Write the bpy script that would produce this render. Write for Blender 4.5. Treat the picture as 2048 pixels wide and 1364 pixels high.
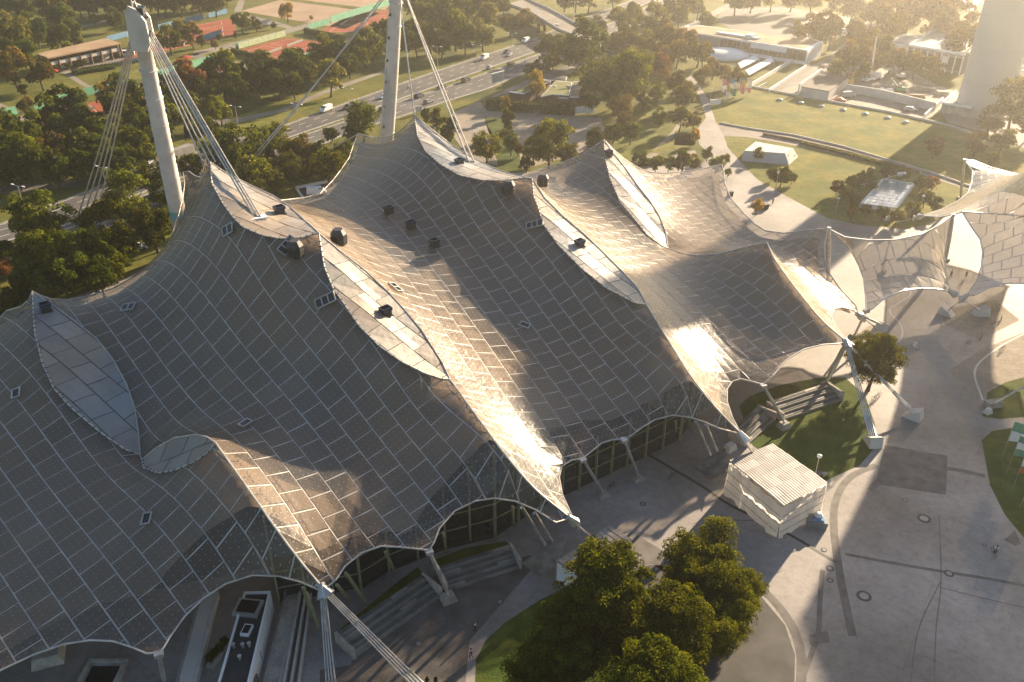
import bpy, bmesh, math, random
import numpy as np
from mathutils import Vector, Matrix, Euler
from mathutils.geometry import tessellate_polygon
random.seed(7); rng = np.random.default_rng(11)
S = bpy.context.scene
for o in list(bpy.data.objects): bpy.data.objects.remove(o)
COL = S.collection
R = math.radians
# ------------------------------------------------------------------ camera
CAMH, PITCH, FPX = 80.0, 30.0, 1700.0
cd = bpy.data.cameras.new('camera'); cam = bpy.data.objects.new('camera', cd); COL.objects.link(cam)
cam.location = (0, 0, CAMH); cam.rotation_euler = (R(90 - PITCH), 0, 0)
cd.sensor_width = 36; cd.lens = FPX / 2048 * 36; cd.clip_start = 0.5; cd.clip_end = 6000
S.camera = cam
# ------------------------------------------------------------------ sky, sun, exposure
SUN_AZ, SUN_EL = 39.0, 16.5           # degrees clockwise from +Y, above the horizon
sv = Vector((math.sin(R(SUN_AZ)) * math.cos(R(SUN_EL)), math.cos(R(SUN_AZ)) * math.cos(R(SUN_EL)), math.sin(R(SUN_EL))))
W = bpy.data.worlds.new('World'); S.world = W; W.use_nodes = True
nt = W.node_tree; bg = nt.nodes['Background']
sky = nt.nodes.new('ShaderNodeTexSky'); sky.sky_type = 'NISHITA'; sky.sun_disc = False
sky.sun_elevation = R(SUN_EL); sky.sun_rotation = R(SUN_AZ)
sky.air_density = 1.0; sky.dust_density = 1.0; sky.ozone_density = 1.6
nt.links.new(sky.outputs[0], bg.inputs[0]); bg.inputs[1].default_value = 0.05
sl = bpy.data.lights.new('sun', 'SUN'); sun = bpy.data.objects.new('sun', sl); COL.objects.link(sun)
sl.energy = 5.0; sl.angle = R(0.6); sl.color = (1.0, 0.79, 0.54)
sun.rotation_euler = sv.to_track_quat('Z', 'Y').to_euler()
S.view_settings.view_transform = 'Standard'; S.view_settings.look = 'None'
S.view_settings.exposure = 1.92; S.view_settings.gamma = 1.0
S.view_settings.use_curve_mapping = False
S.render.engine = 'CYCLES'
S.cycles.use_denoising = True
S.cycles.max_bounces = 6; S.cycles.transparent_max_bounces = 10; S.cycles.volume_bounces = 1
S.cycles.sample_clamp_indirect = 4.0
# ------------------------------------------------------------------ photo point -> place on a level plane
cp, sp_ = math.cos(R(PITCH)), math.sin(R(PITCH))
def G(px, py, z=0.0):
    dx, dy = (px - 1024) / FPX, (py - 682) / FPX
    t = (CAMH - z) / (sp_ + cp * dy)
    return Vector((dx * t, t * (cp - sp_ * dy), z))
def ydist(px, py, y):                  # the point on that sight line at a given distance
    dx, dy = (px - 1024) / FPX, (py - 682) / FPX
    t = y / (cp - sp_ * dy)
    return Vector((dx * t, y, CAMH - t * (sp_ + cp * dy)))
def depth(p): return p.y * cp + (CAMH - p.z) * sp_
def mpp(px, py): return depth(G(px, py)) / FPX       # metres per photo pixel on the ground there
# ------------------------------------------------------------------ materials
def node(t, ty, **kw):
    n = t.nodes.new(ty)
    for k, v in kw.items(): setattr(n, k, v)
    return n
def mat(name, col, rough=0.8, var=0.25, scale=0.5, metal=0.0, spec=0.4, bump=0.0, bscale=None, col2=None, detail=5, rnd=0.0, alpha=None, trans=0.0, thr=(0.3, 0.7)):
    m = bpy.data.materials.new(name); m.use_nodes = True; t = m.node_tree; b = t.nodes['Principled BSDF']
    b.inputs['Roughness'].default_value = rough; b.inputs['Metallic'].default_value = metal
    b.inputs['Specular IOR Level'].default_value = spec
    tc = node(t, 'ShaderNodeTexCoord'); nz = node(t, 'ShaderNodeTexNoise')
    nz.inputs['Scale'].default_value = scale; nz.inputs['Detail'].default_value = detail
    geo = node(t, 'ShaderNodeNewGeometry')
    t.links.new(geo.outputs['Position'] if rnd == 0 else tc.outputs['Object'], nz.inputs['Vector'])
    rp = node(t, 'ShaderNodeValToRGB'); e = rp.color_ramp.elements
    c2 = col2 or tuple(min(1, c * (1 + var)) for c in col); c1 = col if col2 else tuple(c * (1 - var) for c in col)
    e[0].position, e[1].position = thr
    e[0].color = (*c1, 1); e[1].color = (*c2, 1)
    t.links.new(nz.outputs['Fac'], rp.inputs['Fac'])
    out = rp.outputs['Color']
    if rnd:
        oi = node(t, 'ShaderNodeObjectInfo'); mr = node(t, 'ShaderNodeMapRange')
        mr.inputs['To Min'].default_value = 1 - rnd; mr.inputs['To Max'].default_value = 1 + rnd
        t.links.new(oi.outputs['Random'], mr.inputs['Value'])
        hs = node(t, 'ShaderNodeHueSaturation'); t.links.new(mr.outputs[0], hs.inputs['Value']); t.links.new(out, hs.inputs['Color'])
        out = hs.outputs['Color']
    t.links.new(out, b.inputs['Base Color'])
    if bump:
        bz = node(t, 'ShaderNodeTexNoise'); bz.inputs['Scale'].default_value = bscale or scale * 6; bz.inputs['Detail'].default_value = 4
        t.links.new((geo.outputs['Position'] if rnd == 0 else tc.outputs['Object']), bz.inputs['Vector'])
        bp = node(t, 'ShaderNodeBump'); bp.inputs['Strength'].default_value = bump; bp.inputs['Distance'].default_value = 0.1
        t.links.new(bz.outputs['Fac'], bp.inputs['Height']); t.links.new(bp.outputs['Normal'], b.inputs['Normal'])
    if trans:
        b.inputs['Transmission Weight'].default_value = trans
    return m
def leafmat(name, c1, c2):
    m = bpy.data.materials.new(name); m.use_nodes = True; t = m.node_tree
    for n in list(t.nodes): t.nodes.remove(n)
    out = node(t, 'ShaderNodeOutputMaterial'); oi = node(t, 'ShaderNodeObjectInfo')
    at = node(t, 'ShaderNodeAttribute', attribute_name='tone')
    rp = node(t, 'ShaderNodeValToRGB'); e = rp.color_ramp.elements
    e[0].position, e[1].position = 0.1, 0.9; e[0].color = (*c1, 1); e[1].color = (*c2, 1)
    t.links.new(at.outputs['Fac'], rp.inputs['Fac'])
    hs = node(t, 'ShaderNodeHueSaturation')
    mr = node(t, 'ShaderNodeMapRange'); mr.inputs['To Min'].default_value = 0.72; mr.inputs['To Max'].default_value = 1.25
    t.links.new(oi.outputs['Random'], mr.inputs['Value']); t.links.new(mr.outputs[0], hs.inputs['Value'])
    mh = node(t, 'ShaderNodeMapRange'); mh.inputs['To Min'].default_value = 0.492; mh.inputs['To Max'].default_value = 0.512
    ml = node(t, 'ShaderNodeMath', operation='MULTIPLY'); ml.inputs[1].default_value = 7.31
    fr = node(t, 'ShaderNodeMath', operation='FRACT')
    t.links.new(oi.outputs['Random'], ml.inputs[0]); t.links.new(ml.outputs[0], fr.inputs[0]); t.links.new(fr.outputs[0], mh.inputs['Value'])
    t.links.new(mh.outputs[0], hs.inputs['Hue']); t.links.new(rp.outputs['Color'], hs.inputs['Color'])
    d = node(t, 'ShaderNodeBsdfDiffuse'); tr = node(t, 'ShaderNodeBsdfTranslucent'); mx = node(t, 'ShaderNodeMixShader'); mx.inputs[0].default_value = 0.45
    t.links.new(hs.outputs['Color'], d.inputs['Color'])
    br = node(t, 'ShaderNodeMixRGB', blend_type='MULTIPLY'); br.inputs[0].default_value = 1.0; br.inputs[2].default_value = (1.5, 1.25, 0.5, 1)
    t.links.new(hs.outputs['Color'], br.inputs[1]); t.links.new(br.outputs[0], tr.inputs['Color'])
    t.links.new(d.outputs[0], mx.inputs[1]); t.links.new(tr.outputs[0], mx.inputs[2]); t.links.new(mx.outputs[0], out.inputs['Surface'])
    return m
M = {}
M['grass'] = mat('grass', (0.055, 0.075, 0.018), 0.95, scale=0.06, col2=(0.135, 0.14, 0.03), detail=9, bump=0.5, bscale=2.0, spec=0.1)
M['lawn'] = mat('lawn', (0.075, 0.105, 0.02), 0.95, scale=0.11, col2=(0.175, 0.175, 0.045), detail=9, bump=0.4, bscale=3.0, spec=0.1)
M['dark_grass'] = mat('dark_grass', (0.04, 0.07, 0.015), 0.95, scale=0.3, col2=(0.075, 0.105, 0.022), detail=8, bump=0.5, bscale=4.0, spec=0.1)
M['water'] = mat('water', (0.05, 0.06, 0.06), 0.12, var=0.2, scale=0.2, spec=0.6)
M['asphalt'] = mat('asphalt', (0.10, 0.092, 0.088), 0.75, var=0.3, scale=0.05, detail=9, spec=0.3, bump=0.1, bscale=6)
M['path'] = mat('path', (0.22, 0.195, 0.175), 0.85, var=0.25, scale=0.08, detail=9, spec=0.3, bump=0.1, bscale=5)
M['paving'] = mat('paving', (0.265, 0.24, 0.222), 0.7, var=0.42, scale=0.06, detail=12, spec=0.35, bump=0.15, bscale=7)
def mottle(m, scale, lo, hi, tint):
    t = m.node_tree; b = t.nodes['Principled BSDF']; src = b.inputs['Base Color'].links[0].from_socket; geo = node(t, 'ShaderNodeNewGeometry')
    for sc, a, c in ((scale, (lo, lo, lo, 1), (hi, hi, hi, 1)), (scale * 0.22, (*tint, 1), (1, 1, 1, 1)), (scale * 5, (.82, .82, .8, 1), (1.15, 1.15, 1.1, 1))):
        n = node(t, 'ShaderNodeTexNoise'); n.inputs['Scale'].default_value = sc; n.inputs['Detail'].default_value = 8; n.inputs['Roughness'].default_value = 0.7; t.links.new(geo.outputs['Position'], n.inputs['Vector'])
        r = node(t, 'ShaderNodeValToRGB'); r.color_ramp.elements[0].position = 0.36; r.color_ramp.elements[1].position = 0.62; r.color_ramp.elements[0].color = a; r.color_ramp.elements[1].color = c; t.links.new(n.outputs['Fac'], r.inputs['Fac'])
        m1 = node(t, 'ShaderNodeMixRGB', blend_type='MULTIPLY'); m1.inputs[0].default_value = 1; t.links.new(src, m1.inputs[1]); t.links.new(r.outputs[0], m1.inputs[2]); src = m1.outputs[0]
    t.links.new(src, b.inputs['Base Color'])
def slabs(m, w, h, k, mortar):
    """laid slabs: every slab its own slight tone, thin darker joints, broad stains"""
    t = m.node_tree; b = t.nodes['Principled BSDF']; src = b.inputs['Base Color'].links[0].from_socket; geo = node(t, 'ShaderNodeNewGeometry')
    mp = node(t, 'ShaderNodeMapping'); mp.inputs['Rotation'].default_value = (0, 0, 0.6); t.links.new(geo.outputs['Position'], mp.inputs['Vector'])
    bt = node(t, 'ShaderNodeTexBrick'); bt.inputs['Scale'].default_value = 1; bt.inputs['Brick Width'].default_value = w; bt.inputs['Row Height'].default_value = h; bt.inputs['Mortar Size'].default_value = mortar
    bt.inputs['Color1'].default_value = (1, 1, 1, 1); bt.inputs['Color2'].default_value = (1 - k, 1 - k, 1 - k, 1); bt.inputs['Mortar'].default_value = (1 - 2.2 * k, 1 - 2.2 * k, 1 - 2.3 * k, 1); t.links.new(mp.outputs[0], bt.inputs['Vector'])
    m1 = node(t, 'ShaderNodeMixRGB', blend_type='MULTIPLY'); m1.inputs[0].default_value = 1; t.links.new(src, m1.inputs[1]); t.links.new(bt.outputs[0], m1.inputs[2])
    n2 = node(t, 'ShaderNodeTexNoise'); n2.inputs['Scale'].default_value = 0.9; n2.inputs['Detail'].default_value = 10; n2.inputs['Roughness'].default_value = 0.75; t.links.new(geo.outputs['Position'], n2.inputs['Vector'])
    r2 = node(t, 'ShaderNodeValToRGB'); r2.color_ramp.elements[0].position = 0.33; r2.color_ramp.elements[1].position = 0.55; r2.color_ramp.elements[0].color = (.72, .71, .70, 1); r2.color_ramp.elements[1].color = (1, 1, 1, 1); t.links.new(n2.outputs['Fac'], r2.inputs['Fac'])
    m2 = node(t, 'ShaderNodeMixRGB', blend_type='MULTIPLY'); m2.inputs[0].default_value = 1; t.links.new(m1.outputs[0], m2.inputs[1]); t.links.new(r2.outputs[0], m2.inputs[2]); t.links.new(m2.outputs[0], b.inputs['Base Color'])
slabs(M['paving'], 9.0, 6.0, 0.07, 0.06)
M['band'] = mat('band_setts', (0.135, 0.122, 0.112), 0.8, var=0.3, scale=0.6, detail=9, spec=0.3, bump=0.2, bscale=6)
M['cobble'] = mat('cobble', (0.11, 0.10, 0.09), 0.8, var=0.3, scale=0.5, detail=10, spec=0.3, bump=0.5, bscale=5)
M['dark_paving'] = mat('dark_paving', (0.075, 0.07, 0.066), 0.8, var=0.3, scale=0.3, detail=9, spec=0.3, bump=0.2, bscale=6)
M['gravel'] = mat('gravel', (0.27, 0.23, 0.19), 0.9, var=0.22, scale=0.07, detail=9, spec=0.2, bump=0.3, bscale=5)
M['sand'] = mat('sand', (0.34, 0.24, 0.17), 0.95, var=0.15, scale=0.05, detail=8, spec=0.1)
M['clay'] = mat('clay', (0.27, 0.075, 0.04), 0.95, var=0.2, scale=0.12, detail=8, spec=0.1)
M['line'] = mat('line_paint', (0.7, 0.68, 0.64), 0.7, var=0.15, scale=0.8)
M['concrete'] = mat('concrete', (0.36, 0.34, 0.31), 0.85, var=0.3, scale=0.25, detail=9, spec=0.3, bump=0.15, bscale=2)
M['pale_concrete'] = mat('pale_concrete', (0.52, 0.49, 0.45), 0.8, var=0.15, scale=0.2, detail=9, spec=0.3)
M['white'] = mat('white_paint', (0.78, 0.77, 0.75), 0.5, var=0.06, scale=0.4)
M['black'] = mat('black_rubber', (0.02, 0.02, 0.022), 0.6, var=0.3, scale=2)
M['dark_metal'] = mat('dark_metal', (0.05, 0.052, 0.055), 0.45, var=0.3, scale=1.5, metal=0.3)
M['steel'] = mat('galvanised_steel', (0.50, 0.49, 0.47), 0.38, var=0.2, scale=1.0, metal=0.6)
M['cable'] = mat('cable_steel', (0.46, 0.43, 0.39), 0.45, var=0.25, scale=0.8, metal=0.3)
M['glass'] = mat('dark_glass', (0.02, 0.024, 0.028), 0.08, var=0.2, scale=0.3, spec=0.7)
M['teal_glass'] = mat('green_glass', (0.05, 0.09, 0.08), 0.15, var=0.2, scale=0.3, spec=0.6)
M['olive_post'] = mat('olive_post', (0.20, 0.21, 0.12), 0.6, var=0.2, scale=0.8)
M['roof_gravel'] = mat('roof_gravel', (0.26, 0.16, 0.09), 0.95, scale=0.12, col2=(0.36, 0.25, 0.15), detail=9)
M['green_roof'] = mat('green_roof', (0.10, 0.11, 0.03), 0.95, scale=0.3, col2=(0.17, 0.17, 0.05), detail=8)
M['roof_felt'] = mat('roof_felt', (0.10, 0.085, 0.075), 0.9, var=0.35, scale=0.4, detail=8)
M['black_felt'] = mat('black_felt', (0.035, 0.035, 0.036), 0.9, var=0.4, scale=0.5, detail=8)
M['timber'] = mat('timber', (0.20, 0.12, 0.075), 0.8, var=0.35, scale=0.8, detail=6)
M['brown_wall'] = mat('brown_wall', (0.10, 0.055, 0.035), 0.8, var=0.3, scale=0.6)
M['bark'] = mat('bark', (0.07, 0.05, 0.035), 0.95, var=0.4, scale=3.0, bump=0.4)
M['hedge_core'] = mat('hedge_core', (0.018, 0.026, 0.01), 0.95, var=0.4, scale=1.0)
M['sheeting'] = mat('plastic_sheeting', (0.80, 0.77, 0.72), 0.5, var=0.12, scale=0.5, detail=8, bump=0.6, bscale=1.5)
M['step_concrete'] = mat('step_concrete', (0.20, 0.19, 0.17), 0.85, var=0.3, scale=0.4, detail=9)
M['step_seat'] = mat('step_seat', (0.10, 0.105, 0.10), 0.8, var=0.35, scale=0.7, detail=8)
M['corrugated_light'] = mat('corrugated_light', (0.31, 0.29, 0.265), 0.6, var=0.15, scale=0.6, detail=8)
M['corrugated_dark'] = mat('corrugated_dark', (0.20, 0.185, 0.165), 0.6, var=0.2, scale=0.6, detail=8)
M['corrugated'] = mat('corrugated_sheet', (0.25, 0.235, 0.215), 0.6, var=0.25, scale=0.4, detail=8)
M['green_mesh'] = mat('green_screen', (0.10, 0.30, 0.19), 0.8, var=0.2, scale=0.6)
M['pale_mesh'] = mat('pale_screen', (0.34, 0.40, 0.24), 0.8, var=0.2, scale=0.6)
M['blue_mesh'] = mat('blue_screen', (0.07, 0.18, 0.30), 0.8, var=0.2, scale=0.6)
M['wire'] = mat('wire_fence', (0.16, 0.17, 0.15), 0.7, var=0.2, scale=1)
def translucent(m, f=0.5):
    t = m.node_tree; b = t.nodes['Principled BSDF']; tr = node(t, 'ShaderNodeBsdfTranslucent'); mx = node(t, 'ShaderNodeMixShader'); mx.inputs[0].default_value = f
    src = b.inputs['Base Color'].links[0].from_socket; t.links.new(src, tr.inputs['Color']); t.links.new(b.outputs[0], mx.inputs[1]); t.links.new(tr.outputs[0], mx.inputs[2]); t.links.new(mx.outputs[0], t.nodes['Material Output'].inputs[0])
translucent(M['sheeting'], 0.5)
def plain(name, c, rough=0.5, var=0.12, scale=0.7, **k):
    M[name] = mat(name, c, rough, var=var, scale=scale, **k); return M[name]
for nm, c in dict(red_paint=(0.45, 0.03, 0.03), blue_paint=(0.06, 0.17, 0.35), green_paint=(0.05, 0.25, 0.12), yellow_paint=(0.55, 0.36, 0.04), grey_paint=(0.2, 0.2, 0.2), silver_paint=(0.45, 0.45, 0.46),
                  navy_paint=(0.02, 0.03, 0.06), charcoal_paint=(0.035, 0.035, 0.038), orange_cloth=(0.5, 0.13, 0.04), skin=(0.5, 0.3, 0.22), dark_cloth=(0.03, 0.03, 0.035), white_cloth=(0.75, 0.74, 0.72),
                  denim=(0.06, 0.08, 0.14), pink_cloth=(0.55, 0.2, 0.25), lime_cloth=(0.35, 0.45, 0.12)).items(): plain(nm, c, 0.4 if 'paint' in nm else 0.8)
for k_ in ('lawn', 'grass', 'dark_grass'): mottle(M[k_], 0.45, 0.72, 1.15, (1.25, 1.0, 0.7))
mottle(M['concrete'], 0.5, 0.8, 1.08, (1.0, .95, .9)); mottle(M['asphalt'], 0.2, 0.85, 1.1, (.9, .9, .9)); mottle(M['gravel'], 0.3, 0.85, 1.1, (.95, .9, .85)); mottle(M['path'], 0.3, 0.85, 1.08, (.95, .93, .9))
LEAF = {'dark green': leafmat('dark_green_leaves', (0.013, 0.024, 0.006), (0.10, 0.125, 0.02)),
        'green': leafmat('green_leaves', (0.02, 0.035, 0.008), (0.145, 0.165, 0.025)),
        'olive': leafmat('olive_leaves', (0.035, 0.045, 0.012), (0.19, 0.185, 0.045)),
        'yellow green': leafmat('yellow_green_leaves', (0.016, 0.03, 0.004), (0.17, 0.18, 0.016)),
        'golden': leafmat('golden_leaves', (0.14, 0.09, 0.012), (0.42, 0.32, 0.035)),
        'brown': leafmat('brown_leaves', (0.035, 0.034, 0.01), (0.17, 0.13, 0.03)),
        'russet': leafmat('russet_leaves', (0.05, 0.03, 0.014), (0.20, 0.10, 0.045))}
# ------------------------------------------------------------------ mesh helpers
class MB:
    def __init__(s): s.v = []; s.f = []; s.mi = []; s.cur = 0
    def add(s, vs, fs):
        b = len(s.v); s.v += [tuple(v) for v in vs]
        s.f += [tuple(b + i for i in f) for f in fs]; s.mi += [s.cur] * len(fs); return s
    def box(s, c, d, rz=0.0, top=1.0, tilt=None):
        hx, hy, hz = d[0] / 2, d[1] / 2, d[2] / 2
        m = Matrix.Rotation(rz, 3, 'Z')
        if tilt is not None: m = Euler(tilt).to_matrix()
        pts = [(-hx, -hy, -hz), (hx, -hy, -hz), (hx, hy, -hz), (-hx, hy, -hz), (-hx * top, -hy * top, hz), (hx * top, -hy * top, hz), (hx * top, hy * top, hz), (-hx * top, hy * top, hz)]
        c = Vector(c)
        return s.add([m @ Vector(p) + c for p in pts], [(3, 2, 1, 0), (4, 5, 6, 7), (0, 1, 5, 4), (1, 2, 6, 5), (2, 3, 7, 6), (3, 0, 4, 7)])
    def tube(s, pts, r, n=6, r2=None, cap=True):
        pts = [Vector(p) for p in pts]; k = len(pts); vs = []
        rs = [r if r2 is None else r + (r2 - r) * i / (k - 1) for i in range(k)] if not isinstance(r, (list, tuple)) else r
        for i, p in enumerate(pts):
            d = (pts[min(i + 1, k - 1)] - pts[max(i - 1, 0)])
            d = d.normalized() if d.length > 1e-9 else Vector((0, 0, 1))
            a = d.cross(Vector((0, 0, 1)) if abs(d.z) < 0.95 else Vector((1, 0, 0))).normalized(); b = d.cross(a)
            for j in range(n):
                t = 2 * math.pi * j / n; vs.append(p + (a * math.cos(t) + b * math.sin(t)) * rs[i])
        fs = [(i * n + j, i * n + (j + 1) % n, (i + 1) * n + (j + 1) % n, (i + 1) * n + j) for i in range(k - 1) for j in range(n)]
        if cap: fs += [tuple(range(n)), tuple(range((k - 1) * n, k * n))[::-1]]
        return s.add(vs, fs)
    def prism(s, poly, z0, z1, cap=True):
        n = len(poly); z0s = z0 if isinstance(z0, (list, tuple)) else [z0] * n; z1s = z1 if isinstance(z1, (list, tuple)) else [z1] * n
        a = sum(poly[i][0] * poly[(i + 1) % n][1] - poly[(i + 1) % n][0] * poly[i][1] for i in range(n))
        if a < 0: poly = poly[::-1]; z0s = z0s[::-1]; z1s = z1s[::-1]
        vs = [(p[0], p[1], z) for p, z in zip(poly, z0s)] + [(p[0], p[1], z) for p, z in zip(poly, z1s)]
        fs = [(i, (i + 1) % n, n + (i + 1) % n, n + i) for i in range(n)]
        if cap: fs += [tuple(range(n))[::-1], tuple(range(n, 2 * n))]
        return s.add(vs, fs)
    def lathe(s, prof, c=(0, 0, 0), n=12):
        vs = [(c[0] + r * math.cos(2 * math.pi * j / n), c[1] + r * math.sin(2 * math.pi * j / n), c[2] + z) for r, z in prof for j in range(n)]
        fs = [(i * n + j, i * n + (j + 1) % n, (i + 1) * n + (j + 1) % n, (i + 1) * n + j) for i in range(len(prof) - 1) for j in range(n)]
        fs += [tuple(range(n))[::-1], tuple(range((len(prof) - 1) * n, len(prof) * n))]
        return s.add(vs, fs)
    def wall(s, pts, h, th, z0=0.0, up=0.0):
        pts = [Vector((p[0], p[1], 0)) for p in pts]
        for a, b in zip(pts, pts[1:]):
            d = b - a; s.box(((a + b) / 2 + Vector((0, 0, z0 + h / 2)))[:], (d.length + up, th, h), math.atan2(d.y, d.x))
        return s
    def mesh(s, name, mats, off=(0, 0, 0), smooth=False):
        me = bpy.data.meshes.new(name)
        ox, oy, oz = off
        me.from_pydata([(v[0] - ox, v[1] - oy, v[2] - oz) for v in s.v], [], s.f)
        if not isinstance(mats, (list, tuple)): mats = [mats]
        for m in mats: me.materials.append(m)
        if len(mats) > 1: me.polygons.foreach_set('material_index', s.mi)
        if smooth: me.polygons.foreach_set('use_smooth', [True] * len(me.polygons))
        me.update(); return me
def tag(o, label=None, cat=None, group=None, kind=None):
    if label: o['label'] = label
    if cat: o['category'] = cat
    if group: o['group'] = group
    if kind: o['kind'] = kind
    return o
def thing(name, label, cat, loc=(0, 0, 0), rz=0.0, group=None):
    o = bpy.data.objects.new(name, None); COL.objects.link(o); o.location = loc; o.rotation_euler = (0, 0, rz); o.empty_display_size = 0.5
    return tag(o, label, cat, group)
def part(parent, name, mb, m, label=None, smooth=False, world=True, kind=None):
    """mesh child; world=True: the shape is given in scene coordinates"""
    off = (0, 0, 0)
    if world and parent is not None:
        q = parent; x = Vector((0, 0, 0))
        while q is not None: x += Vector(q.location); q = q.parent
        off = x
    me = mb.mesh(name, m, off, smooth) if isinstance(mb, MB) else mb
    o = bpy.data.objects.new(name, me); COL.objects.link(o); o.parent = parent
    if label: o['label'] = label
    if kind: o['kind'] = kind
    return o
def solo(name, label, cat, mb, m, loc=(0, 0, 0), group=None, smooth=False):
    o = bpy.data.objects.new(name, mb.mesh(name, m, loc, smooth)); COL.objects.link(o); o.location = loc
    return tag(o, label, cat, group)
def struct(name, mb, m, kind='structure'):
    o = bpy.data.objects.new(name, mb.mesh(name, m)); COL.objects.link(o); o['kind'] = kind; return o
def copy_tree(o, parent=None):
    c = o.copy(); COL.objects.link(c); c.parent = parent
    for k, v in o.items(): c[k] = v
    for ch in list(o.children): copy_tree(ch, c)
    return c
def sheet(name, px, lev, m, world=False, kind='structure'):
    pts = [Vector(p) for p in px] if world else [G(*p) for p in px]
    mb = MB(); vs = [(p[0], p[1], lev * 0.004) for p in pts]
    tr = tessellate_polygon([[Vector((v[0], v[1], 0)) for v in vs]])
    fs = []
    for a, b, c in tr:
        A, B, Cc = vs[a], vs[b], vs[c]
        fs.append((a, b, c) if (B[0] - A[0]) * (Cc[1] - A[1]) - (B[1] - A[1]) * (Cc[0] - A[0]) > 0 else (a, c, b))
    mb.add(vs, fs); return struct(name, mb, m, kind)
def smooth_line(pts, n=6, closed=False):
    """Catmull-Rom through the points"""
    P = [Vector(p) for p in pts]; out = []; k = len(P); rngk = range(k if closed else k - 1)
    for i in rngk:
        p0 = P[(i - 1) % k] if closed or i > 0 else P[0] * 2 - P[1]
        p1 = P[i]; p2 = P[(i + 1) % k]; p3 = P[(i + 2) % k] if closed or i + 2 < k else P[-1] * 2 - P[-2]
        for j in range(n):
            t = j / n
            out.append(0.5 * ((2 * p1) + (p2 - p0) * t + (2 * p0 - 5 * p1 + 4 * p2 - p3) * t * t + (3 * p1 - p0 - 3 * p2 + p3) * t ** 3))
    if not closed: out.append(P[-1])
    return out
ORD = ['', 'first', 'second', 'third', 'fourth', 'fifth', 'sixth', 'seventh', 'eighth', 'ninth', 'tenth', 'eleventh', 'twelfth', 'thirteenth', 'fourteenth', 'fifteenth', 'sixteenth', 'seventeenth', 'eighteenth', 'nineteenth', 'twentieth']
ORD += ['twenty-' + w for w in ORD[1:10]] + ['thirtieth']
# ================================================================== THE TENT ROOF
def seg(px, z0, z1, rise=0.0):
    """curve in space: photo points with heights running from z0 to z1 along it, arched up by rise in the middle"""
    L = [0.0]
    for a, b in zip(px, px[1:]): L.append(L[-1] + math.hypot(b[0] - a[0], b[1] - a[1]))
    out = []
    for p, l in zip(px, L):
        u = l / L[-1]; out.append(G(p[0], p[1], z0 + (z1 - z0) * u + rise * 4 * u * (1 - u)))
    return out
def join(*cs):
    out = []
    for c in cs:
        for p in c:
            if not out or (out[-1] - p).length > 0.05: out.append(p)
    return out
def rev(c): return c[::-1]
# ridges and eye loops ------------------------------------------------
e1l = seg([(65, 584), (66, 605), (70, 667), (85, 728), (109, 779), (143, 817), (201, 866), (250, 900), (281, 911)], 22, 11, 0.5)
e1r = seg([(65, 584), (97, 606), (150, 643), (195, 680), (225, 718), (253, 769), (270, 817), (277, 866), (281, 911)], 22, 11, 0.5)
e1bt = seg([(281, 911), (284, 921), (313, 897), (350, 877), (392, 871), (415, 876), (431, 887)], 11, 18, 0.8)
e1bb = seg([(281, 911), (287, 937), (316, 948), (350, 942), (392, 924), (418, 905), (431, 887)], 11, 18, 0.0)
r1 = seg([(431, 887), (490, 970), (554, 1061), (600, 1122), (645, 1176)], 18, 9.0, 1.4)
e2l = seg([(420, 325), (424, 369), (447, 410), (464, 433), (485, 455), (523, 472), (560, 479), (601, 477), (625, 470), (638, 468)], 36, 30.5, -1.5)
e2r = seg([(420, 325), (444, 342), (495, 369), (547, 393), (580, 415), (608, 441), (626, 456), (638, 468)], 36, 30.5, -1.5)
e3l = seg([(638, 468), (640, 485), (649, 537), (667, 580), (690, 612), (718, 653), (759, 694), (803, 725), (851, 749), (885, 760), (900, 760)], 30.5, 17.6, -0.8)
e3r = seg([(638, 468), (680, 503), (731, 543), (776, 585), (810, 622), (844, 663), (868, 701), (885, 728), (900, 760)], 30.5, 17.6, -0.8)
r2 = seg([(900, 760), (965, 850), (1014, 915), (1071, 980), (1140, 1037)], 17.6, 8.0, 2.4)
e4l = seg([(829, 232), (835, 273), (851, 304), (882, 331), (919, 352), (964, 362), (1008, 363), (1049, 357), (1064, 358)], 31.5, 27.5, -1.0)
e4u = seg([(829, 232), (861, 260), (902, 290), (953, 321), (998, 342), (1032, 352), (1064, 358)], 31.5, 27.5, -1.5)
e5l = seg([(1064, 358), (1067, 393), (1075, 414), (1087, 451), (1117, 492), (1165, 540), (1213, 578), (1271, 608), (1292, 610)], 27.5, 16.7, -0.8)
e5r = seg([(1064, 358), (1090, 398), (1124, 432), (1169, 470), (1206, 506), (1244, 544), (1275, 578), (1292, 610)], 27.5, 16.7, -0.8)
r3 = seg([(1292, 610), (1335, 680), (1380, 752), (1430, 815), (1482, 869)], 16.7, 8.0, 2.6)
e6l = seg([(1208, 280), (1210, 318), (1220, 359), (1240, 405), (1268, 439), (1295, 472), (1322, 492), (1336, 498)], 23.5, 12.5, -0.5)
e6r = seg([(1208, 280), (1227, 308), (1254, 342), (1278, 376), (1299, 402), (1319, 434), (1331, 465), (1336, 498)], 23.5, 12.5, -0.5)
r45 = seg([(1336, 498), (1365, 508), (1400, 512), (1450, 506), (1495, 494), (1534, 486)], 12.5, 18.5, -0.8)
r4 = seg([(1534, 486), (1553, 526), (1604, 595), (1645, 643), (1692, 684)], 18.5, 9.5, 0.8)
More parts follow.
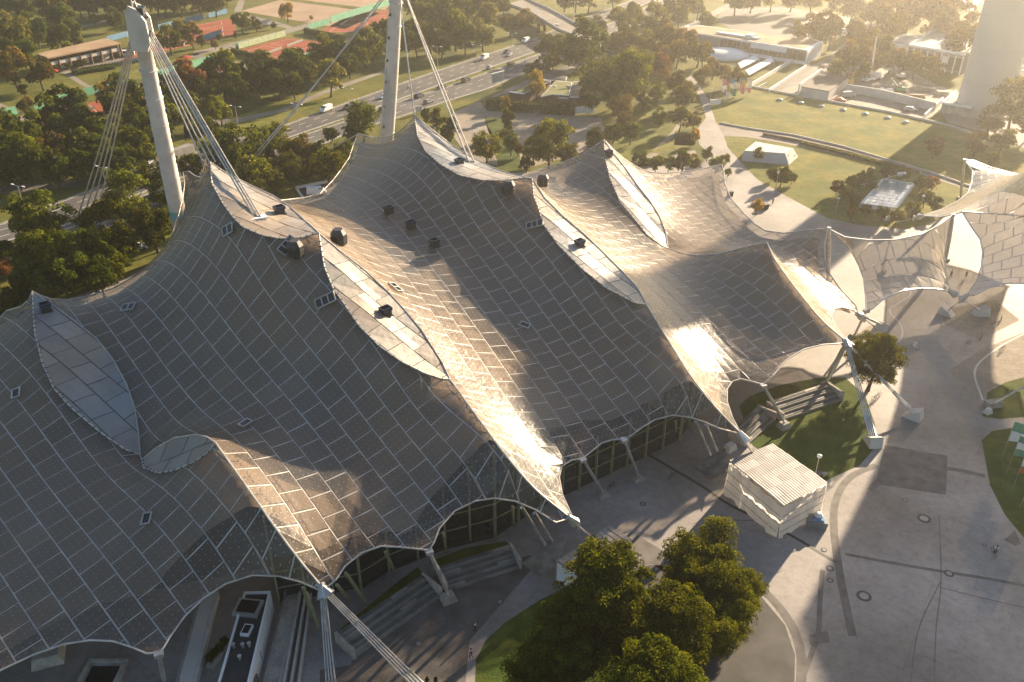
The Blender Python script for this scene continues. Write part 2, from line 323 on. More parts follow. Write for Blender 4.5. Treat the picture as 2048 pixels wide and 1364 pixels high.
# eaves ---------------------------------------------------------------
A1, A2, A3 = (317, 1306, 9.0), (650, 1178, 8.0), (858, 1102, 9.0)
v_left = [G(-330, 1500, 7.5), G(-150, 1415, 7.5)]
v_a0 = seg([(-150, 1415), (-70, 1375), (0, 1342), (68, 1310), (128, 1289), (181, 1281), (226, 1283), (264, 1295), (294, 1308), (317, 1306)], 7.5, 8, 0.5)
v_a1 = seg([(317, 1306), (326, 1298), (339, 1276), (369, 1234), (407, 1197), (452, 1168), (505, 1151), (558, 1153), (603, 1165), (637, 1180), (645, 1176)], 8, 9, 0.8)
v_a2 = seg([(645, 1176), (658, 1172), (672, 1160), (690, 1133), (724, 1106), (762, 1093), (803, 1095), (841, 1099), (858, 1102)], 9, 9, 1.0)
v_a3 = seg([(858, 1102), (867, 1087), (879, 1057), (909, 1023), (950, 1003), (988, 997), (1030, 1003), (1071, 1020), (1112, 1046), (1140, 1037)], 9, 8.0, 1.6)
v_a4 = seg([(1140, 1037), (1143, 1031), (1124, 989), (1118, 955), (1124, 933), (1143, 921), (1165, 918)], 8.0, 8.5, 0.3)
v_a5 = seg([(1165, 918), (1182, 904), (1203, 887), (1225, 880), (1248, 879)], 8.5, 9, 0.1)
v_a6 = seg([(1248, 879), (1262, 872), (1285, 855), (1310, 840), (1345, 831), (1380, 835), (1410, 845), (1440, 858), (1482, 869)], 9, 8.0, 0.9)
v_a7 = seg([(1482, 869), (1464, 834), (1454, 803), (1454, 779), (1464, 764), (1481, 758), (1505, 764), (1526, 770)], 8.0, 9, 0.5)
v_a8 = seg([(1526, 770), (1546, 752), (1574, 720), (1608, 699), (1645, 690), (1678, 688), (1692, 684)], 9, 9.5, 1.0)
v_a9 = seg([(1692, 684), (1669, 649), (1662, 632), (1668, 619), (1683, 615), (1703, 620), (1717, 629)], 9.5, 6.5, 1.5)
v_r = seg([(1717, 629), (1712, 613), (1683, 582), (1660, 549), (1650, 520), (1648, 496), (1652, 474), (1655, 457)], 6.5, 14.5, -1.0)
v_b1 = seg([(1655, 457), (1608, 461), (1567, 467), (1530, 462), (1509, 448), (1485, 424), (1461, 396), (1450, 368), (1448, 345), (1444, 329)], 14.5, 15.5, -3.0)
v_b2 = seg([(1444, 329), (1405, 338), (1370, 343), (1330, 347), (1300, 345), (1275, 335), (1248, 318), (1225, 298), (1208, 280)], 15.5, 23.5, -2.5)
v_b3 = [G(1208, 280, 23.5), G(1190, 292, 22), G(1160, 311, 20.3), G(1124, 326, 19.2), G(1085, 337, 18.5), Vector((-1.0, 175.5, 18.3)), Vector((-8, 179, 21.0)), Vector((-14, 180.5, 25.5)), G(829, 232, 31.5)]
v_b4 = seg([(829, 232), (820, 243), (806, 259), (779, 273), (748, 276), (725, 270), (716, 268)], 31.5, 22, -2.0)
v_b5 = seg([(716, 268), (706, 292), (698, 316), (682, 340), (664, 363), (640, 388), (612, 395), (598, 397)], 22, 20, -1.5) + [Vector((-46, 155, 21.5)), Vector((-48.5, 146.5, 25.5)), Vector((-49.3, 140, 31)), G(420, 325, 36)]
v_b6 = seg([(420, 325), (413, 343), (403, 356), (390, 352), (378, 343), (366, 344)], 36, 22, -2.0) + seg([(366, 344), (369, 369), (366, 393), (358, 427), (345, 466), (333, 497), (310, 526), (275, 550), (224, 578), (171, 594), (137, 600), (104, 599), (82, 592), (65, 584)], 22, 22, -5.0)[1:]
v_b7 = seg([(65, 584), (58, 600), (42, 614), (14, 622), (0, 636), (-60, 680), (-150, 720)], 22, 14, -1.5)
peaks = dict()
# membrane: heights solved so that the net is in even tension between ridges, eyes and edge cables -------------
GX0, GY0, GH = -112.0, 34.0, 0.8
NX, NY = int(190 / GH), int(172 / GH)
def solve_net(curves, nx, ny, h, x0, y0, it=900, pts=(), init=None, load=0.026):
    fix = np.zeros((nx, ny), bool); acc = np.zeros((nx, ny)); cnt = np.zeros((nx, ny))
    for c in curves:
        for a, b in zip(c, c[1:]):
            k = max(1, int((b - a).length / (h * 0.4)))
            for i in range(k + 1):
                q = a + (b - a) * (i / k); ix, iy = int(round((q.x - x0) / h)), int(round((q.y - y0) / h))
                if 0 <= ix < nx and 0 <= iy < ny: acc[ix, iy] += q.z; cnt[ix, iy] += 1
    for (x, y, z) in pts:
        ix, iy = int(round((x - x0) / h)), int(round((y - y0) / h)); acc[ix, iy] += z; cnt[ix, iy] += 1
    fix = cnt > 0; val = np.where(fix, acc / np.maximum(cnt, 1), 0)
    u = init.copy() if init is not None else np.full((nx, ny), val[fix].mean()); u[fix] = val[fix]
    ii, jj = np.meshgrid(np.arange(nx), np.arange(ny), indexing='ij'); red = (ii + jj) % 2 == 0
    w = 1.92
    for k in range(it):
        for col in (red, ~red):
            p = np.pad(u, 1, mode='edge')
            avg = 0.25 * (p[2:, 1:-1] + p[:-2, 1:-1] + p[1:-1, 2:] + p[1:-1, :-2])
            sel = col & ~fix; u[sel] += w * (avg[sel] - (load[sel] if isinstance(load, np.ndarray) else load) * h * h / 4 - u[sel])
    return u
class Net:
    def __init__(s, u, h, x0, y0): s.u, s.h, s.x0, s.y0 = u, h, x0, y0
    def z(s, x, y):
        fx, fy = (np.asarray(x) - s.x0) / s.h, (np.asarray(y) - s.y0) / s.h
        fx = np.clip(fx, 0, s.u.shape[0] - 1.001); fy = np.clip(fy, 0, s.u.shape[1] - 1.001)
        i, j = fx.astype(int), fy.astype(int); a, b = fx - i, fy - j; u = s.u
        return u[i, j] * (1 - a) * (1 - b) + u[i + 1, j] * a * (1 - b) + u[i, j + 1] * (1 - a) * b + u[i + 1, j + 1] * a * b
    def P(s, x, y, dz=0.0): return Vector((x, y, float(s.z(x, y)) + dz))
    def nrm(s, x, y):
        e = 0.8; return Vector((-(float(s.z(x + e, y)) - float(s.z(x - e, y))) / (2 * e), -(float(s.z(x, y + e)) - float(s.z(x, y - e))) / (2 * e), 1)).normalized()
    def hit(s, px, py, z0=15.0):         # where a sight line of the photo meets the net
        z = z0
        for k in range(60):
            p = G(px, py, z); zn = float(s.z(p.x, p.y)); z = z * 0.6 + zn * 0.4
        return G(px, py, z)
hall_curves = [e1l, e1r, e1bt, e1bb, r1, e2l, e2r, e3l, e3r, r2, e4l, e4u, e5l, e5r, r3, e6l, e6r, r45, r4, v_left, v_a0, v_a1, v_a2, v_a3, v_a4, v_a5, v_a6, v_a7, v_a8, v_a9, v_r, v_b1, v_b2, v_b3, v_b4, v_b5, v_b6, v_b7]
v_l = [v_b7[-1], Vector((-78, 78, 11)), v_left[0]]
hall_curves.append(v_l)
def load_field(nx, ny, h):
    X, Y = np.meshgrid(GX0 + np.arange(nx) * h, GY0 + np.arange(ny) * h, indexing='ij'); c = join(e1l, e1bb, r1); f = np.full((nx, ny), 0.034)
    # the left bay is long and nearly flat: little sag
    lim = np.interp(Y, [p.y for p in c][::-1], [p.x for p in c][::-1]) if c[0].y > c[-1].y else np.interp(Y, [p.y for p in c], [p.x for p in c])
    f[X < lim] = 0.003; return f
coarse = solve_net(hall_curves, NX // 4 + 1, NY // 4 + 1, GH * 4, GX0, GY0, 250, load=load_field(NX // 4 + 1, NY // 4 + 1, GH * 4))
init = np.kron(coarse, np.ones((4, 4)))[:NX, :NY]
hall = Net(solve_net(hall_curves, NX, NY, GH, GX0, GY0, 420, init=init, load=load_field(NX, NY, GH)), GH, GX0, GY0)
# panels --------------------------------------------------------------
def clip_poly(poly, axis, lim, keep_less):
    out = []; n = len(poly)
    for i in range(n):
        a, b = poly[i], poly[(i + 1) % n]
        ia = (a[axis] <= lim) if keep_less else (a[axis] >= lim); ib = (b[axis] <= lim) if keep_less else (b[axis] >= lim)
        if ia: out.append(a)
        if ia != ib:
            t = (lim - a[axis]) / (b[axis] - a[axis]); q = [a[0] + t * (b[0] - a[0]), a[1] + t * (b[1] - a[1])]; q[axis] = lim; out.append(tuple(q))
    return out
def inside(poly, x, y):
    c = np.zeros(np.shape(x), bool); n = len(poly)
    for i in range(n):
        x1, y1 = poly[i][:2]; x2, y2 = poly[(i + 1) % n][:2]
        if y1 == y2: continue
        c ^= ((y1 > y) != (y2 > y)) & (x < (x2 - x1) * (y - y1) / (y2 - y1) + x1)
    return c
def border(poly3, xy):
    """distance to the outline and the outline's height there"""
    P = np.array([(p.x, p.y, p.z) for p in poly3]); Q = np.roll(P, -1, 0); d = Q[:, :2] - P[:, :2]
    L2 = np.maximum((d ** 2).sum(1), 1e-9)
    X = np.asarray(xy, float)
    t = np.clip(((X[:, None, :] - P[None, :, :2]) * d[None]).sum(2) / L2, 0, 1)
    c = P[None, :, :2] + t[..., None] * d[None]; D = np.hypot(*(np.moveaxis(X[:, None, :] - c, 2, 0)))
    k = D.argmin(1); r = np.arange(len(X)); z = P[k, 2] + t[r, k] * (Q[k, 2] - P[k, 2])
    return D[r, k], z
def panels_for(poly3, net, ang, w=3.0, l=3.0, stagger=0.5, gap=0.09, lift=0.0, org=(0, 0)):
    """flat cladding panels laid on the net inside an outline: list of (panel ring, joint quads, interior grid)"""
    ca, sa = math.cos(R(ang)), math.sin(R(ang))
    rot = lambda p: ((p[0] - org[0]) * ca + (p[1] - org[1]) * sa, -(p[0] - org[0]) * sa + (p[1] - org[1]) * ca)
    unr = lambda p: (p[0] * ca - p[1] * sa + org[0], p[0] * sa + p[1] * ca + org[1])
    poly = [rot(p) for p in poly3]
    xs = [p[0] for p in poly]; ys = [p[1] for p in poly]
    cells = []
    for j in range(int(math.floor(min(ys) / w)), int(math.ceil(max(ys) / w))):
        offs = (j % 2) * stagger * l
        strip = None
        for i in range(int(math.floor((min(xs) - offs) / l)) - 1, int(math.ceil((max(xs) - offs) / l)) + 1):
            x0, y0 = i * l + offs, j * w; x1, y1 = x0 + l, y0 + w
            cs = [(x0, y0), (x1, y0), (x1, y1), (x0, y1)]
            gx = np.array([x0, x0 + l / 2, x1] * 3); gy = np.repeat([y0, y0 + w / 2, y1], 3)
            ins = inside(poly, gx, gy)
            near = any(x0 < p[0] < x1 and y0 < p[1] < y1 for p in poly)
            if not ins.any() and not near: continue
            if ins.all() and not near: cells.append((cs, True, (i, j))); continue
            if strip is None:
                strip = clip_poly(clip_poly(poly, 1, y0, False), 1, y1, True)
            c = clip_poly(clip_poly(strip, 0, x0, False), 0, x1, True)
            r = []
            for p in c:
                if not r or math.hypot(p[0] - r[-1][0], p[1] - r[-1][1]) > 0.06: r.append(p)
            if len(r) > 1 and math.hypot(r[0][0] - r[-1][0], r[0][1] - r[-1][1]) < 0.06: r.pop()
            if len(r) < 3: continue
            a = 0.5 * sum(r[k][0] * r[(k + 1) % len(r)][1] - r[(k + 1) % len(r)][0] * r[k][1] for k in range(len(r)))
            if abs(a) < 0.05: continue
            if a < 0: r = r[::-1]
            cells.append((r, False, (i, j)))
    out = []
    allp = [unr(p) for c in cells for p in c[0]]
    D, zb = border(poly3, allp); Z = net.z([p[0] for p in allp], [p[1] for p in allp])
    z = np.where(D < 0.05, zb, Z); k = 0
    for c, full, ij in cells:
        n = len(c); ring = [Vector((allp[k + q][0], allp[k + q][1], float(z[k + q]))) for q in range(n)]; k += n
        out.append((ring, full, c, unr))
    return out
def panel_mesh(ring, full, local, net, gap=0.09, thick=0.06, lift=0.05, uvorg=None):
    """one panel, set in from its cell and standing proud of the joints"""
    n = len(ring); c = sum(ring, Vector()) / n
    ins = []
    for i, p in enumerate(ring):
        a = (ring[i - 1] - p); b = (ring[(i + 1) % n] - p)
        a = a.normalized() if a.length > 1e-6 else a; b = b.normalized() if b.length > 1e-6 else b
        s = abs(a.cross(b).length); d = (a + b)
        if s < 0.25: d = (c - p).normalized() * gap
        else: d = d / s * gap
        m = (c - p).length * 0.45
        if d.length > m: d = d.normalized() * m
        if d.dot(c - p) < 0: d = (c - p).normalized() * gap * 0.5
        ins.append(p + d)
    vs, fs = [], []
    if full:
        g = []
        for j in range(3):
            for i in range(3):
                u, v = i / 2, j / 2
                q = (ins[0] * (1 - u) + ins[1] * u) * (1 - v) + (ins[3] * (1 - u) + ins[2] * u) * v
                if net is not None and (i == 1 or j == 1): q = Vector((q.x, q.y, float(net.z(q.x, q.y)) * 0.8 + q.z * 0.2))
                g.append(q)
        vs = [p + Vector((0, 0, lift)) for p in g]
        for j in range(2):
            for i in range(2): fs.append((j * 3 + i, j * 3 + i + 1, j * 3 + i + 4, j * 3 + i + 3))
        loop = [0, 1, 2, 5, 8, 7, 6, 3]
    else:
        vs = [p + Vector((0, 0, lift)) for p in ins]; loop = list(range(n))
        tr = tessellate_polygon([[Vector((p.x, p.y, 0)) for p in vs]])
        for t in tr:
            A, B, C_ = (vs[q] for q in t)
            fs.append(tuple(t) if (B.x - A.x) * (C_.y - A.y) - (B.y - A.y) * (C_.x - A.x) > 0 else (t[0], t[2], t[1]))
    b = len(vs); m = len(loop)
    vs += [vs[i] - Vector((0, 0, thick)) for i in loop]
    fs += [(loop[i], b + i, b + (i + 1) % m, loop[(i + 1) % m]) for i in range(m)]
    return vs, fs, ins
# roof materials ------------------------------------------------------
def panel_mat(name, c1, c2, clear, rough=0.36, dots=True):
    m = bpy.data.materials.new(name); m.use_nodes = True; t = m.node_tree; b = t.nodes['Principled BSDF']; out = t.nodes['Material Output']
    at = node(t, 'ShaderNodeAttribute', attribute_name='tone'); geo = node(t, 'ShaderNodeNewGeometry')
    nz = node(t, 'ShaderNodeTexNoise'); nz.inputs['Scale'].default_value = 0.12; nz.inputs['Detail'].default_value = 9; nz.inputs['Roughness'].default_value = 0.65
    t.links.new(geo.outputs['Position'], nz.inputs['Vector'])
    ad = node(t, 'ShaderNodeMath', operation='MULTIPLY_ADD'); ad.inputs[1].default_value = 0.55; t.links.new(at.outputs['Fac'], ad.inputs[0]); 
    sb = node(t, 'ShaderNodeMath', operation='SUBTRACT'); sb.inputs[1].default_value = 0.28; t.links.new(nz.outputs['Fac'], sb.inputs[0]); t.links.new(sb.outputs[0], ad.inputs[2])
    rp = node(t, 'ShaderNodeValToRGB'); e = rp.color_ramp.elements; e[0].position, e[1].position = 0.1, 0.85
    e[0].color = (*c1, 1); e[1].color = (*c2, 1); t.links.new(ad.outputs[0], rp.inputs['Fac'])
    # weathering: some areas browned, others bluish grey
    nw = node(t, 'ShaderNodeTexNoise'); nw.inputs['Scale'].default_value = 0.045; nw.inputs['Detail'].default_value = 6; t.links.new(geo.outputs['Position'], nw.inputs['Vector'])
    rw = node(t, 'ShaderNodeValToRGB'); rw.color_ramp.elements[0].position = 0.38; rw.color_ramp.elements[1].position = 0.62; rw.color_ramp.elements[0].color = (0.86, 0.96, 1.06, 1); rw.color_ramp.elements[1].color = (1.2, 1.0, 0.8, 1); t.links.new(nw.outputs['Fac'], rw.inputs['Fac'])
    mw = node(t, 'ShaderNodeMixRGB', blend_type='MULTIPLY'); mw.inputs[0].default_value = 1; t.links.new(rp.outputs['Color'], mw.inputs[1]); t.links.new(rw.outputs[0], mw.inputs[2])
    col = mw.outputs[0]
    if dots:                      # the net's nodes and wires seen through and on the sheet: 0.75 m mesh, small fixing buttons
        uv = node(t, 'ShaderNodeUVMap'); vm = node(t, 'ShaderNodeVectorMath', operation='SCALE'); vm.inputs['Scale'].default_value = 1 / 0.75
        t.links.new(uv.outputs[0], vm.inputs[0]); fr = node(t, 'ShaderNodeVectorMath', operation='FRACTION'); t.links.new(vm.outputs[0], fr.inputs[0])
        su = node(t, 'ShaderNodeVectorMath', operation='SUBTRACT'); su.inputs[1].default_value = (0.5, 0.5, 0); t.links.new(fr.outputs[0], su.inputs[0])
        ln = node(t, 'ShaderNodeVectorMath', operation='LENGTH'); t.links.new(su.outputs[0], ln.inputs[0])
        lt = node(t, 'ShaderNodeMath', operation='LESS_THAN'); lt.inputs[1].default_value = 0.085; t.links.new(ln.outputs['Value'], lt.inputs[0])
        ab = node(t, 'ShaderNodeVectorMath', operation='ABSOLUTE'); t.links.new(su.outputs[0], ab.inputs[0])
        sx = node(t, 'ShaderNodeSeparateXYZ'); t.links.new(ab.outputs[0], sx.inputs[0])
        mn = node(t, 'ShaderNodeMath', operation='MINIMUM'); t.links.new(sx.outputs[0], mn.inputs[0]); t.links.new(sx.outputs[1], mn.inputs[1])
        wl = node(t, 'ShaderNodeMath', operation='LESS_THAN'); wl.inputs[1].default_value = 0.05; t.links.new(mn.outputs[0], wl.inputs[0])
        m1 = node(t, 'ShaderNodeMixRGB', blend_type='MULTIPLY'); m1.inputs[2].default_value = (0.72, 0.70, 0.68, 1); t.links.new(wl.outputs[0], m1.inputs[0]); t.links.new(col, m1.inputs[1])
        m2 = node(t, 'ShaderNodeMixRGB'); m2.inputs[2].default_value = (0.25, 0.24, 0.225, 1); t.links.new(lt.outputs[0], m2.inputs[0]); t.links.new(m1.outputs[0], m2.inputs[1]); col = m2.outputs[0]
    t.links.new(col, b.inputs['Base Color'])
    rr = node(t, 'ShaderNodeMapRange'); rr.inputs['To Min'].default_value = rough - 0.1; rr.inputs['To Max'].default_value = rough + 0.14
    t.links.new(nz.outputs['Fac'], rr.inputs['Value']); t.links.new(rr.outputs[0], b.inputs['Roughness'])
    b.inputs['Specular IOR Level'].default_value = 0.85
    bz = node(t, 'ShaderNodeTexNoise'); bz.inputs['Scale'].default_value = 0.9; bz.inputs['Detail'].default_value = 3; t.links.new(geo.outputs['Position'], bz.inputs['Vector'])
    bp = node(t, 'ShaderNodeBump'); bp.inputs['Strength'].default_value = 0.55; bp.inputs['Distance'].default_value = 0.16
    t.links.new(bz.outputs['Fac'], bp.inputs['Height']); t.links.new(bp.outputs[0], b.inputs['Normal'])
    if clear:
        tb = node(t, 'ShaderNodeBsdfTransparent'); tb.inputs[0].default_value = (0.80, 0.74, 0.68, 1)
        mx = node(t, 'ShaderNodeMixShader'); 
        if dots:
            mm = node(t, 'ShaderNodeMath', operation='MULTIPLY_ADD'); mm.inputs[1].default_value = -clear; mm.inputs[2].default_value = clear; t.links.new(lt.outputs[0], mm.inputs[0]); t.links.new(mm.outputs[0], mx.inputs[0])
        else: mx.inputs[0].default_value = clear
        t.links.new(b.outputs[0], mx.inputs[1]); t.links.new(tb.outputs[0], mx.inputs[2]); t.links.new(mx.outputs[0], out.inputs[0])
    return m
M['panel'] = panel_mat('acrylic_panel', (0.125, 0.11, 0.097), (0.35, 0.31, 0.27), 0.68, 0.30)
M['canopy_panel'] = panel_mat('canopy_panel', (0.30, 0.265, 0.225), (0.42, 0.37, 0.32), 0.3, 0.32, dots=False)
M['infill'] = panel_mat('eye_infill_panel', (0.15, 0.145, 0.135), (0.30, 0.28, 0.255), 0.0, 0.45, dots=False)
M['joint'] = mat('joint_strip', (0.42, 0.40, 0.37), 0.5, var=0.25, scale=0.6, metal=0.2)
M['dark_joint'] = mat('eye_joint', (0.085, 0.08, 0.075), 0.7, var=0.3, scale=0.6)
M['ceiling'] = mat('suspended_ceiling', (0.34, 0.295, 0.245), 0.9, var=0.15, scale=0.05, detail=8, spec=0.1)
def mesh_of(name, vs, fs, mats, uv=None, tone=None):
    me = bpy.data.meshes.new(name); me.from_pydata([tuple(v) for v in vs], [], fs)
    for m in (mats if isinstance(mats, (list, tuple)) else [mats]): me.materials.append(m)
    if uv is not None:
        l = me.uv_layers.new(name='UVMap'); idx = np.empty(len(me.loops), np.int32); me.loops.foreach_get('vertex_index', idx)
        l.data.foreach_set('uv', np.asarray(uv, np.float32)[idx].ravel())
    if tone is not None:
        a = me.attributes.new('tone', 'FLOAT', 'FACE'); a.data.foreach_set('value', np.asarray(tone, np.float32))
    me.update(); return me
def local_uv(vs, ang, org=(0, 0)):
    ca, sa = math.cos(R(ang)), math.sin(R(ang))
    return [((v.x - org[0]) * ca + (v.y - org[1]) * sa, -(v.x - org[0]) * sa + (v.y - org[1]) * ca) for v in vs]
def px_size(c): return 1.0 / max(depth(c), 1.0)
def in_view(c):
    d = depth(c); x = 1024 + c.x / d * FPX; y = 682 + ((-c.y * sp_) + (CAMH - c.z) * cp) / d * FPX
    return -30 < x < 2078 and -30 < y < 1394
def clad(root, patches, net, limit, part_name, pmat, jmat, joint_name, gap=0.088, lift=0.06):
    """panels of every patch: the ones that show largest as objects, the rest joined"""
    allp = []; jv, jf = [], []
    for poly, ang, st, org in patches:
        for ring, full, loc, unr in panels_for(poly, net, ang, stagger=st, org=org):
            vs, fs, ins = panel_mesh(ring, full, loc, net, gap=gap, lift=lift)
            c = sum(ring, Vector()) / len(ring); n = len(ring)
            ar = 0.0
            for i in range(1, n - 1): ar += (ring[i] - ring[0]).cross(ring[i + 1] - ring[0]).length / 2
            d = (Vector((0, 0, CAMH)) - c).normalized(); nn = Vector()
            for i in range(n): nn += ring[i].cross(ring[(i + 1) % n])
            vis = max(0.0, nn.normalized().dot(d)) if nn.length > 0 else 0
            allp.append((ar * vis / depth(c) ** 2 * (1 if in_view(c) else 0.001), vs, fs, local_uv(vs, ang, org)))
            b = len(jv); jv += ring + [p + Vector((0, 0, 0.02)) for p in ins]
            jf += [(b + i, b + (i + 1) % n, b + n + (i + 1) % n, b + n + i) for i in range(n)]
    allp.sort(key=lambda a: -a[0])
    rv, rf, ruv, rt = [], [], [], []
    for k, (s, vs, fs, uv) in enumerate(allp):
        tone = float(np.clip(rng.normal(0.5, 0.14), 0, 1))
        if k < limit: part(root, part_name, mesh_of(part_name, [v - root.location for v in vs], fs, pmat, uv, [tone] * len(fs)), pmat)
        else:
            b = len(rv); rv += vs; rf += [tuple(b + i for i in f) for f in fs]; ruv += uv; rt += [tone] * len(fs)
    if rv: part(root, part_name + 's', mesh_of(part_name + 's', [v - root.location for v in rv], rf, pmat, ruv, rt), pmat, kind='stuff')
    part(root, joint_name, mesh_of(joint_name, [v - root.location for v in jv], jf, jmat), jmat, kind='stuff')
    return len(allp)
# the hall roof -------------------------------------------------------
tent = thing('tent_roof', 'huge grey panelled tent roof of the hall, stretched in ridges and valleys across the picture', 'tent roof', (0, 100, 0)); tent['kind'] = 'thing'
pA = join(v_l[::-1][:-1], v_b7[::-1], e1l, e1bb, r1, rev(v_a1), rev(v_a0), rev(v_left))
pA = join(v_left, v_a0, v_a1, rev(r1), rev(e1bb), rev(e1l), v_b7, v_l)
pB = join(rev(v_b6), e2l, e3l, r2, rev(v_a3), rev(v_a2), rev(r1), rev(e1bt), rev(e1r))
pC = join(rev(v_b4), e4l, e5l, r3, rev(v_a6), rev(v_a5), rev(v_a4), rev(r2), rev(e3r), rev(e2r), rev(v_b5))
pD = join(rev(v_b3), e6l, r45, r4, rev(v_a8), rev(v_a7), rev(r3), rev(e5r), rev(e4u))
pE = join(rev(v_b2), rev(v_b1), rev(v_r), rev(v_a9), rev(r4), rev(r45), rev(e6r))
n1 = clad(tent, [(pA, -44, 0.5, (-45, 70)), (pB, -49, 0.5, (-30, 85)), (pC, -61, 0.5, (0, 110)), (pD, -62, 0.5, (36, 125)), (pE, -60, 0.5, (50, 150))], hall, 300, 'roof_panel', M['panel'], M['joint'], 'joint_strips')
eyes = [(e1l, e1r), (e1bb, e1bt), (e2l, e2r), (e3l, e3r), (e4l, e4u), (e5l, e5r), (e6l, e6r)]
class Flat:                            # an eye's infill is stretched straight across between its two edges
    def __init__(s, l, r):
        s.pts = np.array([(p.x, p.y, p.z) for p in l + r])
    def z(s, x, y):
        x, y = np.atleast_1d(np.asarray(x, float)), np.atleast_1d(np.asarray(y, float))
        d = (x[:, None] - s.pts[None, :, 0]) ** 2 + (y[:, None] - s.pts[None, :, 1]) ** 2
        w = 1 / (d + 0.3) ** 1.5; return (w * s.pts[None, :, 2]).sum(1) / w.sum(1)
for k, (l, r) in enumerate(eyes):
    def dens(c):
        o = []
        for a, b in zip(c, c[1:]):
            m = max(1, int((b - a).length / 1.0)); o += [a + (b - a) * i / m for i in range(m)]
        return o + [c[-1]]
    poly = join(l, rev(r)[:-1]); net = Flat(dens(l), dens(r))
    if net.z(0, 0).shape: net_z = net.z; 
    class F2:
        def __init__(s, n): s.n = n
        def z(s, x, y):
            r_ = s.n.z(x, y); return r_ if np.ndim(x) else float(r_[0])
    a = sum((poly[i].x * poly[(i + 1) % len(poly)].y - poly[(i + 1) % len(poly)].x * poly[i].y) for i in range(len(poly)))
    if a < 0: poly = poly[::-1]
    d = l[-1] - l[0]; ang = math.degrees(math.atan2(d.y, d.x))
    eye = bpy.data.objects.new('eye_infill', None); COL.objects.link(eye); eye.parent = tent; eye.location = l[0] - tent.location
    jv, jf = [], []
    for ring, full, loc, unr in panels_for(poly, F2(net), ang + 14, w=3.3, l=3.6, stagger=0.5, org=(l[0].x, l[0].y)):
        vs, fs, ins = panel_mesh(ring, full, loc, F2(net), gap=0.08, lift=0.13, thick=0.07)
        part(eye, 'infill_panel', mesh_of('infill_panel', [v - l[0] for v in vs], fs, M['infill'], tone=[float(np.clip(rng.normal(0.5, 0.25), 0, 1))] * len(fs)), M['infill'])
        b = len(jv); n = len(ring); jv += [p + Vector((0, 0, 0.07)) for p in ring] + [p + Vector((0, 0, 0.08)) for p in ins]
        jf += [(b + i, b + (i + 1) % n, b + n + (i + 1) % n, b + n + i) for i in range(n)]
    part(eye, 'infill_joints', mesh_of('infill_joints', [v - l[0] for v in jv], jf, M['dark_joint']), M['dark_joint'], kind='stuff')
    # cable clamps along both edges of the eye
    mb = MB()
    for c, sgn in ((l, 1),):
        dl = dens(c)
        for q, p in enumerate(dl[1:-1]): mb.box((p + Vector((0, 0, 0.18)))[:], (0.14, 0.36, 0.14), math.atan2((dl[q + 2] - dl[q]).y, (dl[q + 2] - dl[q]).x))
    part(eye, 'cable_clamps', mb, M['dark_metal'], kind='stuff')
up = lambda c, d=0.12: [p + Vector((0, 0, d)) for p in c]
for c in (r1, r2, r3, r45, r4): part(tent, 'ridge_cable', MB().tube(up(smooth_line(c, 4)), 0.13, 6), M['cable'])
for l, r in eyes:
    part(tent, 'eye_cable', MB().tube(up(l, 0.14), 0.11, 6), M['cable']); part(tent, 'eye_cable', MB().tube(up(r, 0.14), 0.11, 6), M['cable'])
for c in (v_a0, v_a1, v_a2, v_a3, v_a4, v_a5, v_a6, v_a7, v_a8, v_a9, v_r, v_b1, v_b2, v_b3, v_b4, v_b5, v_b6, v_b7):
    part(tent, 'edge_cable', MB().tube(up(c, 0.06), 0.11, 6), M['cable'])
# suspended ceiling a metre below the net, stopping short of the front eaves
front = join(v_left, v_a0, v_a1, v_a2, v_a3, v_a4, v_a5, v_a6)
outline = join(v_left, v_a0, v_a1, v_a2, v_a3, v_a4, v_a5, v_a6, v_a7, v_a8, v_a9, v_r, v_b1, v_b2, v_b3, v_b4, v_b5, v_b6, v_b7, v_l)
cx = np.arange(GX0, GX0 + (NX - 1) * GH, 1.2); cy = np.arange(GY0, GY0 + (NY - 1) * GH, 1.2)
XX, YY = np.meshgrid(cx, cy, indexing='ij'); flat = np.c_[XX.ravel(), YY.ravel()]
ins = inside([(p.x, p.y) for p in outline], flat[:, 0], flat[:, 1])
def line_dist(c, X):
    P = np.array([(p.x, p.y) for p in c]); A, B = P[:-1], P[1:]; d = B - A; L2 = np.maximum((d ** 2).sum(1), 1e-9)
    best = np.full(len(X), 1e9)
    for a, dd, l in zip(A, d, L2):
        t = np.clip(((X - a) * dd).sum(1) / l, 0, 1); q = a + t[:, None] * dd; best = np.minimum(best, np.hypot(*(X - q).T))
    return best
dfront = line_dist(front, flat); dall = line_dist(outline + [outline[0]], flat)
want = 4.6 + 1.6 * np.sin(flat[:, 0] * 0.16 + 1.0)
f = np.where(ins, np.minimum(dfront - want, dall - 1.0), -dall - 1.0).reshape(XX.shape)
ZZ = hall.z(XX, YY) - 1.0
mb = MB(); vmap = {}
def vert(x, y, z):
    k = (round(x, 3), round(y, 3))
    if k not in vmap: vmap[k] = len(mb.v); mb.v.append((x, y, z))
    return vmap[k]
for i in range(len(cx) - 1):
    for j in range(len(cy) - 1):
        q = [(i, j), (i + 1, j), (i + 1, j + 1), (i, j + 1)]; fv = [f[a] for a in q]
        if max(fv) <= 0: continue
        pts = [(XX[a], YY[a], ZZ[a]) for a in q]; out = []
        for k in range(4):
            a, b = k, (k + 1) % 4
            if fv[a] > 0: out.append(vert(*pts[a]))
            if (fv[a] > 0) != (fv[b] > 0):
                t = fv[a] / (fv[a] - fv[b]); out.append(vert(*[pts[a][m] + t * (pts[b][m] - pts[a][m]) for m in range(3)]))
        if len(out) >= 3: mb.f.append(tuple(out)); mb.mi.append(0)
part(tent, 'suspended_ceiling', mb, M['ceiling'], smooth=True)
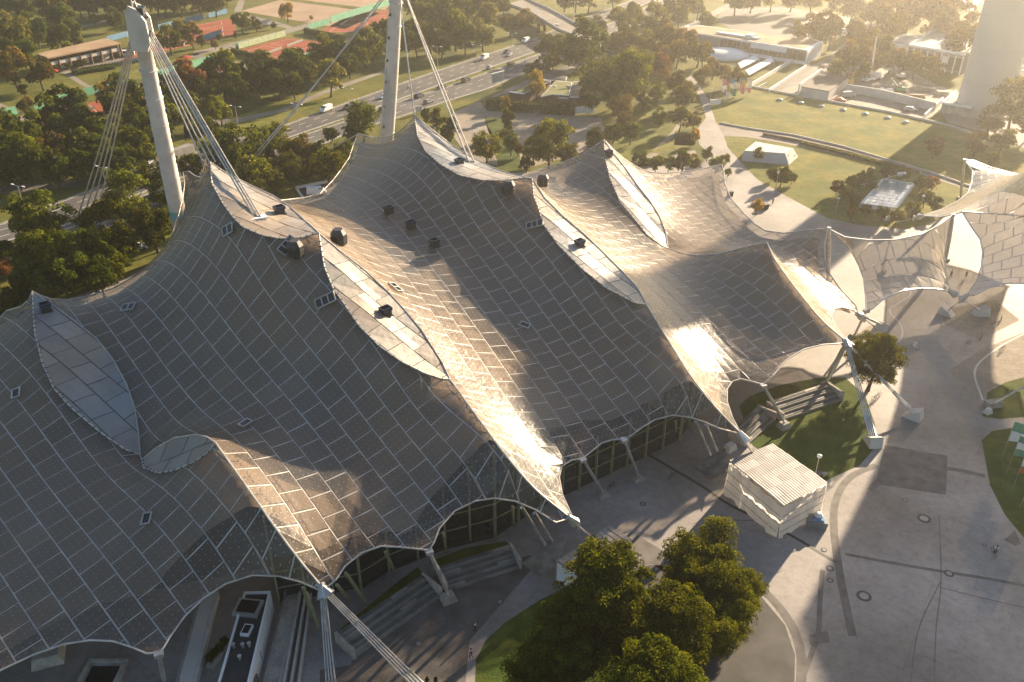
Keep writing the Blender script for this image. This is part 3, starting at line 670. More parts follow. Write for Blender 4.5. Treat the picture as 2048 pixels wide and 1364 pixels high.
M['patch'] = mat('resurfaced_paving', (0.20, 0.182, 0.168), 0.75, var=0.3, scale=0.1, detail=9, spec=0.3)
# ================================================================== GROUND, ROADS, LAWNS, PATHS
mb = MB(); mb.add([(-800, -200, 0), (800, -200, 0), (800, 1400, 0), (-800, 1400, 0)], [(0, 1, 2, 3)]); struct('ground', mb, M['grass'])
# paved forecourt all round the hall
sheet('plaza', [(-500, 1500), (-420, 1080), (-200, 760), (20, 640), (240, 560), (330, 520), (420, 460), (600, 400), (760, 330), (900, 350), (1050, 345), (1200, 330), (1300, 325), (1400, 330), (1420, 310), (1400, 290), (1390, 265), (1412, 235), (1402, 200), (1385, 168), (1372, 158), (1382, 150), (1396, 168), (1415, 195), (1432, 244), (1448, 262), (1455, 294), (1485, 328), (1515, 359), (1580, 396), (1655, 436), (1724, 451), (1809, 458), (1880, 436), (2010, 380), (2300, 480), (2700, 760), (2700, 1500)], 1, M['paving'])
# highway: two carriageways with a grass median
far = [(-160, 478), (0, 449), (100, 411), (175, 383), (250, 352), (330, 326), (468, 280), (564, 253), (700, 203), (885, 138), (1073, 76), (1133, 48), (1234, 12), (1290, -10)]
medA = [(-160, 516), (0, 487), (45, 473), (217, 412), (330, 368), (470, 315), (581, 274), (680, 240), (700, 234), (885, 168), (1070, 104), (1130, 80), (1215, 40), (1330, -10)]
medB = [(-160, 524), (0, 494), (45, 479), (219, 417), (330, 374), (470, 322), (601, 272), (690, 243), (793, 204), (899, 172), (1070, 111), (1130, 86), (1235, 40), (1345, -10)]
near = [(-160, 565), (0, 528), (55, 502), (224, 452), (330, 412), (470, 356), (639, 291), (700, 264), (793, 236), (892, 203), (974, 178), (1049, 146), (1160, 104), (1300, 40), (1400, -8)]
sheet('road', far + rev(medA), 2, M['asphalt']); sheet('road', medB + rev(near), 2, M['asphalt'])
sheet('road', [(-200, 395), (0, 372), (125, 362), (175, 358), (224, 348), (300, 330), (330, 326), (300, 337), (250, 352), (224, 367), (175, 372), (125, 376), (0, 388), (-200, 415)], 3, M['asphalt'])
mb = MB()
def at_line(c, d):
    pts = [G(*p) for p in c]; L = [0.0]
    for a, b in zip(pts, pts[1:]): L.append(L[-1] + (b - a).length)
    d = min(max(d, 0.0), L[-1] - 1e-6)
    for i in range(len(pts) - 1):
        if L[i] <= d <= L[i + 1]: return pts[i].lerp(pts[i + 1], (d - L[i]) / (L[i + 1] - L[i]))
    return pts[-1]
def length(c): pts = [G(*p) for p in c]; return sum((b - a).length for a, b in zip(pts, pts[1:]))
def strip(a, b, w, lev): 
    d = (b - a); n = Vector((-d.y, d.x, 0)).normalized() * w / 2; z = Vector((0, 0, lev * 0.004 - a.z))
    mb.add([a + n + z, a - n + z, b - n + z, b + n + z], [(0, 1, 2, 3)])
for (c0, c1, nl) in ((far, medA, 3), (medB, near, 3)):
    l0, l1 = length(c0), length(c1)
    for k in range(nl + 1):
        u = k / nl; u = 0.035 if k == 0 else 0.965 if k == nl else u
        dd = 0.0; N_ = 90
        pts = [at_line(c0, l0 * i / (N_ * 2)).lerp(at_line(c1, l1 * i / (N_ * 2)), u) for i in range(N_ * 2 + 1)]
        for i, (a, b) in enumerate(zip(pts, pts[1:])):
            if k in (0, nl): strip(a, b, 0.22, 4)
            elif i % 3 == 0: strip(a, b + (b - a) * 0.25, 0.2, 4)
struct('lane_markings', mb, M['line'])
for c, nm in ((far, 'kerb'), (medA, 'kerb'), (medB, 'kerb'), (near, 'kerb')):
    pts = [G(*p) for p in c]; mb = MB(); off = 0.3 if c in (medA, near) else -0.3
    for a, b in zip(pts, pts[1:]):
        d = b - a; n = Vector((d.y, -d.x, 0)).normalized() * off; mb.box(((a + b) / 2 + n + Vector((0, 0, 0.05)))[:], (d.length, 0.3, 0.12), math.atan2(d.y, d.x))
    struct('kerb', mb, M['concrete'])
# service road, gravel yard and paths beyond the roof
sheet('road', [(1141, 128), (1180, 118), (1225, 105), (1190, 132), (1022, 184), (960, 204), (916, 240), (890, 300), (860, 300), (905, 226), (974, 196), (1049, 162)], 2, M['path'])
sheet('gravel_yard', [(905, 226), (960, 204), (975, 222), (1160, 232), (1203, 236), (1210, 268), (1160, 308), (1040, 340), (940, 320), (905, 270)], 3, M['gravel'])
sheet('yard_verge', [(968, 235), (1020, 238), (1038, 300), (1045, 345), (1000, 345), (985, 290)], 4, M['dark_grass'])
sheet('parking_bay', [(930, 240), (966, 238), (982, 262), (1000, 305), (965, 300), (938, 262)], 4, M['path'])
sheet('path', [(1248, 330), (1300, 308), (1345, 262), (1368, 225), (1374, 228), (1352, 268), (1312, 312), (1262, 334)], 2, M['path'])
sheet('path', [(1256, 334), (1330, 314), (1390, 300), (1392, 306), (1332, 321), (1270, 340)], 2, M['path'])
sheet('path', [(-60, 236), (60, 232), (250, 205), (330, 235), (470, 238), (560, 218), (650, 180), (760, 142), (800, 124), (802, 130), (762, 148), (655, 186), (565, 224), (475, 246), (430, 255), (330, 246), (250, 214), (60, 240), (-60, 246)], 2, M['path'])
sheet('path', [(386, 104), (470, 84), (560, 62), (640, 40), (720, 18), (800, -8), (830, -8), (700, 30), (590, 63), (480, 93), (386, 112)], 2, M['path'])
sheet('path', [(390, 106), (440, 118), (492, 128), (490, 134), (430, 124), (380, 114)], 2, M['path'])
sheet('path', [(468, 22), (478, 0), (490, 0), (482, 26), (560, 45), (590, 55), (586, 60), (500, 40)], 3, M['path'])
sheet('path', [(130, 150), (142, 148), (210, 190), (198, 192)], 2, M['path'])
sheet('path', [(0, 206), (40, 224), (28, 230), (-30, 216)], 2, M['path'])
sheet('path', [(155, 52), (190, 46), (215, 38), (216, 42), (190, 51), (158, 57)], 2, M['path'])
sheet('cafe_terrace', [(100, 140), (130, 148), (170, 140), (215, 128), (300, 118), (300, 108), (210, 118), (120, 132)], 2, M['path'])
sheet('road', [(1010, 12), (1040, -20), (1500, -20), (1440, 0), (1300, 30), (1190, 80), (1150, 95), (1110, 80)], 1, M['grass'])
sheet('car_park', [(1432, 40), (1448, 18), (1560, 14), (1640, 24), (1720, 38), (1770, 60), (1660, 75), (1600, 84), (1480, 68)], 2, M['asphalt'])
sheet('road', [(1350, 60), (1392, 40), (1440, 14), (1500, -8), (1530, -8), (1452, 20), (1400, 48), (1362, 68)], 3, M['path'])
sheet('road', [(1560, 180), (1600, 150), (1640, 122), (1672, 100), (1690, 84), (1712, 80), (1706, 100), (1668, 128), (1640, 152), (1612, 182), (1596, 194)], 2, M['asphalt'])
sheet('sunken_yard', [(1500, 176), (1560, 180), (1600, 168), (1720, 170), (1885, 224), (1850, 238), (1780, 224), (1600, 193)], 3, M['path'])
sheet('service_yard', [(1660, 155), (1710, 128), (1790, 128), (1870, 168), (1930, 190), (2060, 230), (2060, 300), (1990, 272), (1895, 245), (1880, 222), (1720, 172)], 2, M['path'])
sheet('ramp', [(1536, 180), (1600, 135), (1618, 124), (1632, 132), (1548, 186)], 4, M['dark_paving'])
sheet('lake', [(1862, 14), (1876, -8), (1915, -30), (1990, -30), (1958, 6), (1946, 22), (1920, 16), (1895, 4)], 3, M['water'])
# lawns right of the roof
sheet('lawn', [(1420, 212), (1433, 184), (1495, 174), (1601, 195), (1775, 226), (1895, 253), (1980, 280), (2060, 306), (2120, 345), (2060, 392), (1929, 371), (1861, 346), (1792, 326), (1690, 295), (1587, 271), (1492, 257), (1434, 246)], 4, M['lawn'])
sheet('lawn', [(1447, 273), (1492, 275), (1553, 285), (1655, 306), (1758, 330), (1844, 351), (1929, 377), (1950, 400), (1895, 433), (1853, 450), (1809, 458), (1724, 451), (1655, 436), (1580, 396), (1515, 359), (1485, 328), (1457, 294)], 4, M['lawn'])
sheet('promenade', [(1434, 247), (1492, 258), (1587, 272), (1690, 296), (1792, 327), (1861, 347), (1940, 375), (1960, 390), (1930, 377), (1844, 350), (1758, 329), (1655, 305), (1553, 284), (1492, 274), (1447, 272)], 5, M['path'])
sheet('lawn', [(1210, 300), (1240, 250), (1300, 215), (1345, 215), (1330, 250), (1290, 300), (1240, 325)], 3, M['lawn'])
sheet('lawn', [(1300, 306), (1345, 275), (1395, 262), (1390, 290), (1340, 306)], 3, M['lawn'])
sheet('lawn', [(1348, 290), (1350, 262), (1386, 255), (1390, 292)], 3, M['lawn'])
sheet('lawn', [(1040, 8), (1080, -20), (1240, -20), (1160, 24), (1085, 40)], 3, M['lawn'])
sheet('lawn', [(450, 240), (560, 205), (640, 175), (690, 168), (640, 205), (560, 240), (470, 268)], 1, M['lawn'])
sheet('lawn', [(130, 190), (250, 160), (330, 150), (470, 118), (470, 110), (600, 70), (640, 60), (560, 64), (400, 108), (300, 130), (120, 190), (0, 215), (0, 225)], 1, M['lawn'])
# lawns in the forecourt, under and beyond the eaves
sheet('lawn', [(1478, 812), (1500, 792), (1560, 770), (1640, 755), (1690, 755), (1730, 790), (1750, 850), (1750, 895), (1720, 930), (1640, 967), (1560, 935), (1505, 890)], 3, M['dark_grass'])
sheet('lawn', [(676, 1262), (720, 1225), (800, 1160), (835, 1135), (850, 1150), (830, 1175), (700, 1270)], 3, M['dark_grass'])
sheet('lawn', [(872, 1118), (930, 1096), (1010, 1082), (1028, 1095), (1030, 1107), (887, 1158), (872, 1140)], 3, M['dark_grass'])
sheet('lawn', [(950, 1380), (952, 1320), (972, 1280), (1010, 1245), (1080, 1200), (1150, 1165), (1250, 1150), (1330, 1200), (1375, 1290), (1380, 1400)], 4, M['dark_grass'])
sheet('paving_or_shade_patch', [(1150, 1160), (1300, 1130), (1440, 1140), (1520, 1190), (1570, 1250), (1590, 1310), (1588, 1400), (1000, 1400), (1100, 1200)], 3, M['dark_paving'])  # dark sheet standing in for the big trees' shade inside the ring
sheet('lawn', [(1965, 833), (1975, 785), (2010, 765), (2100, 740), (2200, 780), (2100, 830), (2000, 838)], 3, M['dark_grass'])
sheet('lawn', [(1963, 880), (1985, 862), (2060, 850), (2250, 850), (2400, 1000), (2200, 1120), (2060, 1090), (2010, 1030), (1980, 970)], 3, M['dark_grass'])
# ring of darker setts round the lawn with the big trees; drains and bands in the paving
def band(name, px, w, lev, m):
    pts = smooth_line([G(*p) for p in px], 8); L, Rr = [], []
    for i, p in enumerate(pts):
        d = pts[min(i + 1, len(pts) - 1)] - pts[max(i - 1, 0)]; n = Vector((-d.y, d.x, 0)).normalized() * w / 2; L.append(p + n); Rr.append(p - n)
    b = MB(); vs = [(p.x, p.y, lev * 0.004) for p in L + Rr]; k = len(pts)
    return struct(name, b.add(vs, [(k + i, k + i + 1, i + 1, i) for i in range(k - 1)]), m)
band('paving_band', [(1150, 1160), (1300, 1122), (1440, 1130), (1525, 1180), (1580, 1245), (1602, 1310), (1600, 1400)], 1.1, 4, M['band'])
band('paving_band', [(1752, 930), (1700, 955), (1672, 1000), (1668, 1060), (1680, 1150), (1695, 1225), (1705, 1272)], 1.0, 4, M['band'])
band('paving_band', [(1280, 900), (1400, 970), (1460, 1010), (1580, 1070), (1672, 1125)], 0.45, 5, M['black'])
band('paving_band', [(1690, 1108), (1780, 1125), (1890, 1144), (1980, 1158), (2080, 1178)], 0.5, 5, M['band'])
band('paving_band', [(1645, 1140), (1640, 1200), (1637, 1262), (1622, 1310), (1600, 1370)], 0.6, 5, M['band'])
band('paving_band', [(1880, 1165), (1840, 1250), (1825, 1330), (1820, 1400)], 0.12, 5, M['band'])
band('paving_band', [(1560, 1040), (1470, 1040), (1440, 1030)], 0.2, 5, M['band'])
band('paving_band', [(1740, 980), (1770, 955), (1830, 940), (1900, 938), (1970, 952)], 0.9, 4, M['band'])
band('paving_band', [(1878, 1030), (1882, 1160), (1872, 1260), (1868, 1380)], 0.12, 5, M['band'])
band('paving_band', [(2048, 1215), (1960, 1195), (1880, 1175)], 0.12, 5, M['band'])
band('paving_band', [(1250, 1075), (1340, 1130), (1420, 1180)], 3.0, 3, M['band'])
band('paving_band', [(1760, 700), (1800, 680), (1802, 650), (1780, 620), (1820, 590), (1815, 560)], 0.3, 4, M['pale_concrete'])
band('paving_band', [(1965, 800), (1950, 740), (1990, 700), (2048, 668), (2100, 650)], 0.35, 4, M['pale_concrete'])
sheet('paving_or_shade_patch', [(1770, 890), (1895, 912), (1892, 990), (1750, 968)], 3, M['band'])
sheet('paving_or_shade_patch', [(1640, 1265), (1655, 1262), (1660, 1285), (1620, 1290), (1618, 1270)], 6, M['band'])
sheet('paving_or_shade_patch', [(2008, 1080), (2030, 1062), (2042, 1088), (2030, 1092)], 4, M['band'])
sheet('paving_or_shade_patch', [(640, 1340), (700, 1330), (740, 1250), (880, 1180), (1060, 1110), (1070, 1130), (1010, 1200), (940, 1280), (930, 1370), (640, 1370)], 3, M['cobble'])
sheet('paving_or_shade_patch', [(1690, 690), (1740, 650), (1790, 690), (1780, 730), (1720, 740)], 2, M['gravel'])
sheet('paving_or_shade_patch', [(1880, 620), (1990, 600), (2040, 640), (1960, 680), (1890, 650)], 2, M['gravel'])
sheet('paving_or_shade_patch', [(1900, 740), (1960, 700), (2060, 660), (2060, 755), (1975, 790), (1930, 800)], 2, M['gravel'])
sheet('hall_floor', [(-300, 1300), (300, 1180), (560, 1130), (720, 1181), (777, 1144), (890, 1099), (988, 1076), (1100, 1000), (1340, 880), (1420, 800), (1450, 600), (1000, 500), (300, 700)], 3, M['black_felt'])  # floor coloured near black to stand for the dark under the roof
mb = MB()
for i, (px, py, r) in enumerate([(1728, 1192, 0.9), (1848, 1037, 0.9), (1286, 1008, 0.45), (837, 1287, 0.45), (1000, 1204, 0.45), (1648, 1100, 0.4), (1660, 1137, 0.5), (1660, 1161, 0.4), (1898, 1147, 0.6), (1970, 1090, 0.3), (1810, 1000, 0.4), (1180, 940, 0.4)]):
    g = G(px, py); t = thing('manhole', ['round cast manhole cover with a paved ring on the open forecourt, nearest the bottom', 'ringed round manhole cover on the open forecourt below the paving patch', 'small round manhole cover on the sunlit paving beside the wrapped structure', 'dark round manhole cover on the setts below the lower concrete steps', 'dark round manhole cover on the setts right of the leaning strut base', 'pale manhole cover by the skip at the corner of the wrapped structure', 'pale square-set manhole cover in the curved drain band', 'small pale manhole cover in the drain band, lower of two', 'pale manhole cover in the straight drain across the forecourt', 'tiny manhole cover near the cyclist at the right', 'small dark manhole cover beside the dark paving patch', 'small dark manhole cover under the roof edge'][i], 'manhole', (g.x, g.y, 0))
    part(t, 'rim', MB().lathe([(r, 0.016), (r, 0.03), (r * 0.75, 0.032), (r * 0.7, 0.026)], n=20), M['dark_paving'], world=False)
    part(t, 'cover', MB().lathe([(r * 0.62, 0.018), (r * 0.62, 0.034), (r * 0.5, 0.036)], n=20), M['concrete'] if r > 0.4 and i in (5, 6, 7, 8) else M['grey_paint'], world=False)
# ================================================================== MASTS, STAYS, STRUTS, HALL FRONT
def mast(label, base, top, r0, r1, head=True):
    t = thing('roof_mast', label, 'mast', base); d = (top - base); n = 12
    prof = [base.lerp(top, u) for u in (0, 0.1, 0.3, 0.5, 0.7, 0.9, 1.0)]
    rr = [r0 * 0.8, r0 * 0.92, r0, r0, r0 * 0.95, r1, r1 * 0.95]
    part(t, 'shaft', MB().tube(prof, rr, 20), M['mast_paint'], smooth=True)
    ax = d.normalized(); a = ax.cross(Vector((0, 0, 1))).normalized(); b = ax.cross(a)
    for k, u in enumerate((0.22, 0.34, 0.48, 0.6, 0.72, 0.84)):      # climbing irons and lugs on both sides
        c = base.lerp(top, u)
        for s in (-1, 1):
            e = c + a * s * (r0 + 0.12); part(t, 'lug', MB().box(e[:], (0.5, 0.5, 0.7), 0.3), M['dark_metal'])
    for u in (0.18, 0.3, 0.42, 0.54, 0.66, 0.78, 0.9):
        c = base.lerp(top, u); part(t, 'flange', MB().tube([c - ax * 0.08, c + ax * 0.08], r0 * 1.03, 20), M['mast_paint'])
    return t, ax, a, b
M['mast_paint'] = mat('mast_paint', (0.45, 0.42, 0.385), 0.55, scale=0.35, col2=(0.60, 0.57, 0.53), detail=10, spec=0.4, bump=0.1, bscale=1.0)
# left mast
base = G(372, 505); top = ydist(287, 92, base.y - 7); t, ax, ea, eb = mast('tall pale steel mast with a forked head standing behind the left end of the roof', base, top, 1.75, 1.5)
side = Vector((1, 0, 0)) - ax * ax.x; side.normalize(); fwd = ax.cross(side)
fr = Matrix((side, fwd, ax)).transposed()
def loc_box(mb, c, d, org, fr, top_=1.0):
    b = MB().box((0, 0, 0), d, 0, top_); b.v = [tuple(org + fr @ (Vector(v) + Vector(c))) for v in b.v]; mb.add(b.v, b.f)
hd = MB(); H = [(-1.9, 0), (-1.75, 6.5), (-0.9, 8.0), (0.5, 7.4), (1.9, 5.2), (2.0, 1.2), (1.2, -0.6), (-1.2, -0.6)]
for s in (-1.25, 1.25):
    pl = [top + fr @ Vector((x, s - 0.25, z)) for x, z in H] + [top + fr @ Vector((x, s + 0.25, z)) for x, z in H]; n = len(H)
    hd.add(pl, [tuple(range(n)), tuple(range(n, 2 * n))[::-1]] + [(i, n + i, n + (i + 1) % n, (i + 1) % n) for i in range(n)])
part(t, 'mast_head', hd, M['mast_paint'])
sd = MB(); 
for (x, z, w, h) in ((0.3, 6.9, 2.6, 1.2), (1.3, 3.6, 1.1, 3.6), (-0.6, 3.0, 2.0, 5.6)): loc_box(sd, (x, 0, z), (w, 1.9, h), top, fr)
part(t, 'cable_saddle', sd, M['dark_metal'])
tp = MB()
for x in (-0.6, 0.2): tp.tube([top + fr @ Vector((x, 0, 7.5)), top + fr @ Vector((x * 0.4 - 0.4, 0, 10.2))], 0.14, 6)
tp.lathe([(0.02, -0.4), (0.4, 0), (0.02, 0.4)], (top + fr @ Vector((-0.5, 0, 10.3)))[:], 8)
part(t, 'top_lamp', tp, M['steel'])
for k, (c, u) in enumerate((('band_yellow', 0.185), ('band_blue', 0.206), ('band_teal', 0.228))):
    m_ = mat(c, [(0.35, 0.36, 0.12), (0.12, 0.30, 0.46), (0.12, 0.34, 0.30)][k], 0.6, var=0.2)
    c0 = base.lerp(top, u); part(t, 'painted_band', MB().tube([c0 - ax * 0.55, c0 + ax * 0.55], 1.74, 20), m_, ['yellow-green painted band', 'blue painted band', 'teal painted band'][k])
def cable(par, a, b, r, sag=0.0, name='stay_cable', m=None):
    pts = [a.lerp(b, i / 8) - Vector((0, 0, sag * 4 * (i / 8) * (1 - i / 8))) for i in range(9)]
    return part(par, name, MB().tube(pts, r, 6), m or M['cable'])
hl = top + fr @ Vector((-1.5, 0, 1.5)); hr_ = top + fr @ Vector((1.7, 0, 3.5))
for k in range(4):
    g = G(150 + k * 13, 470, 0.0) + Vector((0, 0, 1.5)); cable(t, hl + fr @ Vector((-0.5 + 0.3 * k, -0.6 + 0.4 * k, 0.2 * k)), g, 0.16, 0.8)
ap2 = G(424, 328, 36)
for k in range(4): cable(t, hr_ + fr @ Vector((0.1 * k - 0.3, -0.7 + 0.45 * k, -2.0)), ap2 + Vector((-1.5 + 1.0 * k, 0.3, 0.3)), 0.13, 0.3)
pt = hall.hit(516, 441, 32)
for k in range(3): cable(t, hr_ + fr @ Vector((0.2, -0.5 + 0.5 * k, -1.0 + 0.3 * k)), pt + Vector((-0.5 + 0.5 * k, 0, 0.6)), 0.13, 0.3)
nz_ = hall.nrm(pt.x, pt.y)
part(t, 'anchor_plate', MB().box((pt + Vector((0, 0, 0.45)))[:], (2.6, 1.6, 0.35), 0.5), M['white'])
# centre mast
base2 = G(772, 322); top2 = ydist(794, -36, base2.y - 5); t2, ax2, ea2, eb2 = mast('tall pale mast behind the roof, its head above the top of the picture', base2, top2, 1.95, 1.65)
hd = MB().tube([top2 - ax2 * 4, top2 + ax2 * 1], [1.9, 1.7], 8); part(t2, 'mast_head', hd, M['mast_paint'])
part(t2, 'cable_saddle', MB().box((top2 - ax2 * 1.5)[:], (3.6, 3.0, 2.0), 0.2), M['dark_metal'])
h2 = top2 - ax2 * 1.0
for k in range(2): cable(t2, h2 + Vector((-1.6, 0, -0.8 + k)), G(470 + 10 * k, 352, 2.0), 0.17, 1.0)
cable(t2, h2 + Vector((0.6, -1, -1)), G(829, 233, 31.5) + Vector((0, 0, 0.4)), 0.15, 0.2)
for k in range(2):
    q = hall.hit(938 + 10 * k, 327, 29); cable(t2, h2 + Vector((1.6, -0.5 + k, -0.5)), q + Vector((0, 0, 0.4)), 0.17, 0.5)
for k in range(3): cable(t2, h2 + Vector((-0.8 + 0.3 * k, 1.2, -0.8)), G(752 + 6 * k, 330, 0.5), 0.12, 0.3)
part(t2, 'painted_band', MB().tube([base2 + ax2 * 1.0, base2 + ax2 * 2.2], 1.85, 20), bpy.data.materials['band_blue'])
# extra thin tie from the small back peak to the ground
part(t2, 'tie_cable', MB().tube([G(716, 268, 22), G(640, 310, 1.0)], 0.12, 6), M['cable'])
# struts under the eaves: tapered tubes on concrete feet
def strut(label, foot_px, head, foot_h=1.0, r=0.26, fs=(1.9, 1.5)):
    f = G(*foot_px); f.z = 0
    t = thing('eaves_strut', label, 'strut', f, 0, 'struts propping the eaves')
    a = f + Vector((0, 0, foot_h)); ang = math.atan2(head.y - f.y, head.x - f.x)
    pts = [a.lerp(head, u) for u in (0, 0.12, 0.5, 0.88, 1)]
    part(t, 'tube', MB().tube(pts, [r * 0.5, r * 0.85, r, r * 0.85, r * 0.5], 10), M['steel'], smooth=True)
    part(t, 'foot', MB().box((f + Vector((0, 0, foot_h / 2)))[:], (fs[0], fs[1], foot_h + 0.02), 0.5, top=0.72), M['concrete'])
    part(t, 'head_fitting', MB().box((head - Vector((0, 0, 0.1)))[:], (0.9, 0.9, 0.45), 0.4), M['steel'])
    return t
strut('white strut propping the eaves between the two flights of concrete steps', (897, 1200), v_a2[-1])
strut('white strut standing on the round paved bed under the middle eaves', (1206, 990), v_a4[-1], 0.5)
strut('white strut propping the middle eaves beside the glass front', (1276, 957), v_a5[-1], 0.5)
strut('white strut at the upper end of the concrete steps on the lawn', (1567, 855), v_a7[-1])
strut('white strut with no steps beside it, propping the eaves left of the white-walled block', (335, 1390), v_a0[-1])
strut('thick grey raking prop under the corner node with the long tie-downs', (1652, 768), v_a8[-1] - Vector((0, 0, 0.4)), 0.4, 0.45)
strut('slim strut raking up to the far right tip of the hall roof', (1768, 660), v_a9[-1] + Vector((0, 0, 0.1)), 0.8, 0.24)
strut('slim strut crossing under the small canopy to its left lower corner', (1709, 672), G(1733, 621, 6), 0.4, 0.24)
# twin props left of each tied-down corner
for (lab, feet, hd_) in (('pair of white props below the corner node above the grey netting', [(1090, 1090), (1103, 1082)], [(1044, 1012), (1069, 1024)]), ('pair of white props below the eaves left of the wrapped structure', [(1422, 914), (1436, 908)], [(1392, 842), (1412, 848)])):
    f = G(*feet[0]); t = thing('prop_pair', lab, 'props', f)
    for a, b in zip(feet, hd_): part(t, 'tube', MB().tube([G(*a), hall.hit(b[0], b[1], 8) - Vector((0, 0, 0.2))], 0.24, 8), M['steel'], smooth=True)
# tie-downs: cable bundles from the roof nodes to concrete anchors
def tie(label, node_, foot, n, spread=0.35, r=0.12, block=True, socket=0.72):
    t = thing('tie_down', label, 'tie-down', (foot.x, foot.y, 0), 0, 'tie-downs holding the roof corners'); d = (foot - node_).normalized(); s = d.cross(Vector((0, 0, 1))).normalized()
    for k in range(n):
        o = s * (k - (n - 1) / 2) * spread; a = node_ + o * 0.5; b = foot + o
        m = a.lerp(b, socket); part(t, 'cable', MB().tube([a, m], r * 0.75, 6), M['cable']); part(t, 'rod', MB().tube([m - d * 0.2, b], r * 1.3, 8), M['steel'], smooth=True)
    part(t, 'node_fitting', MB().tube([node_ - d * 0.6, node_ + d * 1.2], [0.35, 0.75], 8), M['steel'])
    part(t, 'sleeve', MB().box((node_.lerp(foot, 0.3))[:], (0.3, 0.3, 1.2), math.atan2(d.y, d.x)), M['steel'])
    if block:
        c = Vector((foot.x, foot.y, 0)); a = math.atan2(d.y, d.x); pr = [(-1.4, 0), (1.6, 0), (1.2, 1.9), (-0.2, 1.1)]
        ca, sa = math.cos(a), math.sin(a); vs = []
        for y in (-1.0, 1.0): vs += [c + Vector((x * ca - y * sa, x * sa + y * ca, z)) for x, z in pr]
        part(t, 'anchor_block', MB().add(vs, [(0, 1, 2, 3), (7, 6, 5, 4), (0, 4, 5, 1), (1, 5, 6, 2), (2, 6, 7, 3), (3, 7, 4, 0)]), M['pale_concrete'])
    return t
A9n = v_a8[-1]
tie('four tie-down rods running from the roof corner to the block on the lawn edge', A9n, G(1746, 875, 1.0), 4)
tie('three tie-down rods passing the round tree to the block out on the paving', A9n, G(1826, 824, 1.0), 3)
A2n = v_a1[-1]
tie('sunlit bundle of four tie-down cables running past the lower concrete steps', A2n, G(885, 1420, 1.0), 4, 0.4)
tie('shaded tie-down cables dropping to the bottom edge right of the white-walled block', A2n, G(668, 1440, 1.0), 4, 0.35)
A4n = v_a3[-1]; tie('short bundle of curved tie-down cables entering the corrugated shelter', A4n, G(1195, 1085, 2.0), 4, 0.35, 0.14)
A7n = v_a6[-1]; tie('short bundle of tie-down cables entering the top of the wrapped structure', A7n, G(1515, 915, 4.6), 4, 0.35, 0.14, block=False)
tie('single rod from the hall roof tip to a wedge block', v_a9[-1], G(1757, 660, 0.8), 1)
# glass front under the eaves
fac = [G(560, 1205), G(720, 1176), G(777, 1140), G(890, 1092), G(988, 1066), Vector((7, 94, 0)), Vector((17, 101, 0)), Vector((26, 107.5, 0)), Vector((32, 117, 0)), Vector((35, 132, 0)), Vector((38, 150, 0))]
t = thing('glass_front', 'dark glazed front of the hall with olive posts, set back under the eaves', 'facade', fac[2])
for a, b in zip(fac, fac[1:]):
    L = (b - a).length; k = max(1, int(L / 3.0))
    for i in range(k):
        p, q = a.lerp(b, i / k), a.lerp(b, (i + 1) / k)
        hp, hq = float(hall.z(p.x, p.y)) - 1.2, float(hall.z(q.x, q.y)) - 1.2
        d = (q - p); n = Vector((-d.y, d.x, 0)).normalized()
        part(t, 'pane', MB().add([p + d * 0.03 + n * 0.05, q - d * 0.03 + n * 0.05, q - d * 0.03 + n * 0.05 + Vector((0, 0, hq)), p + d * 0.03 + n * 0.05 + Vector((0, 0, hp)), p + d * 0.03 - n * 0.01, q - d * 0.03 - n * 0.01, q - d * 0.03 - n * 0.01 + Vector((0, 0, hq)), p + d * 0.03 - n * 0.01 + Vector((0, 0, hp))], [(3, 2, 1, 0), (4, 5, 6, 7), (0, 1, 5, 4), (2, 3, 7, 6)]), M['glass'])
        part(t, 'post', MB().box((p.x - n.x * 0.25, p.y - n.y * 0.25, hp / 2), (0.22, 0.4, hp), math.atan2(d.y, d.x)), M['olive_post'])
        for z in (2.6, 5.2):
            if z < min(hp, hq): part(t, 'rail', MB().box(((p.x + q.x) / 2 - n.x * 0.12, (p.y + q.y) / 2 - n.y * 0.12, z), (L / k - 0.24, 0.12, 0.16), math.atan2(d.y, d.x)), M['olive_post'])
# raking olive props in front of it
for i, (a, b) in enumerate([((790, 1145), (770, 1098)), ((735, 1208), (690, 1140)), ((700, 1200), (672, 1164)), ((990, 1080), (990, 1003)), ((1028, 1050), (1025, 1008)), ((893, 1104), (886, 1060)), ((1352, 868), (1352, 838)), ((640, 1260), (612, 1180)), ((625, 1240), (605, 1170))]):
    f = G(*a); h = hall.hit(b[0], b[1], 9) - Vector((0, 0, 0.4))
    solo('olive_prop', ['olive steel prop right of the first eaves arch', 'olive prop leaning inside the arch by the roof corner', 'olive prop closest to the roof corner with the long cables', 'olive prop in the middle of the arch over the dark kiosk', 'olive prop at the right of the dark kiosk', 'olive prop at the left of the dark kiosk', 'olive prop in the arch left of the wrapped structure', 'olive prop just right of the white-walled block', 'olive prop behind the shaded cable bundle'][i], 'prop', MB().box(((f + h) / 2)[:], (0.3, 0.3, (h - f).length), 0, tilt=(h - f).to_track_quat('Z', 'Y').to_euler()), M['olive_post'], (f.x, f.y, 0))
k_ = G(893, 1075); t = thing('kiosk', 'dark glazed kiosk standing under the arch of the eaves', 'kiosk', k_)
kx = [G(896, 1082), G(978, 1064)]; kd = (kx[1] - kx[0]); ka = math.atan2(kd.y, kd.x); kc = (kx[0] + kx[1]) / 2 + Vector((-math.sin(ka), math.cos(ka), 0)) * 1.6
part(t, 'body', MB().box((kc.x, kc.y, 1.3), (kd.length, 3.0, 2.6), ka), M['teal_glass']); part(t, 'roof', MB().box((kc.x, kc.y, 2.7), (kd.length + 0.5, 3.5, 0.2), ka), M['grey_paint'])
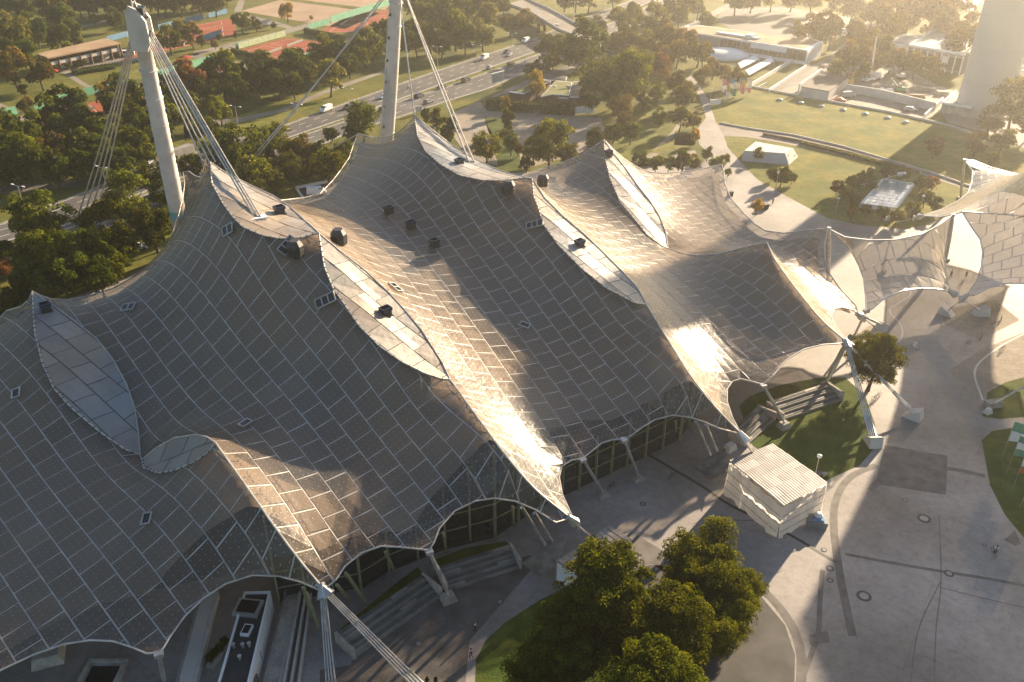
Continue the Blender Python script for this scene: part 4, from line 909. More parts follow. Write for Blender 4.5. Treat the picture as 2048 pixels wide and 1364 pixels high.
# ---------------------------------------------------------------- roof fittings
def bas(p): 
    n = hall.nrm(p.x, p.y); return n
def on_roof(name, label, cat, px, build, z0=20, group=None):
    p = hall.hit(px[0], px[1], z0); t = thing(name, label, cat, p, 0, group); build(t, p); return t
def vent(t, p):
    t.scale = (.92, .92, .85)
    part(t, 'body', MB().box((0, 0, 0.55), (1.35, 1.35, 1.0), 0.7), M['dark_metal'], world=False)
    cap = MB(); 
    for (x, y, w, l) in ((0, 0.62, 1.7, 0.16), (0, -0.62, 1.7, 0.16), (0.77, 0, 0.16, 1.1), (-0.77, 0, 0.16, 1.1)):
        c, s = math.cos(0.7), math.sin(0.7); cap.box((x * c - y * s, x * s + y * c, 1.3), (w, l, 0.55), 0.7)
    part(t, 'rim', cap, M['navy_paint'], world=False); part(t, 'base_plate', MB().box((0, 0, 0.12), (1.8, 1.8, 0.12), 0.7), M['dark_metal'], world=False)
for px, lab in (((778, 427), 'dark box vent on the roof, topmost of the slanting row of three'), ((822, 456), 'dark box vent on the roof, middle of the slanting row of three'), ((869, 493), 'dark box vent on the roof, lowest of the slanting row of three'), ((772, 631), 'dark box vent on the pale lens-shaped infill in the middle'), ((1159, 494), 'dark box vent on the pale infill right of the centre ridge'), ((560, 428), 'dark box vent on the pale infill under the left mast cables'), ((919, 331), 'small box vent on the pale infill below the centre mast'), ((860, 264), 'small box vent near the peak under the centre mast'), ((1217, 312), 'small box vent near the right back peak'), ((93, 622), 'box vent with a round opening at the top of the leftmost infill'), ((436, 339), 'small framed vent just below the left back peak')):
    on_roof('roof_vent', lab, 'vent', px, vent, group='box vents on the roof')
def drum(t, p):
    t.scale = (.85, .85, .85)
    part(t, 'body', MB().lathe([(1.35, 0.0), (1.5, 0.5), (1.5, 2.0), (0.9, 2.9), (0.6, 2.9)], n=8), M['dark_metal'], world=False)
    part(t, 'rim', MB().lathe([(1.58, 1.15), (1.6, 1.25), (1.58, 1.35)], n=8), M['black'], world=False)
for px, lab in (((592, 512), 'large dark drum-shaped exhaust cowl left of the second ridge'), ((679, 488), 'large faceted exhaust cowl on the sunlit side of the second ridge'), ((1017, 387), 'large dark drum-shaped exhaust cowl left of the third ridge'), ((1086, 371), 'faceted exhaust cowl right of the third ridge')):
    on_roof('exhaust_cowl', lab, 'roof cowl', px, drum, group='exhaust cowls by the ridges')
def hatch(nx, ny):
    def f(t, p):
        n = hall.nrm(p.x, p.y); q = n.to_track_quat('Z', 'Y').to_matrix(); rot = Matrix.Rotation(R(40), 3, 'Z'); mbf = MB(); W_, H_ = 1.0 * nx, 1.5 * ny
        def bx(x, y, w, h): 
            b = MB().box((0, 0, 0), (w, h, 0.16)); mbf.add([q @ (rot @ (Vector(v) + Vector((x, y, 0.3)))) for v in b.v], b.f)
        for i in range(nx + 1): bx(-W_ / 2 + i * 1.0, 0, 0.16, H_ + 0.16)
        for j in range(ny + 1): bx(0, -H_ / 2 + j * 1.5, W_ - 0.16 if nx == 1 else W_ + 0.155, 0.155)
        part(t, 'frame', mbf, M['joint'], world=False)
        g = MB().box((0, 0, 0), (W_ - 0.1, H_ - 0.1, 0.05)); g.v = [tuple(q @ (rot @ (Vector(v) + Vector((0, 0, 0.2))))) for v in g.v]; part(t, 'pane', g, M['glass'], world=False)
    return f
for px, lab, nx, ny in (((258, 616), 'framed roof hatch near the left back edge', 2, 1), ((34, 788), 'small framed hatch at the far left of the roof', 1, 1), ((491, 849), 'small white-framed hatch right of the leftmost infill', 1, 1), ((295, 1039), 'small white-framed hatch on the lower left of the roof', 1, 1), ((652, 602), 'barred roof hatch left of the middle infill', 3, 1), ((790, 577), 'white-barred hatch on the sunlit strip beside the middle infill', 2, 1), ((1049, 652), 'small white-framed hatch in the middle of the roof', 1, 1), ((1070, 450), 'barred hatch left of the third ridge infill', 3, 1), ((458, 460), 'barred hatch left of the infill under the left mast', 2, 1), ((575, 492), 'barred hatch just below the second ridge peak', 3, 1)):
    on_roof('roof_hatch', lab, 'roof hatch', px, hatch(nx, ny), group='framed hatches in the roof')
for px, lab in (((784, 946), 'black bird-sized dark flap lying on the lower roof panels'),):
    p = hall.hit(*px); solo('roof_flap', lab, 'flap', MB().add([(-.5, 0, .14), (.4, .3, .15), (.2, -.5, .14), (-.5, 0, .22), (.4, .3, .23), (.2, -.5, .22)], [(0, 1, 2), (3, 4, 5), (0, 3, 5, 2), (0, 1, 4, 3), (1, 2, 5, 4)]), M['black'], p)
# ---------------------------------------------------------------- side canopies
def canopy(name, label, curves, patches, masts=(), load=0.012, limit=300):
    xs = [p.x for c in curves for p in c]; ys = [p.y for c in curves for p in c]; h = 0.6
    x0, y0 = min(xs) - 1, min(ys) - 1; nx, ny = int((max(xs) - x0) / h) + 3, int((max(ys) - y0) / h) + 3
    net = Net(solve_net(curves, nx, ny, h, x0, y0, 500, load=load), h, x0, y0)
    t = thing(name, label, 'canopy', (xs[0], ys[0], 0)); t['kind'] = 'thing'
    clad(t, patches, net, limit, 'roof_panel', M['canopy_panel'], M['joint'], 'joint_strips', gap=0.08)
    for c in curves: part(t, 'edge_cable', MB().tube(up(c, 0.06), 0.14, 6), M['steel'])
    return t
f_t = seg([(1662, 461), (1690, 475), (1741, 481), (1792, 480), (1844, 469), (1881, 449), (1906, 430)], 14.3, 14.5, -1.0)
f_r = seg([(1906, 430), (1903, 440), (1896, 475), (1889, 513), (1891, 544), (1897, 571), (1902, 584)], 14.5, 5.0, -1.2)
f_b = seg([(1902, 584), (1878, 579), (1844, 577), (1803, 583), (1768, 598), (1745, 618), (1733, 622)], 5.0, 6.0, 1.8)
f_l = seg([(1733, 622), (1731, 591), (1727, 557), (1717, 530), (1697, 492), (1662, 461)], 6.0, 14.3, -1.2)
cF = canopy('entrance_canopy', 'small saddle-shaped tent canopy hanging between the hall roof and the far right tent', [f_t, f_r, f_b, f_l], [(join(f_t, f_r, f_b, f_l[:-1])[::-1] if False else join(f_t, f_r, f_b, f_l)[:-1], 10, 0.5, (80, 150))])
# far right tent; unseen part beyond the picture raised to shade the forecourt
g_top = seg([(1929, 320), (1949, 322), (1980, 335), (2048, 353), (2130, 364)], 12.5, 12, -1) + [Vector((132, 207, 26)), Vector((160, 203, 42)), Vector((205, 190, 40))]
g_l1 = seg([(1929, 320), (1945, 342), (1944, 362), (1936, 386), (1915, 403), (1881, 420), (1843, 432)], 12.5, 7.0, -1.0)
g_l2 = seg([(1843, 432), (1881, 435), (1908, 430), (1924, 424)], 7.0, 13.0, -0.8)
g_rg = seg([(1924, 424), (1990, 428), (2060, 434)], 13.0, 14, -0.6) + [Vector((109, 167, 23)), Vector((113, 168.5, 37)), Vector((132, 166, 46)), Vector((190, 152, 42))]
g_l3 = seg([(1924, 424), (1943, 455), (1960, 479), (1965, 503), (1963, 533), (1953, 561), (1938, 583), (1932, 592)], 13.0, 5.0, -1.0)
g_b = seg([(1932, 592), (1949, 591), (1980, 575), (2014, 567), (2060, 568), (2130, 590)], 5.0, 8.0, 1.2) + [Vector((104, 124, 15)), Vector((116, 106, 22)), Vector((138, 84, 28)), Vector((160, 70, 26))]
g_r = [g_top[-1], g_rg[-1], g_b[-1]]
cG = canopy('far_tent_roof', 'large tent roof at the right edge of the picture, sunlit along its ridge', [g_top, g_l1, g_l2, g_rg, g_l3, g_b, g_r],
            [(join(g_top, [g_rg[-1]], rev(g_rg), rev(g_l2), rev(g_l1))[:-1], -24, 0.5, (110, 160)), (join(g_rg, [g_b[-1]], rev(g_b), rev(g_l3))[:-1], -24, 0.5, (110, 160))])
def canopy_mast(label, foot, head, r=0.5):
    f = G(*foot); t = thing('canopy_mast', label, 'mast', f, 0, 'slim masts under the canopies'); m = f.lerp(head, 0.5)
    part(t, 'tube', MB().tube([f, f.lerp(head, .15), m, f.lerp(head, .85), head], [r * .5, r * .85, r, r * .85, r * .45], 12), M['steel'], smooth=True)
    part(t, 'foot', MB().box((f.x, f.y, 0.25), (1.4, 1.4, 0.5)), M['concrete']); part(t, 'head_fitting', MB().box(head[:], (0.7, 0.7, 0.5)), M['steel']); return t
canopy_mast('slim mast carrying the left upper corner of the small canopy and the hall roof', (1656, 560), v_r[-1] + Vector((0.3, 0, 0)))
canopy_mast('slim mast between the small canopy and the far right tent', (1891, 520), f_t[-1])
canopy_mast('slim white mast on the lawn at the upper corner of the far right tent', (1921, 398), g_top[0], 0.4)
tie('single rod from the small canopy to a wedge block at the right', f_b[0], G(1962, 622, 0.8), 1)
tie('single rod from the far right tent to a wedge block left of it', g_b[0], G(1895, 622, 0.8), 1)
tie('single rod from the far right tent tip to the stone by the yellow tree', g_l2[0], G(1793, 446, 0.8), 1, block=False)
tie('single rod coming in from the right edge to the stone slab on the lawn', Vector((96, 121, 9)), G(1990, 806, 0.8), 1, block=False)
def slab(label, px, d, rz, h, m='concrete', top=0.9, name='stone_block'):
    g = G(*px); return solo(name, label, 'block', MB().box((g.x, g.y, h / 2), (d[0], d[1], h), rz, top), M[m], (g.x, g.y, 0))
slab('grey stone slab on the lawn at the right edge', (1985, 812), (3.0, 1.4, 0), 0.2, 1.0)
slab('boulder-like pale block on the right lawn', (1975, 826), (1.3, 1.0, 0), 0.4, 0.9, 'pale_concrete', 0.6)
slab('white upright marker block by the shrub beds', (1788, 436), (0.9, 1.0, 0), 0.2, 2.0, 'white', 0.95)
slab('low white block beside the upright marker', (1772, 440), (1.8, 1.0, 0), 0.5, 1.0, 'white', 0.9)
slab('large tapered concrete block in the shade under the lower left eaves', (98, 1318), (3.4, 2.6, 0), 0.35, 1.4, 'concrete', 0.8)
slab('concrete block by the lamp on the round lawn', (1649, 950), (0.8, 0.6, 0), 0.3, 0.4, 'concrete')
slab('flat stone on the lawn right of the wrapped structure', (1640, 948), (1.6, 1.0, 0), 0.3, 0.2, 'cobble')
slab('tall pale cabinet under the middle eaves', (1273, 892), (1.1, 1.0, 0), 0.3, 2.0, 'pale_concrete', 1.0, 'cabinet')
slab('heap of pale blocks at the foot of the roof corner by the wrapped structure', (1459, 899), (2.2, 1.4, 0), 0.7, 1.0, 'pale_concrete', 0.7)
# open concrete pit frame at the bottom edge
g = G(207, 1352); t = thing('pit_frame', 'concrete frame round a dark opening at the bottom left edge', 'pit', g)
for (x, y, w, l) in ((0, 1.5, 4.4, 0.4), (0, -1.9, 4.4, 0.4), (-2.0, -0.2, 0.4, 3.0), (2.0, -0.2, 0.4, 3.0)):
    part(t, 'wall', MB().box((x, y, 0.4), (w, l, 0.8)), M['concrete'], world=False)
part(t, 'floor', MB().box((0, -0.2, 0.02), (3.6, 3.0, 0.04)), M['black'], world=False)
# ---------------------------------------------------------------- concrete seating steps
def steps(label, a, b, n, run, rise, back):
    a, b = G(*a), G(*b); d = b - a; L = d.length; u = d.normalized(); nn = Vector((-u.y, u.x, 0)); 
    if nn.y < 0: nn = -nn
    ang = math.atan2(d.y, d.x); t = thing('seating_steps', label, 'steps', a)
    for k in range(n):
        c = (a + b) / 2 + nn * (run * (k + 0.5)); part(t, 'step', MB().box((c.x, c.y, rise * (k + 1) / 2 + 0.01), (L, run - 0.03, rise * (k + 1))), M['step_concrete']).rotation_euler = (0, 0, 0)
    for o in t.children:
        me = o.data; c = t.location
        cxx = sum((v.co.x for v in me.vertices)) / 8; cyy = sum((v.co.y for v in me.vertices)) / 8; m = Matrix.Translation((cxx, cyy, 0)) @ Matrix.Rotation(ang, 4, 'Z') @ Matrix.Translation((-cxx, -cyy, 0)); me.transform(m)
    # slats of weathered seating on every tread
    for k in range(n):
        seats = max(2, int(L / 2.2))
        for s in range(seats):
            c = a + u * (L * (s + 0.5) / seats) + nn * (run * (k + 0.62)); part(t, 'seat_slab', MB().box((c.x, c.y, rise * (k + 1) + 0.05), (L / seats - 0.05, run * 0.5, 0.07), ang), M['step_seat'] if (s * 7 + k * 3) % 6 else M['corrugated'])
    for e, s in ((a, -1), (b, 1)):
        c = e + u * s * 0.2 + nn * run * n / 2; part(t, 'side_wall', MB().box((c.x, c.y, rise * n / 2 + 0.1), (0.35, run * n + 0.2, rise * n + 0.2), ang), M['concrete'])
steps('lower flight of concrete seating steps beside the sunlit cables', (712, 1316), (880, 1196), 4, 0.85, 0.36, 0)
steps('middle flight of concrete seating steps right of the eaves strut', (897, 1184), (1038, 1138), 4, 0.8, 0.36, 0)
steps('long flight of concrete seating steps on the round lawn', (1566, 842), (1682, 802), 4, 0.95, 0.36, 0)
steps('short flight of concrete seating steps running up to the wrapped structure', (1496, 893), (1548, 842), 4, 0.8, 0.36, 0)
# ---------------------------------------------------------------- white-walled block with the ramp at the bottom left
def quadbox(mb, P, z0, z1): mb.prism([(p.x, p.y) for p in P], z0, z1); return mb
t = thing('entrance_block', 'long narrow flat-roofed block with a white wall under the lower left eaves', 'building', G(480, 1364))
r0 = [G(488, 1183, 3.4), G(541, 1182, 3.4), G(490, 1400, 3.4), G(425, 1400, 3.4)]
part(t, 'wall', quadbox(MB(), r0, 0.02, 3.0), M['white'])
c_ = sum(r0, Vector()) / 4; inn = [c_ + (p - c_) * 0.999 for p in r0]
part(t, 'roof', quadbox(MB(), [c_ + Vector(((p - c_).x * 0.86, (p - c_).y * 0.975, 0)) for p in r0], 3.0, 3.12), M['black_felt'])
pr = MB()
for i in range(4):
    a, b = r0[i], r0[(i + 1) % 4]; d = b - a; m = (a + b) / 2 + (c_ - (a + b) / 2).normalized() * 0.12; pr.box((m.x, m.y, 3.22), (d.length - (0.0 if i % 2 else 0.3), 0.22, 0.42), math.atan2(d.y, d.x))
part(t, 'parapet', pr, M['white'])
for (px, w, l, h, m) in (((494, 1262), 1.0, 1.5, 0.4, 'white'), ((497, 1218), 3.0, 2.4, 0.5, 'steel')):
    q = G(px[0], px[1], 3.2); f_ = part(t, 'skylight', MB().box((q.x, q.y, 3.12 + h / 2), (w, l, h), -0.12), M[m]); part(f_, 'pane', MB().box((q.x, q.y, 3.14 + h), (w * 0.75, l * 0.75, 0.06), -0.12), M['glass'])
for px in ((468, 1294), (486, 1294), (499, 1292), (480, 1318)):
    q = G(px[0], px[1], 3.2); part(t, 'vent_pipe', MB().lathe([(0.16, -0.1), (0.16, 0.5), (0.24, 0.5), (0.24, 0.62)], (q.x, q.y, 3.12), 8), M['steel'])
for k in range(4):
    q = G(520 - k * 6.5, 1225 + k * 46, 1.6); f_ = part(t, 'window', MB().box((q.x + 0.5, q.y, 1.5), (0.12, 1.3, 1.3), -0.2), M['timber'])
for (lab, a, b, w, m, h) in (('pale raised walkway left of the white-walled block', (424, 1196), (372, 1400), 1.9, 'pale_concrete', 1.0), ('pale raised walkway right of the white-walled block', (596, 1172), (545, 1400), 1.9, 'concrete', 1.0)):
    A_, B_ = G(*a), G(*b); d = B_ - A_; n = Vector((-d.y, d.x, 0)).normalized(); wk = thing('walkway', lab, 'walkway', A_)
    c = (A_ + B_) / 2; an = math.atan2(d.y, d.x); part(wk, 'deck', MB().box((c.x, c.y, h / 2), (d.length, w, h), an), M[m])
    for s in (-1, 1):
        rl = MB(); e0, e1 = A_ + n * s * (w / 2 - 0.1), B_ + n * s * (w / 2 - 0.1)
        for zz in (0.5, 1.0): rl.tube([e0 + Vector((0, 0, h + zz)), e1 + Vector((0, 0, h + zz))], 0.035, 5)
        part(wk, 'handrail', rl, M['steel'])
        for k in range(9): p = e0.lerp(e1, k / 8); part(wk, 'rail_post', MB().tube([p + Vector((0, 0, h)), p + Vector((0, 0, h + 1.0))], 0.035, 5), M['steel'])
wl = thing('ramp_walls', 'parallel concrete ramp walls right of the white-walled block', 'ramp', G(610, 1180))
for k in range(3): part(wl, 'wall', MB().wall([G(607 + k * 9, 1175 + k * 2), G(566 + k * 14, 1400)], 1.3 - 0.3 * k, 0.22), M['pale_concrete'])
t = thing('potted_shrubs', 'green shrubs in a trough beside the white-walled block', 'shrubs', G(436, 1312)); t['kind'] = 'thing'
SHRUB_SPOTS = [t]
# ---------------------------------------------------------------- wrapped scaffold structure and the netting by the corner nodes
t = thing('wrapped_scaffold', 'scaffold box wrapped in white sheeting with a corrugated lid, by the roof corner', 'scaffold', G(1545, 1020))
b0 = [G(1449, 985), G(1553, 1076), G(1640, 1028), G(1536, 950)]; hz = 5.4
cB = sum(b0, Vector()) / 4
for i in range(4):
    a, b = b0[i], b0[(i + 1) % 4]; d = b - a; n = Vector((d.y, -d.x, 0)).normalized(); K = 14; J = 7; vs, fs = [], []
    if n.dot((a + b) / 2 - cB) < 0: n = -n
    for j in range(J + 1):
        for k in range(K + 1):
            u = k / K; v = j / J; wv = 0.16 * math.sin(k * 2.1 + j * 0.9 + i) * (1 if 0 < k < K else 0.2) + (0.45 * (1 - v) ** 3 * (0.6 + 0.5 * math.sin(k * 1.7)))
            p = a.lerp(b, u) + n * wv; vs.append(Vector((p.x, p.y, 0.15 * abs(math.sin(k * 1.3 + i)) * (1 - v) + (hz - 0.1) * v)))
    fs = [(j * (K + 1) + k, j * (K + 1) + k + 1, (j + 1) * (K + 1) + k + 1, (j + 1) * (K + 1) + k) for j in range(J) for k in range(K)]
    s_ = part(t, 'sheeting', MB().add(vs, fs), M['sheeting'], smooth=True)
    for k in range(1, 5):
        p = a.lerp(b, k / 5) - n * 0.25; part(t, 'scaffold_pole', MB().tube([Vector((p.x, p.y, 0)), Vector((p.x, p.y, hz))], 0.06, 5), M['timber'])
    for k in range(1, 7):
        p = a.lerp(b, k / 7) + n * 0.2; part(t, 'seam', MB().tube([Vector((p.x, p.y, 0.3)), Vector((p.x, p.y, hz - .1))], 0.035, 5), M['white'])
    for z in (1.2, 2.6, 4.0): part(t, 'batten', MB().tube([a + n * 0.3 + Vector((0, 0, z)), b + n * 0.3 + Vector((0, 0, z))], 0.04, 5), M['corrugated'])
rn = 5; rm = 7
for i in range(rn):
    for j in range(rm):
        f2 = lambda u, v: b0[0].lerp(b0[3], u).lerp(b0[1].lerp(b0[2], u), v)
        q = [f2((i + .01) / rn, (j - 0.15) / rm), f2((i + .99) / rn, (j - 0.15) / rm), f2((i + .99) / rn, (j + 1.0) / rm), f2((i + .01) / rn, (j + 1.0) / rm)]
        z = hz + 0.15 + 0.04 * ((i * 3 + j) % 3); vs, fs = [], []
        for k in range(9):
            o = 0.05 * (k % 2)
            vs += [q[0].lerp(q[1], k / 8) + Vector((0, 0, z + o + 0.06)), q[3].lerp(q[2], k / 8) + Vector((0, 0, z + o))]
        fs = [(2 * k, 2 * k + 2, 2 * k + 3, 2 * k + 1) for k in range(8)]
        o = part(t, 'lid_sheet', MB().add(vs, fs), [M['corrugated'], M['corrugated_light'], M['corrugated_dark'], M['corrugated'], M['corrugated_light']][random.randrange(5)]); so = o.modifiers.new('thickness', 'SOLIDIFY'); so.thickness = 0.02
t = thing('corrugated_shelter', 'corrugated sheet shelter over the cable foot, half hidden by the big trees', 'shelter', G(1170, 1110))
q = [G(1114, 1122, 3.2), G(1220, 1050, 3.2), G(1262, 1078, 3.0), G(1160, 1150, 3.0)]
for k in range(12):
    a, b = q[0].lerp(q[1], k / 12), q[0].lerp(q[1], (k + .96) / 12); c, d = q[3].lerp(q[2], (k + .96) / 12), q[3].lerp(q[2], k / 12)
    part(t, 'roof_sheet', MB().add([a, b, c, d, a + Vector((0, 0, .12)), b + Vector((0, 0, .07)), c + Vector((0, 0, .07)), d + Vector((0, 0, .12))], [(3, 2, 1, 0), (4, 5, 6, 7), (0, 1, 5, 4), (1, 2, 6, 5), (2, 3, 7, 6), (3, 0, 4, 7)]), M['corrugated'])
for p in q: part(t, 'post', MB().tube([Vector((p.x, p.y, 0)), p], 0.08, 6), M['steel'])
part(t, 'side_sheet', MB().wall([(p.x, p.y) for p in (q[3], q[0])], 2.9, 0.06), M['white'])
M['netting'] = mat('debris_netting', (0.10, 0.09, 0.08), 0.9, scale=0.8, col2=(0.26, 0.24, 0.21), detail=9)
def netting(label, tri, zs):
    p = [G(a[0], a[1], z) for a, z in zip(tri, zs)]; n = (p[1] - p[0]).cross(p[2] - p[0]).normalized() * 0.06
    k = len(p); solo('debris_netting', label, 'netting', MB().add(p + [x + n for x in p], [tuple(range(k)), tuple(range(k, 2 * k))[::-1]] + [(i, k + i, k + (i + 1) % k, (i + 1) % k) for i in range(k)]), M['netting'], (p[0].x, p[0].y, 0))
netting('grey debris netting stretched from the eaves props down beside the big trees', [(1042, 1125), (1135, 1072), (1122, 1120), (1080, 1152)], [1.2, 3.2, 3.0, 0.2])
netting('grey debris netting left of the wrapped structure', [(1390, 930), (1450, 895), (1460, 940), (1420, 960)], [0.3, 2.6, 2.4, 0.2])
g = G(1632, 1050); t = thing('skip', 'skip with blue tarpaulin at the corner of the wrapped structure', 'skip', g)
part(t, 'body', MB().box((0, 0, 0.6), (2.6, 1.5, 1.2), -0.3, 1.08), M['grey_paint'], world=False); part(t, 'load', MB().box((0.1, -0.2, 1.28), (1.6, 1.0, 0.25), -0.3, 0.7), M['blue_paint'], world=False); part(t, 'sack', MB().lathe([(.5, 0), (.6, .4), (.3, .8)], (0.2, 0.3, 1.15), 8), M['white_cloth'], world=False)
# ---------------------------------------------------------------- lamps, flags, signs
def lamp_high(h):
    t = thing('street_lamp', '-', 'street lamp')
    part(t, 'pole', MB().tube([(0, 0, 0), (0, 0, h)], 0.12, 6, 0.07), M['steel'], world=False); part(t, 'arm', MB().tube([(-1.6, 0, h + .25), (0, 0, h), (1.6, 0, h + .25)], 0.05, 5), M['steel'], world=False)
    for s in (-1, 1): part(t, 'lamp_head', MB().box((s * 1.9, 0, h + 0.28), (0.95, 0.32, 0.16), 0, 0.8), M['white'], world=False)
    return t
proto = lamp_high(9.5)
hs = [((58, 446), 'at the far left, nearest the bottom'), ((221, 406), 'behind the left mast cables'), ((480, 273), 'left of the long thin cables'), ((600, 268), 'where the long thin cables cross the road'), ((700, 233), 'left of the centre mast'), ((876, 141), 'beside the right cable of the centre mast'), ((954, 138), 'behind the white van in the middle'), ((1024, 111), 'beside the silver car, last before the bridge'), ((1148, 42), 'just beyond the bridge'), ((1205, 21), 'farthest along the road')]
for i, (p, l) in enumerate(hs):
    o = proto if i == 0 else copy_tree(proto); o.location = G(*p); o.rotation_euler.z = R(-25); tag(o, 'double-arm street lamp by the highway ' + l, 'street lamp', 'double-arm lamps along the highway')
def lamp_one(h, globe):
    t = thing('park_lamp', '-', 'lamp'); part(t, 'pole', MB().tube([(0, 0, 0), (0, 0, h)], 0.08, 6, 0.06), M['steel'], world=False)
    part(t, 'globe' if globe else 'lamp_head', MB().lathe([(0.05, -0.1), (0.34, 0.1), (0.36, 0.35), (0.05, 0.5)], (0, 0, h), 10) if globe else MB().box((0.3, 0, h), (0.9, 0.3, 0.14)), M['white'], world=False, smooth=globe); return t
pg, ps = lamp_one(4.6, True), lamp_one(8.0, False)
for i, (p, l, g_) in enumerate([((1627, 965), 'globe lamp on the round lawn behind the wrapped structure', 1), ((1551, 379), 'globe lamp on the lawn edge by the dark bush', 1), ((1670, 433), 'globe lamp left of the small golden tree', 1), ((1838, 428), 'globe lamp below the shrub ring at the right', 1), ((262, 70), 'globe lamp by the path at the top left', 1), ((258, 88), 'globe lamp behind the left mast head', 1), ((133, 198), 'globe lamp on the sunlit grass at the left', 1), ((463, 120), 'globe lamp beside the clay court hedge', 1), ((1420, 205), 'globe lamp left of the flag group', 1), ((1388, 140), 'globe lamp among the trees by the white ellipse', 1),
                                ((126, 372), 'single lamp beside the slip road', 0), ((908, 206), 'single lamp on the verge of the near carriageway', 0), ((1078, 150), 'single lamp by the dark trees near the yard', 0), ((693, 298), 'single lamp among the near trees left of the small peak', 0), ((1206, 75), 'single lamp at the foot of the bridge', 0)]):
    src = pg if g_ else ps; o = copy_tree(src); o.location = G(*p); tag(o, l, 'lamp', 'globe lamps' if g_ else 'single-head lamps')
for src in (pg, ps):
    for ch in list(src.children): bpy.data.objects.remove(ch)
    bpy.data.objects.remove(src)
def flag(label, px, h, cols, w=1.0, L_=2.4, az=-0.4, group='flags'):
    g = G(*px); t = thing('flagpole', label, 'flag', g, 0, group); part(t, 'pole', MB().tube([(0, 0, 0), (0, 0, h)], 0.05, 5), M['steel'], world=False)
    k = len(cols); ca, sa = math.cos(az), math.sin(az)
    for q, c in enumerate(cols):
        vs, fs = [], []
        for j in range(4):
            z = h - 0.1 - L_ * (q + j / 3) / k
            for i in range(6):
                x = 0.06 + w * i / 5; y = 0.13 * math.sin(i * 1.3 + z * 1.2); vs.append((x * ca - y * sa, x * sa + y * ca, z))
        fs = [(j * 6 + i, j * 6 + i + 1, (j + 1) * 6 + i + 1, (j + 1) * 6 + i) for j in range(3) for i in range(5)]
        o = part(t, 'flag_field', MB().add(vs, fs), M[c], world=False); so = o.modifiers.new('thickness', 'SOLIDIFY'); so.thickness = 0.02
W_, Rd, Gn, Y_, Bl = 'white_cloth', 'pink_cloth', 'green_mesh', 'yellow_paint', 'blue_mesh'
for i, (p, c, l) in enumerate([((1442, 192), (Rd, W_), 'pink and white banner flag, leftmost of the group on the lawn'), ((1447, 196), (Rd, W_, Rd), 'pink striped banner flag, second of the group on the lawn'), ((1450, 205), (Y_, W_), 'yellow and white banner flag standing lowest in the group on the lawn'), ((1459, 193), (Bl, W_, Gn), 'blue white and green banner flag in the middle of the group'), ((1463, 199), (W_, Gn), 'white and green banner flag in the middle of the group'), ((1477, 190), (Bl, Rd), 'blue and pink banner flag right of the group'), ((1480, 195), (Y_, Rd), 'yellow and pink banner flag right of the group'), ((1493, 192), (W_, W_, Rd), 'lone white banner flag at the end of the retaining wall')]):
    flag(l, p, 6.5, c, 1.3, 5.0, group='banner flags on the lawn')
for i, (p, c, l) in enumerate([((2002, 920), (Gn, W_), 'green and white banner flag, topmost at the right edge'), ((2012, 950), (Gn, W_, Gn), 'green banner flag, middle one at the right edge'), ((2022, 985), ('yellow_paint', W_, 'orange_cloth'), 'yellow and orange banner flag at the right edge'), ((2040, 1015), (W_, Gn), 'banner flag lowest at the right edge, partly cut off')]):
    flag(l, p, 7.2, c, 1.9, 3.4, -0.45, 'banner flags at the right edge')
def board(name, label, cat, px, w, h, z, az, m='white', legs=2, frame='steel', cells=0):
    g = G(*px); t = thing(name, label, cat, g, az); 
    part(t, 'panel', MB().box((0, 0, z + h / 2), (w, 0.18, h)), M[m], world=False)
    for k in range(legs): part(t, 'post', MB().tube([((k - (legs - 1) / 2) * w * 0.6, 0.2, 0), ((k - (legs - 1) / 2) * w * 0.6, 0.2, z + h)], 0.09, 5), M[frame], world=False)
    for k in range(cells): part(t, 'bar', MB().box(((k + 1 - (cells + 1) / 2) * w / (cells + 1), -0.12, z + h / 2), (0.09, 0.06, h - 0.3)), M['grey_paint'], world=False)
    part(t, 'cap', MB().box((0, 0, z + h + 0.12), (w + 0.3, 0.5, 0.22)), M['white'], world=False); return t
board('billboard', 'long white panel billboard standing beside the near carriageway', 'billboard', (996, 176), 7.5, 3.4, 2.4, R(52), 'pale_concrete', 2, cells=5)
board('road_sign', 'round-cornered white road sign by the dark trees', 'sign', (1049, 138), 1.4, 1.4, 2.0, R(60), 'white', 1)
board('notice_banner', 'white and red banner board at the corner of the big lawn', 'banner', (1430, 212), 4.2, 1.6, 0.6, R(15), 'white', 2)
board('shelter_board', 'white slatted kiosk wall at the top of the gravel yard', 'kiosk', (1168, 229), 7.0, 2.0, 0.5, R(2), 'white', 3, cells=6)
board('sign', 'small white board at the tip of the roof peak under the centre mast', 'sign', (838, 228), 2.2, 1.8, 0.8, R(20), 'pale_concrete', 2)
g = G(1075, 226); t = thing('recycling_bin', 'green recycling bin against the hedge by the gravel yard', 'bin', g); part(t, 'body', MB().lathe([(1.2, 0), (1.3, 0.8), (1.2, 1.5), (0.6, 2.0)], n=10), M['teal_glass'], world=False); part(t, 'lid', MB().lathe([(.5, 2.0), (.4, 2.15)], n=8), M['dark_metal'], world=False)
M['pale_glass'] = mat('pale_glass', (0.42, 0.47, 0.47), 0.15, var=0.15, scale=0.5, spec=0.6)
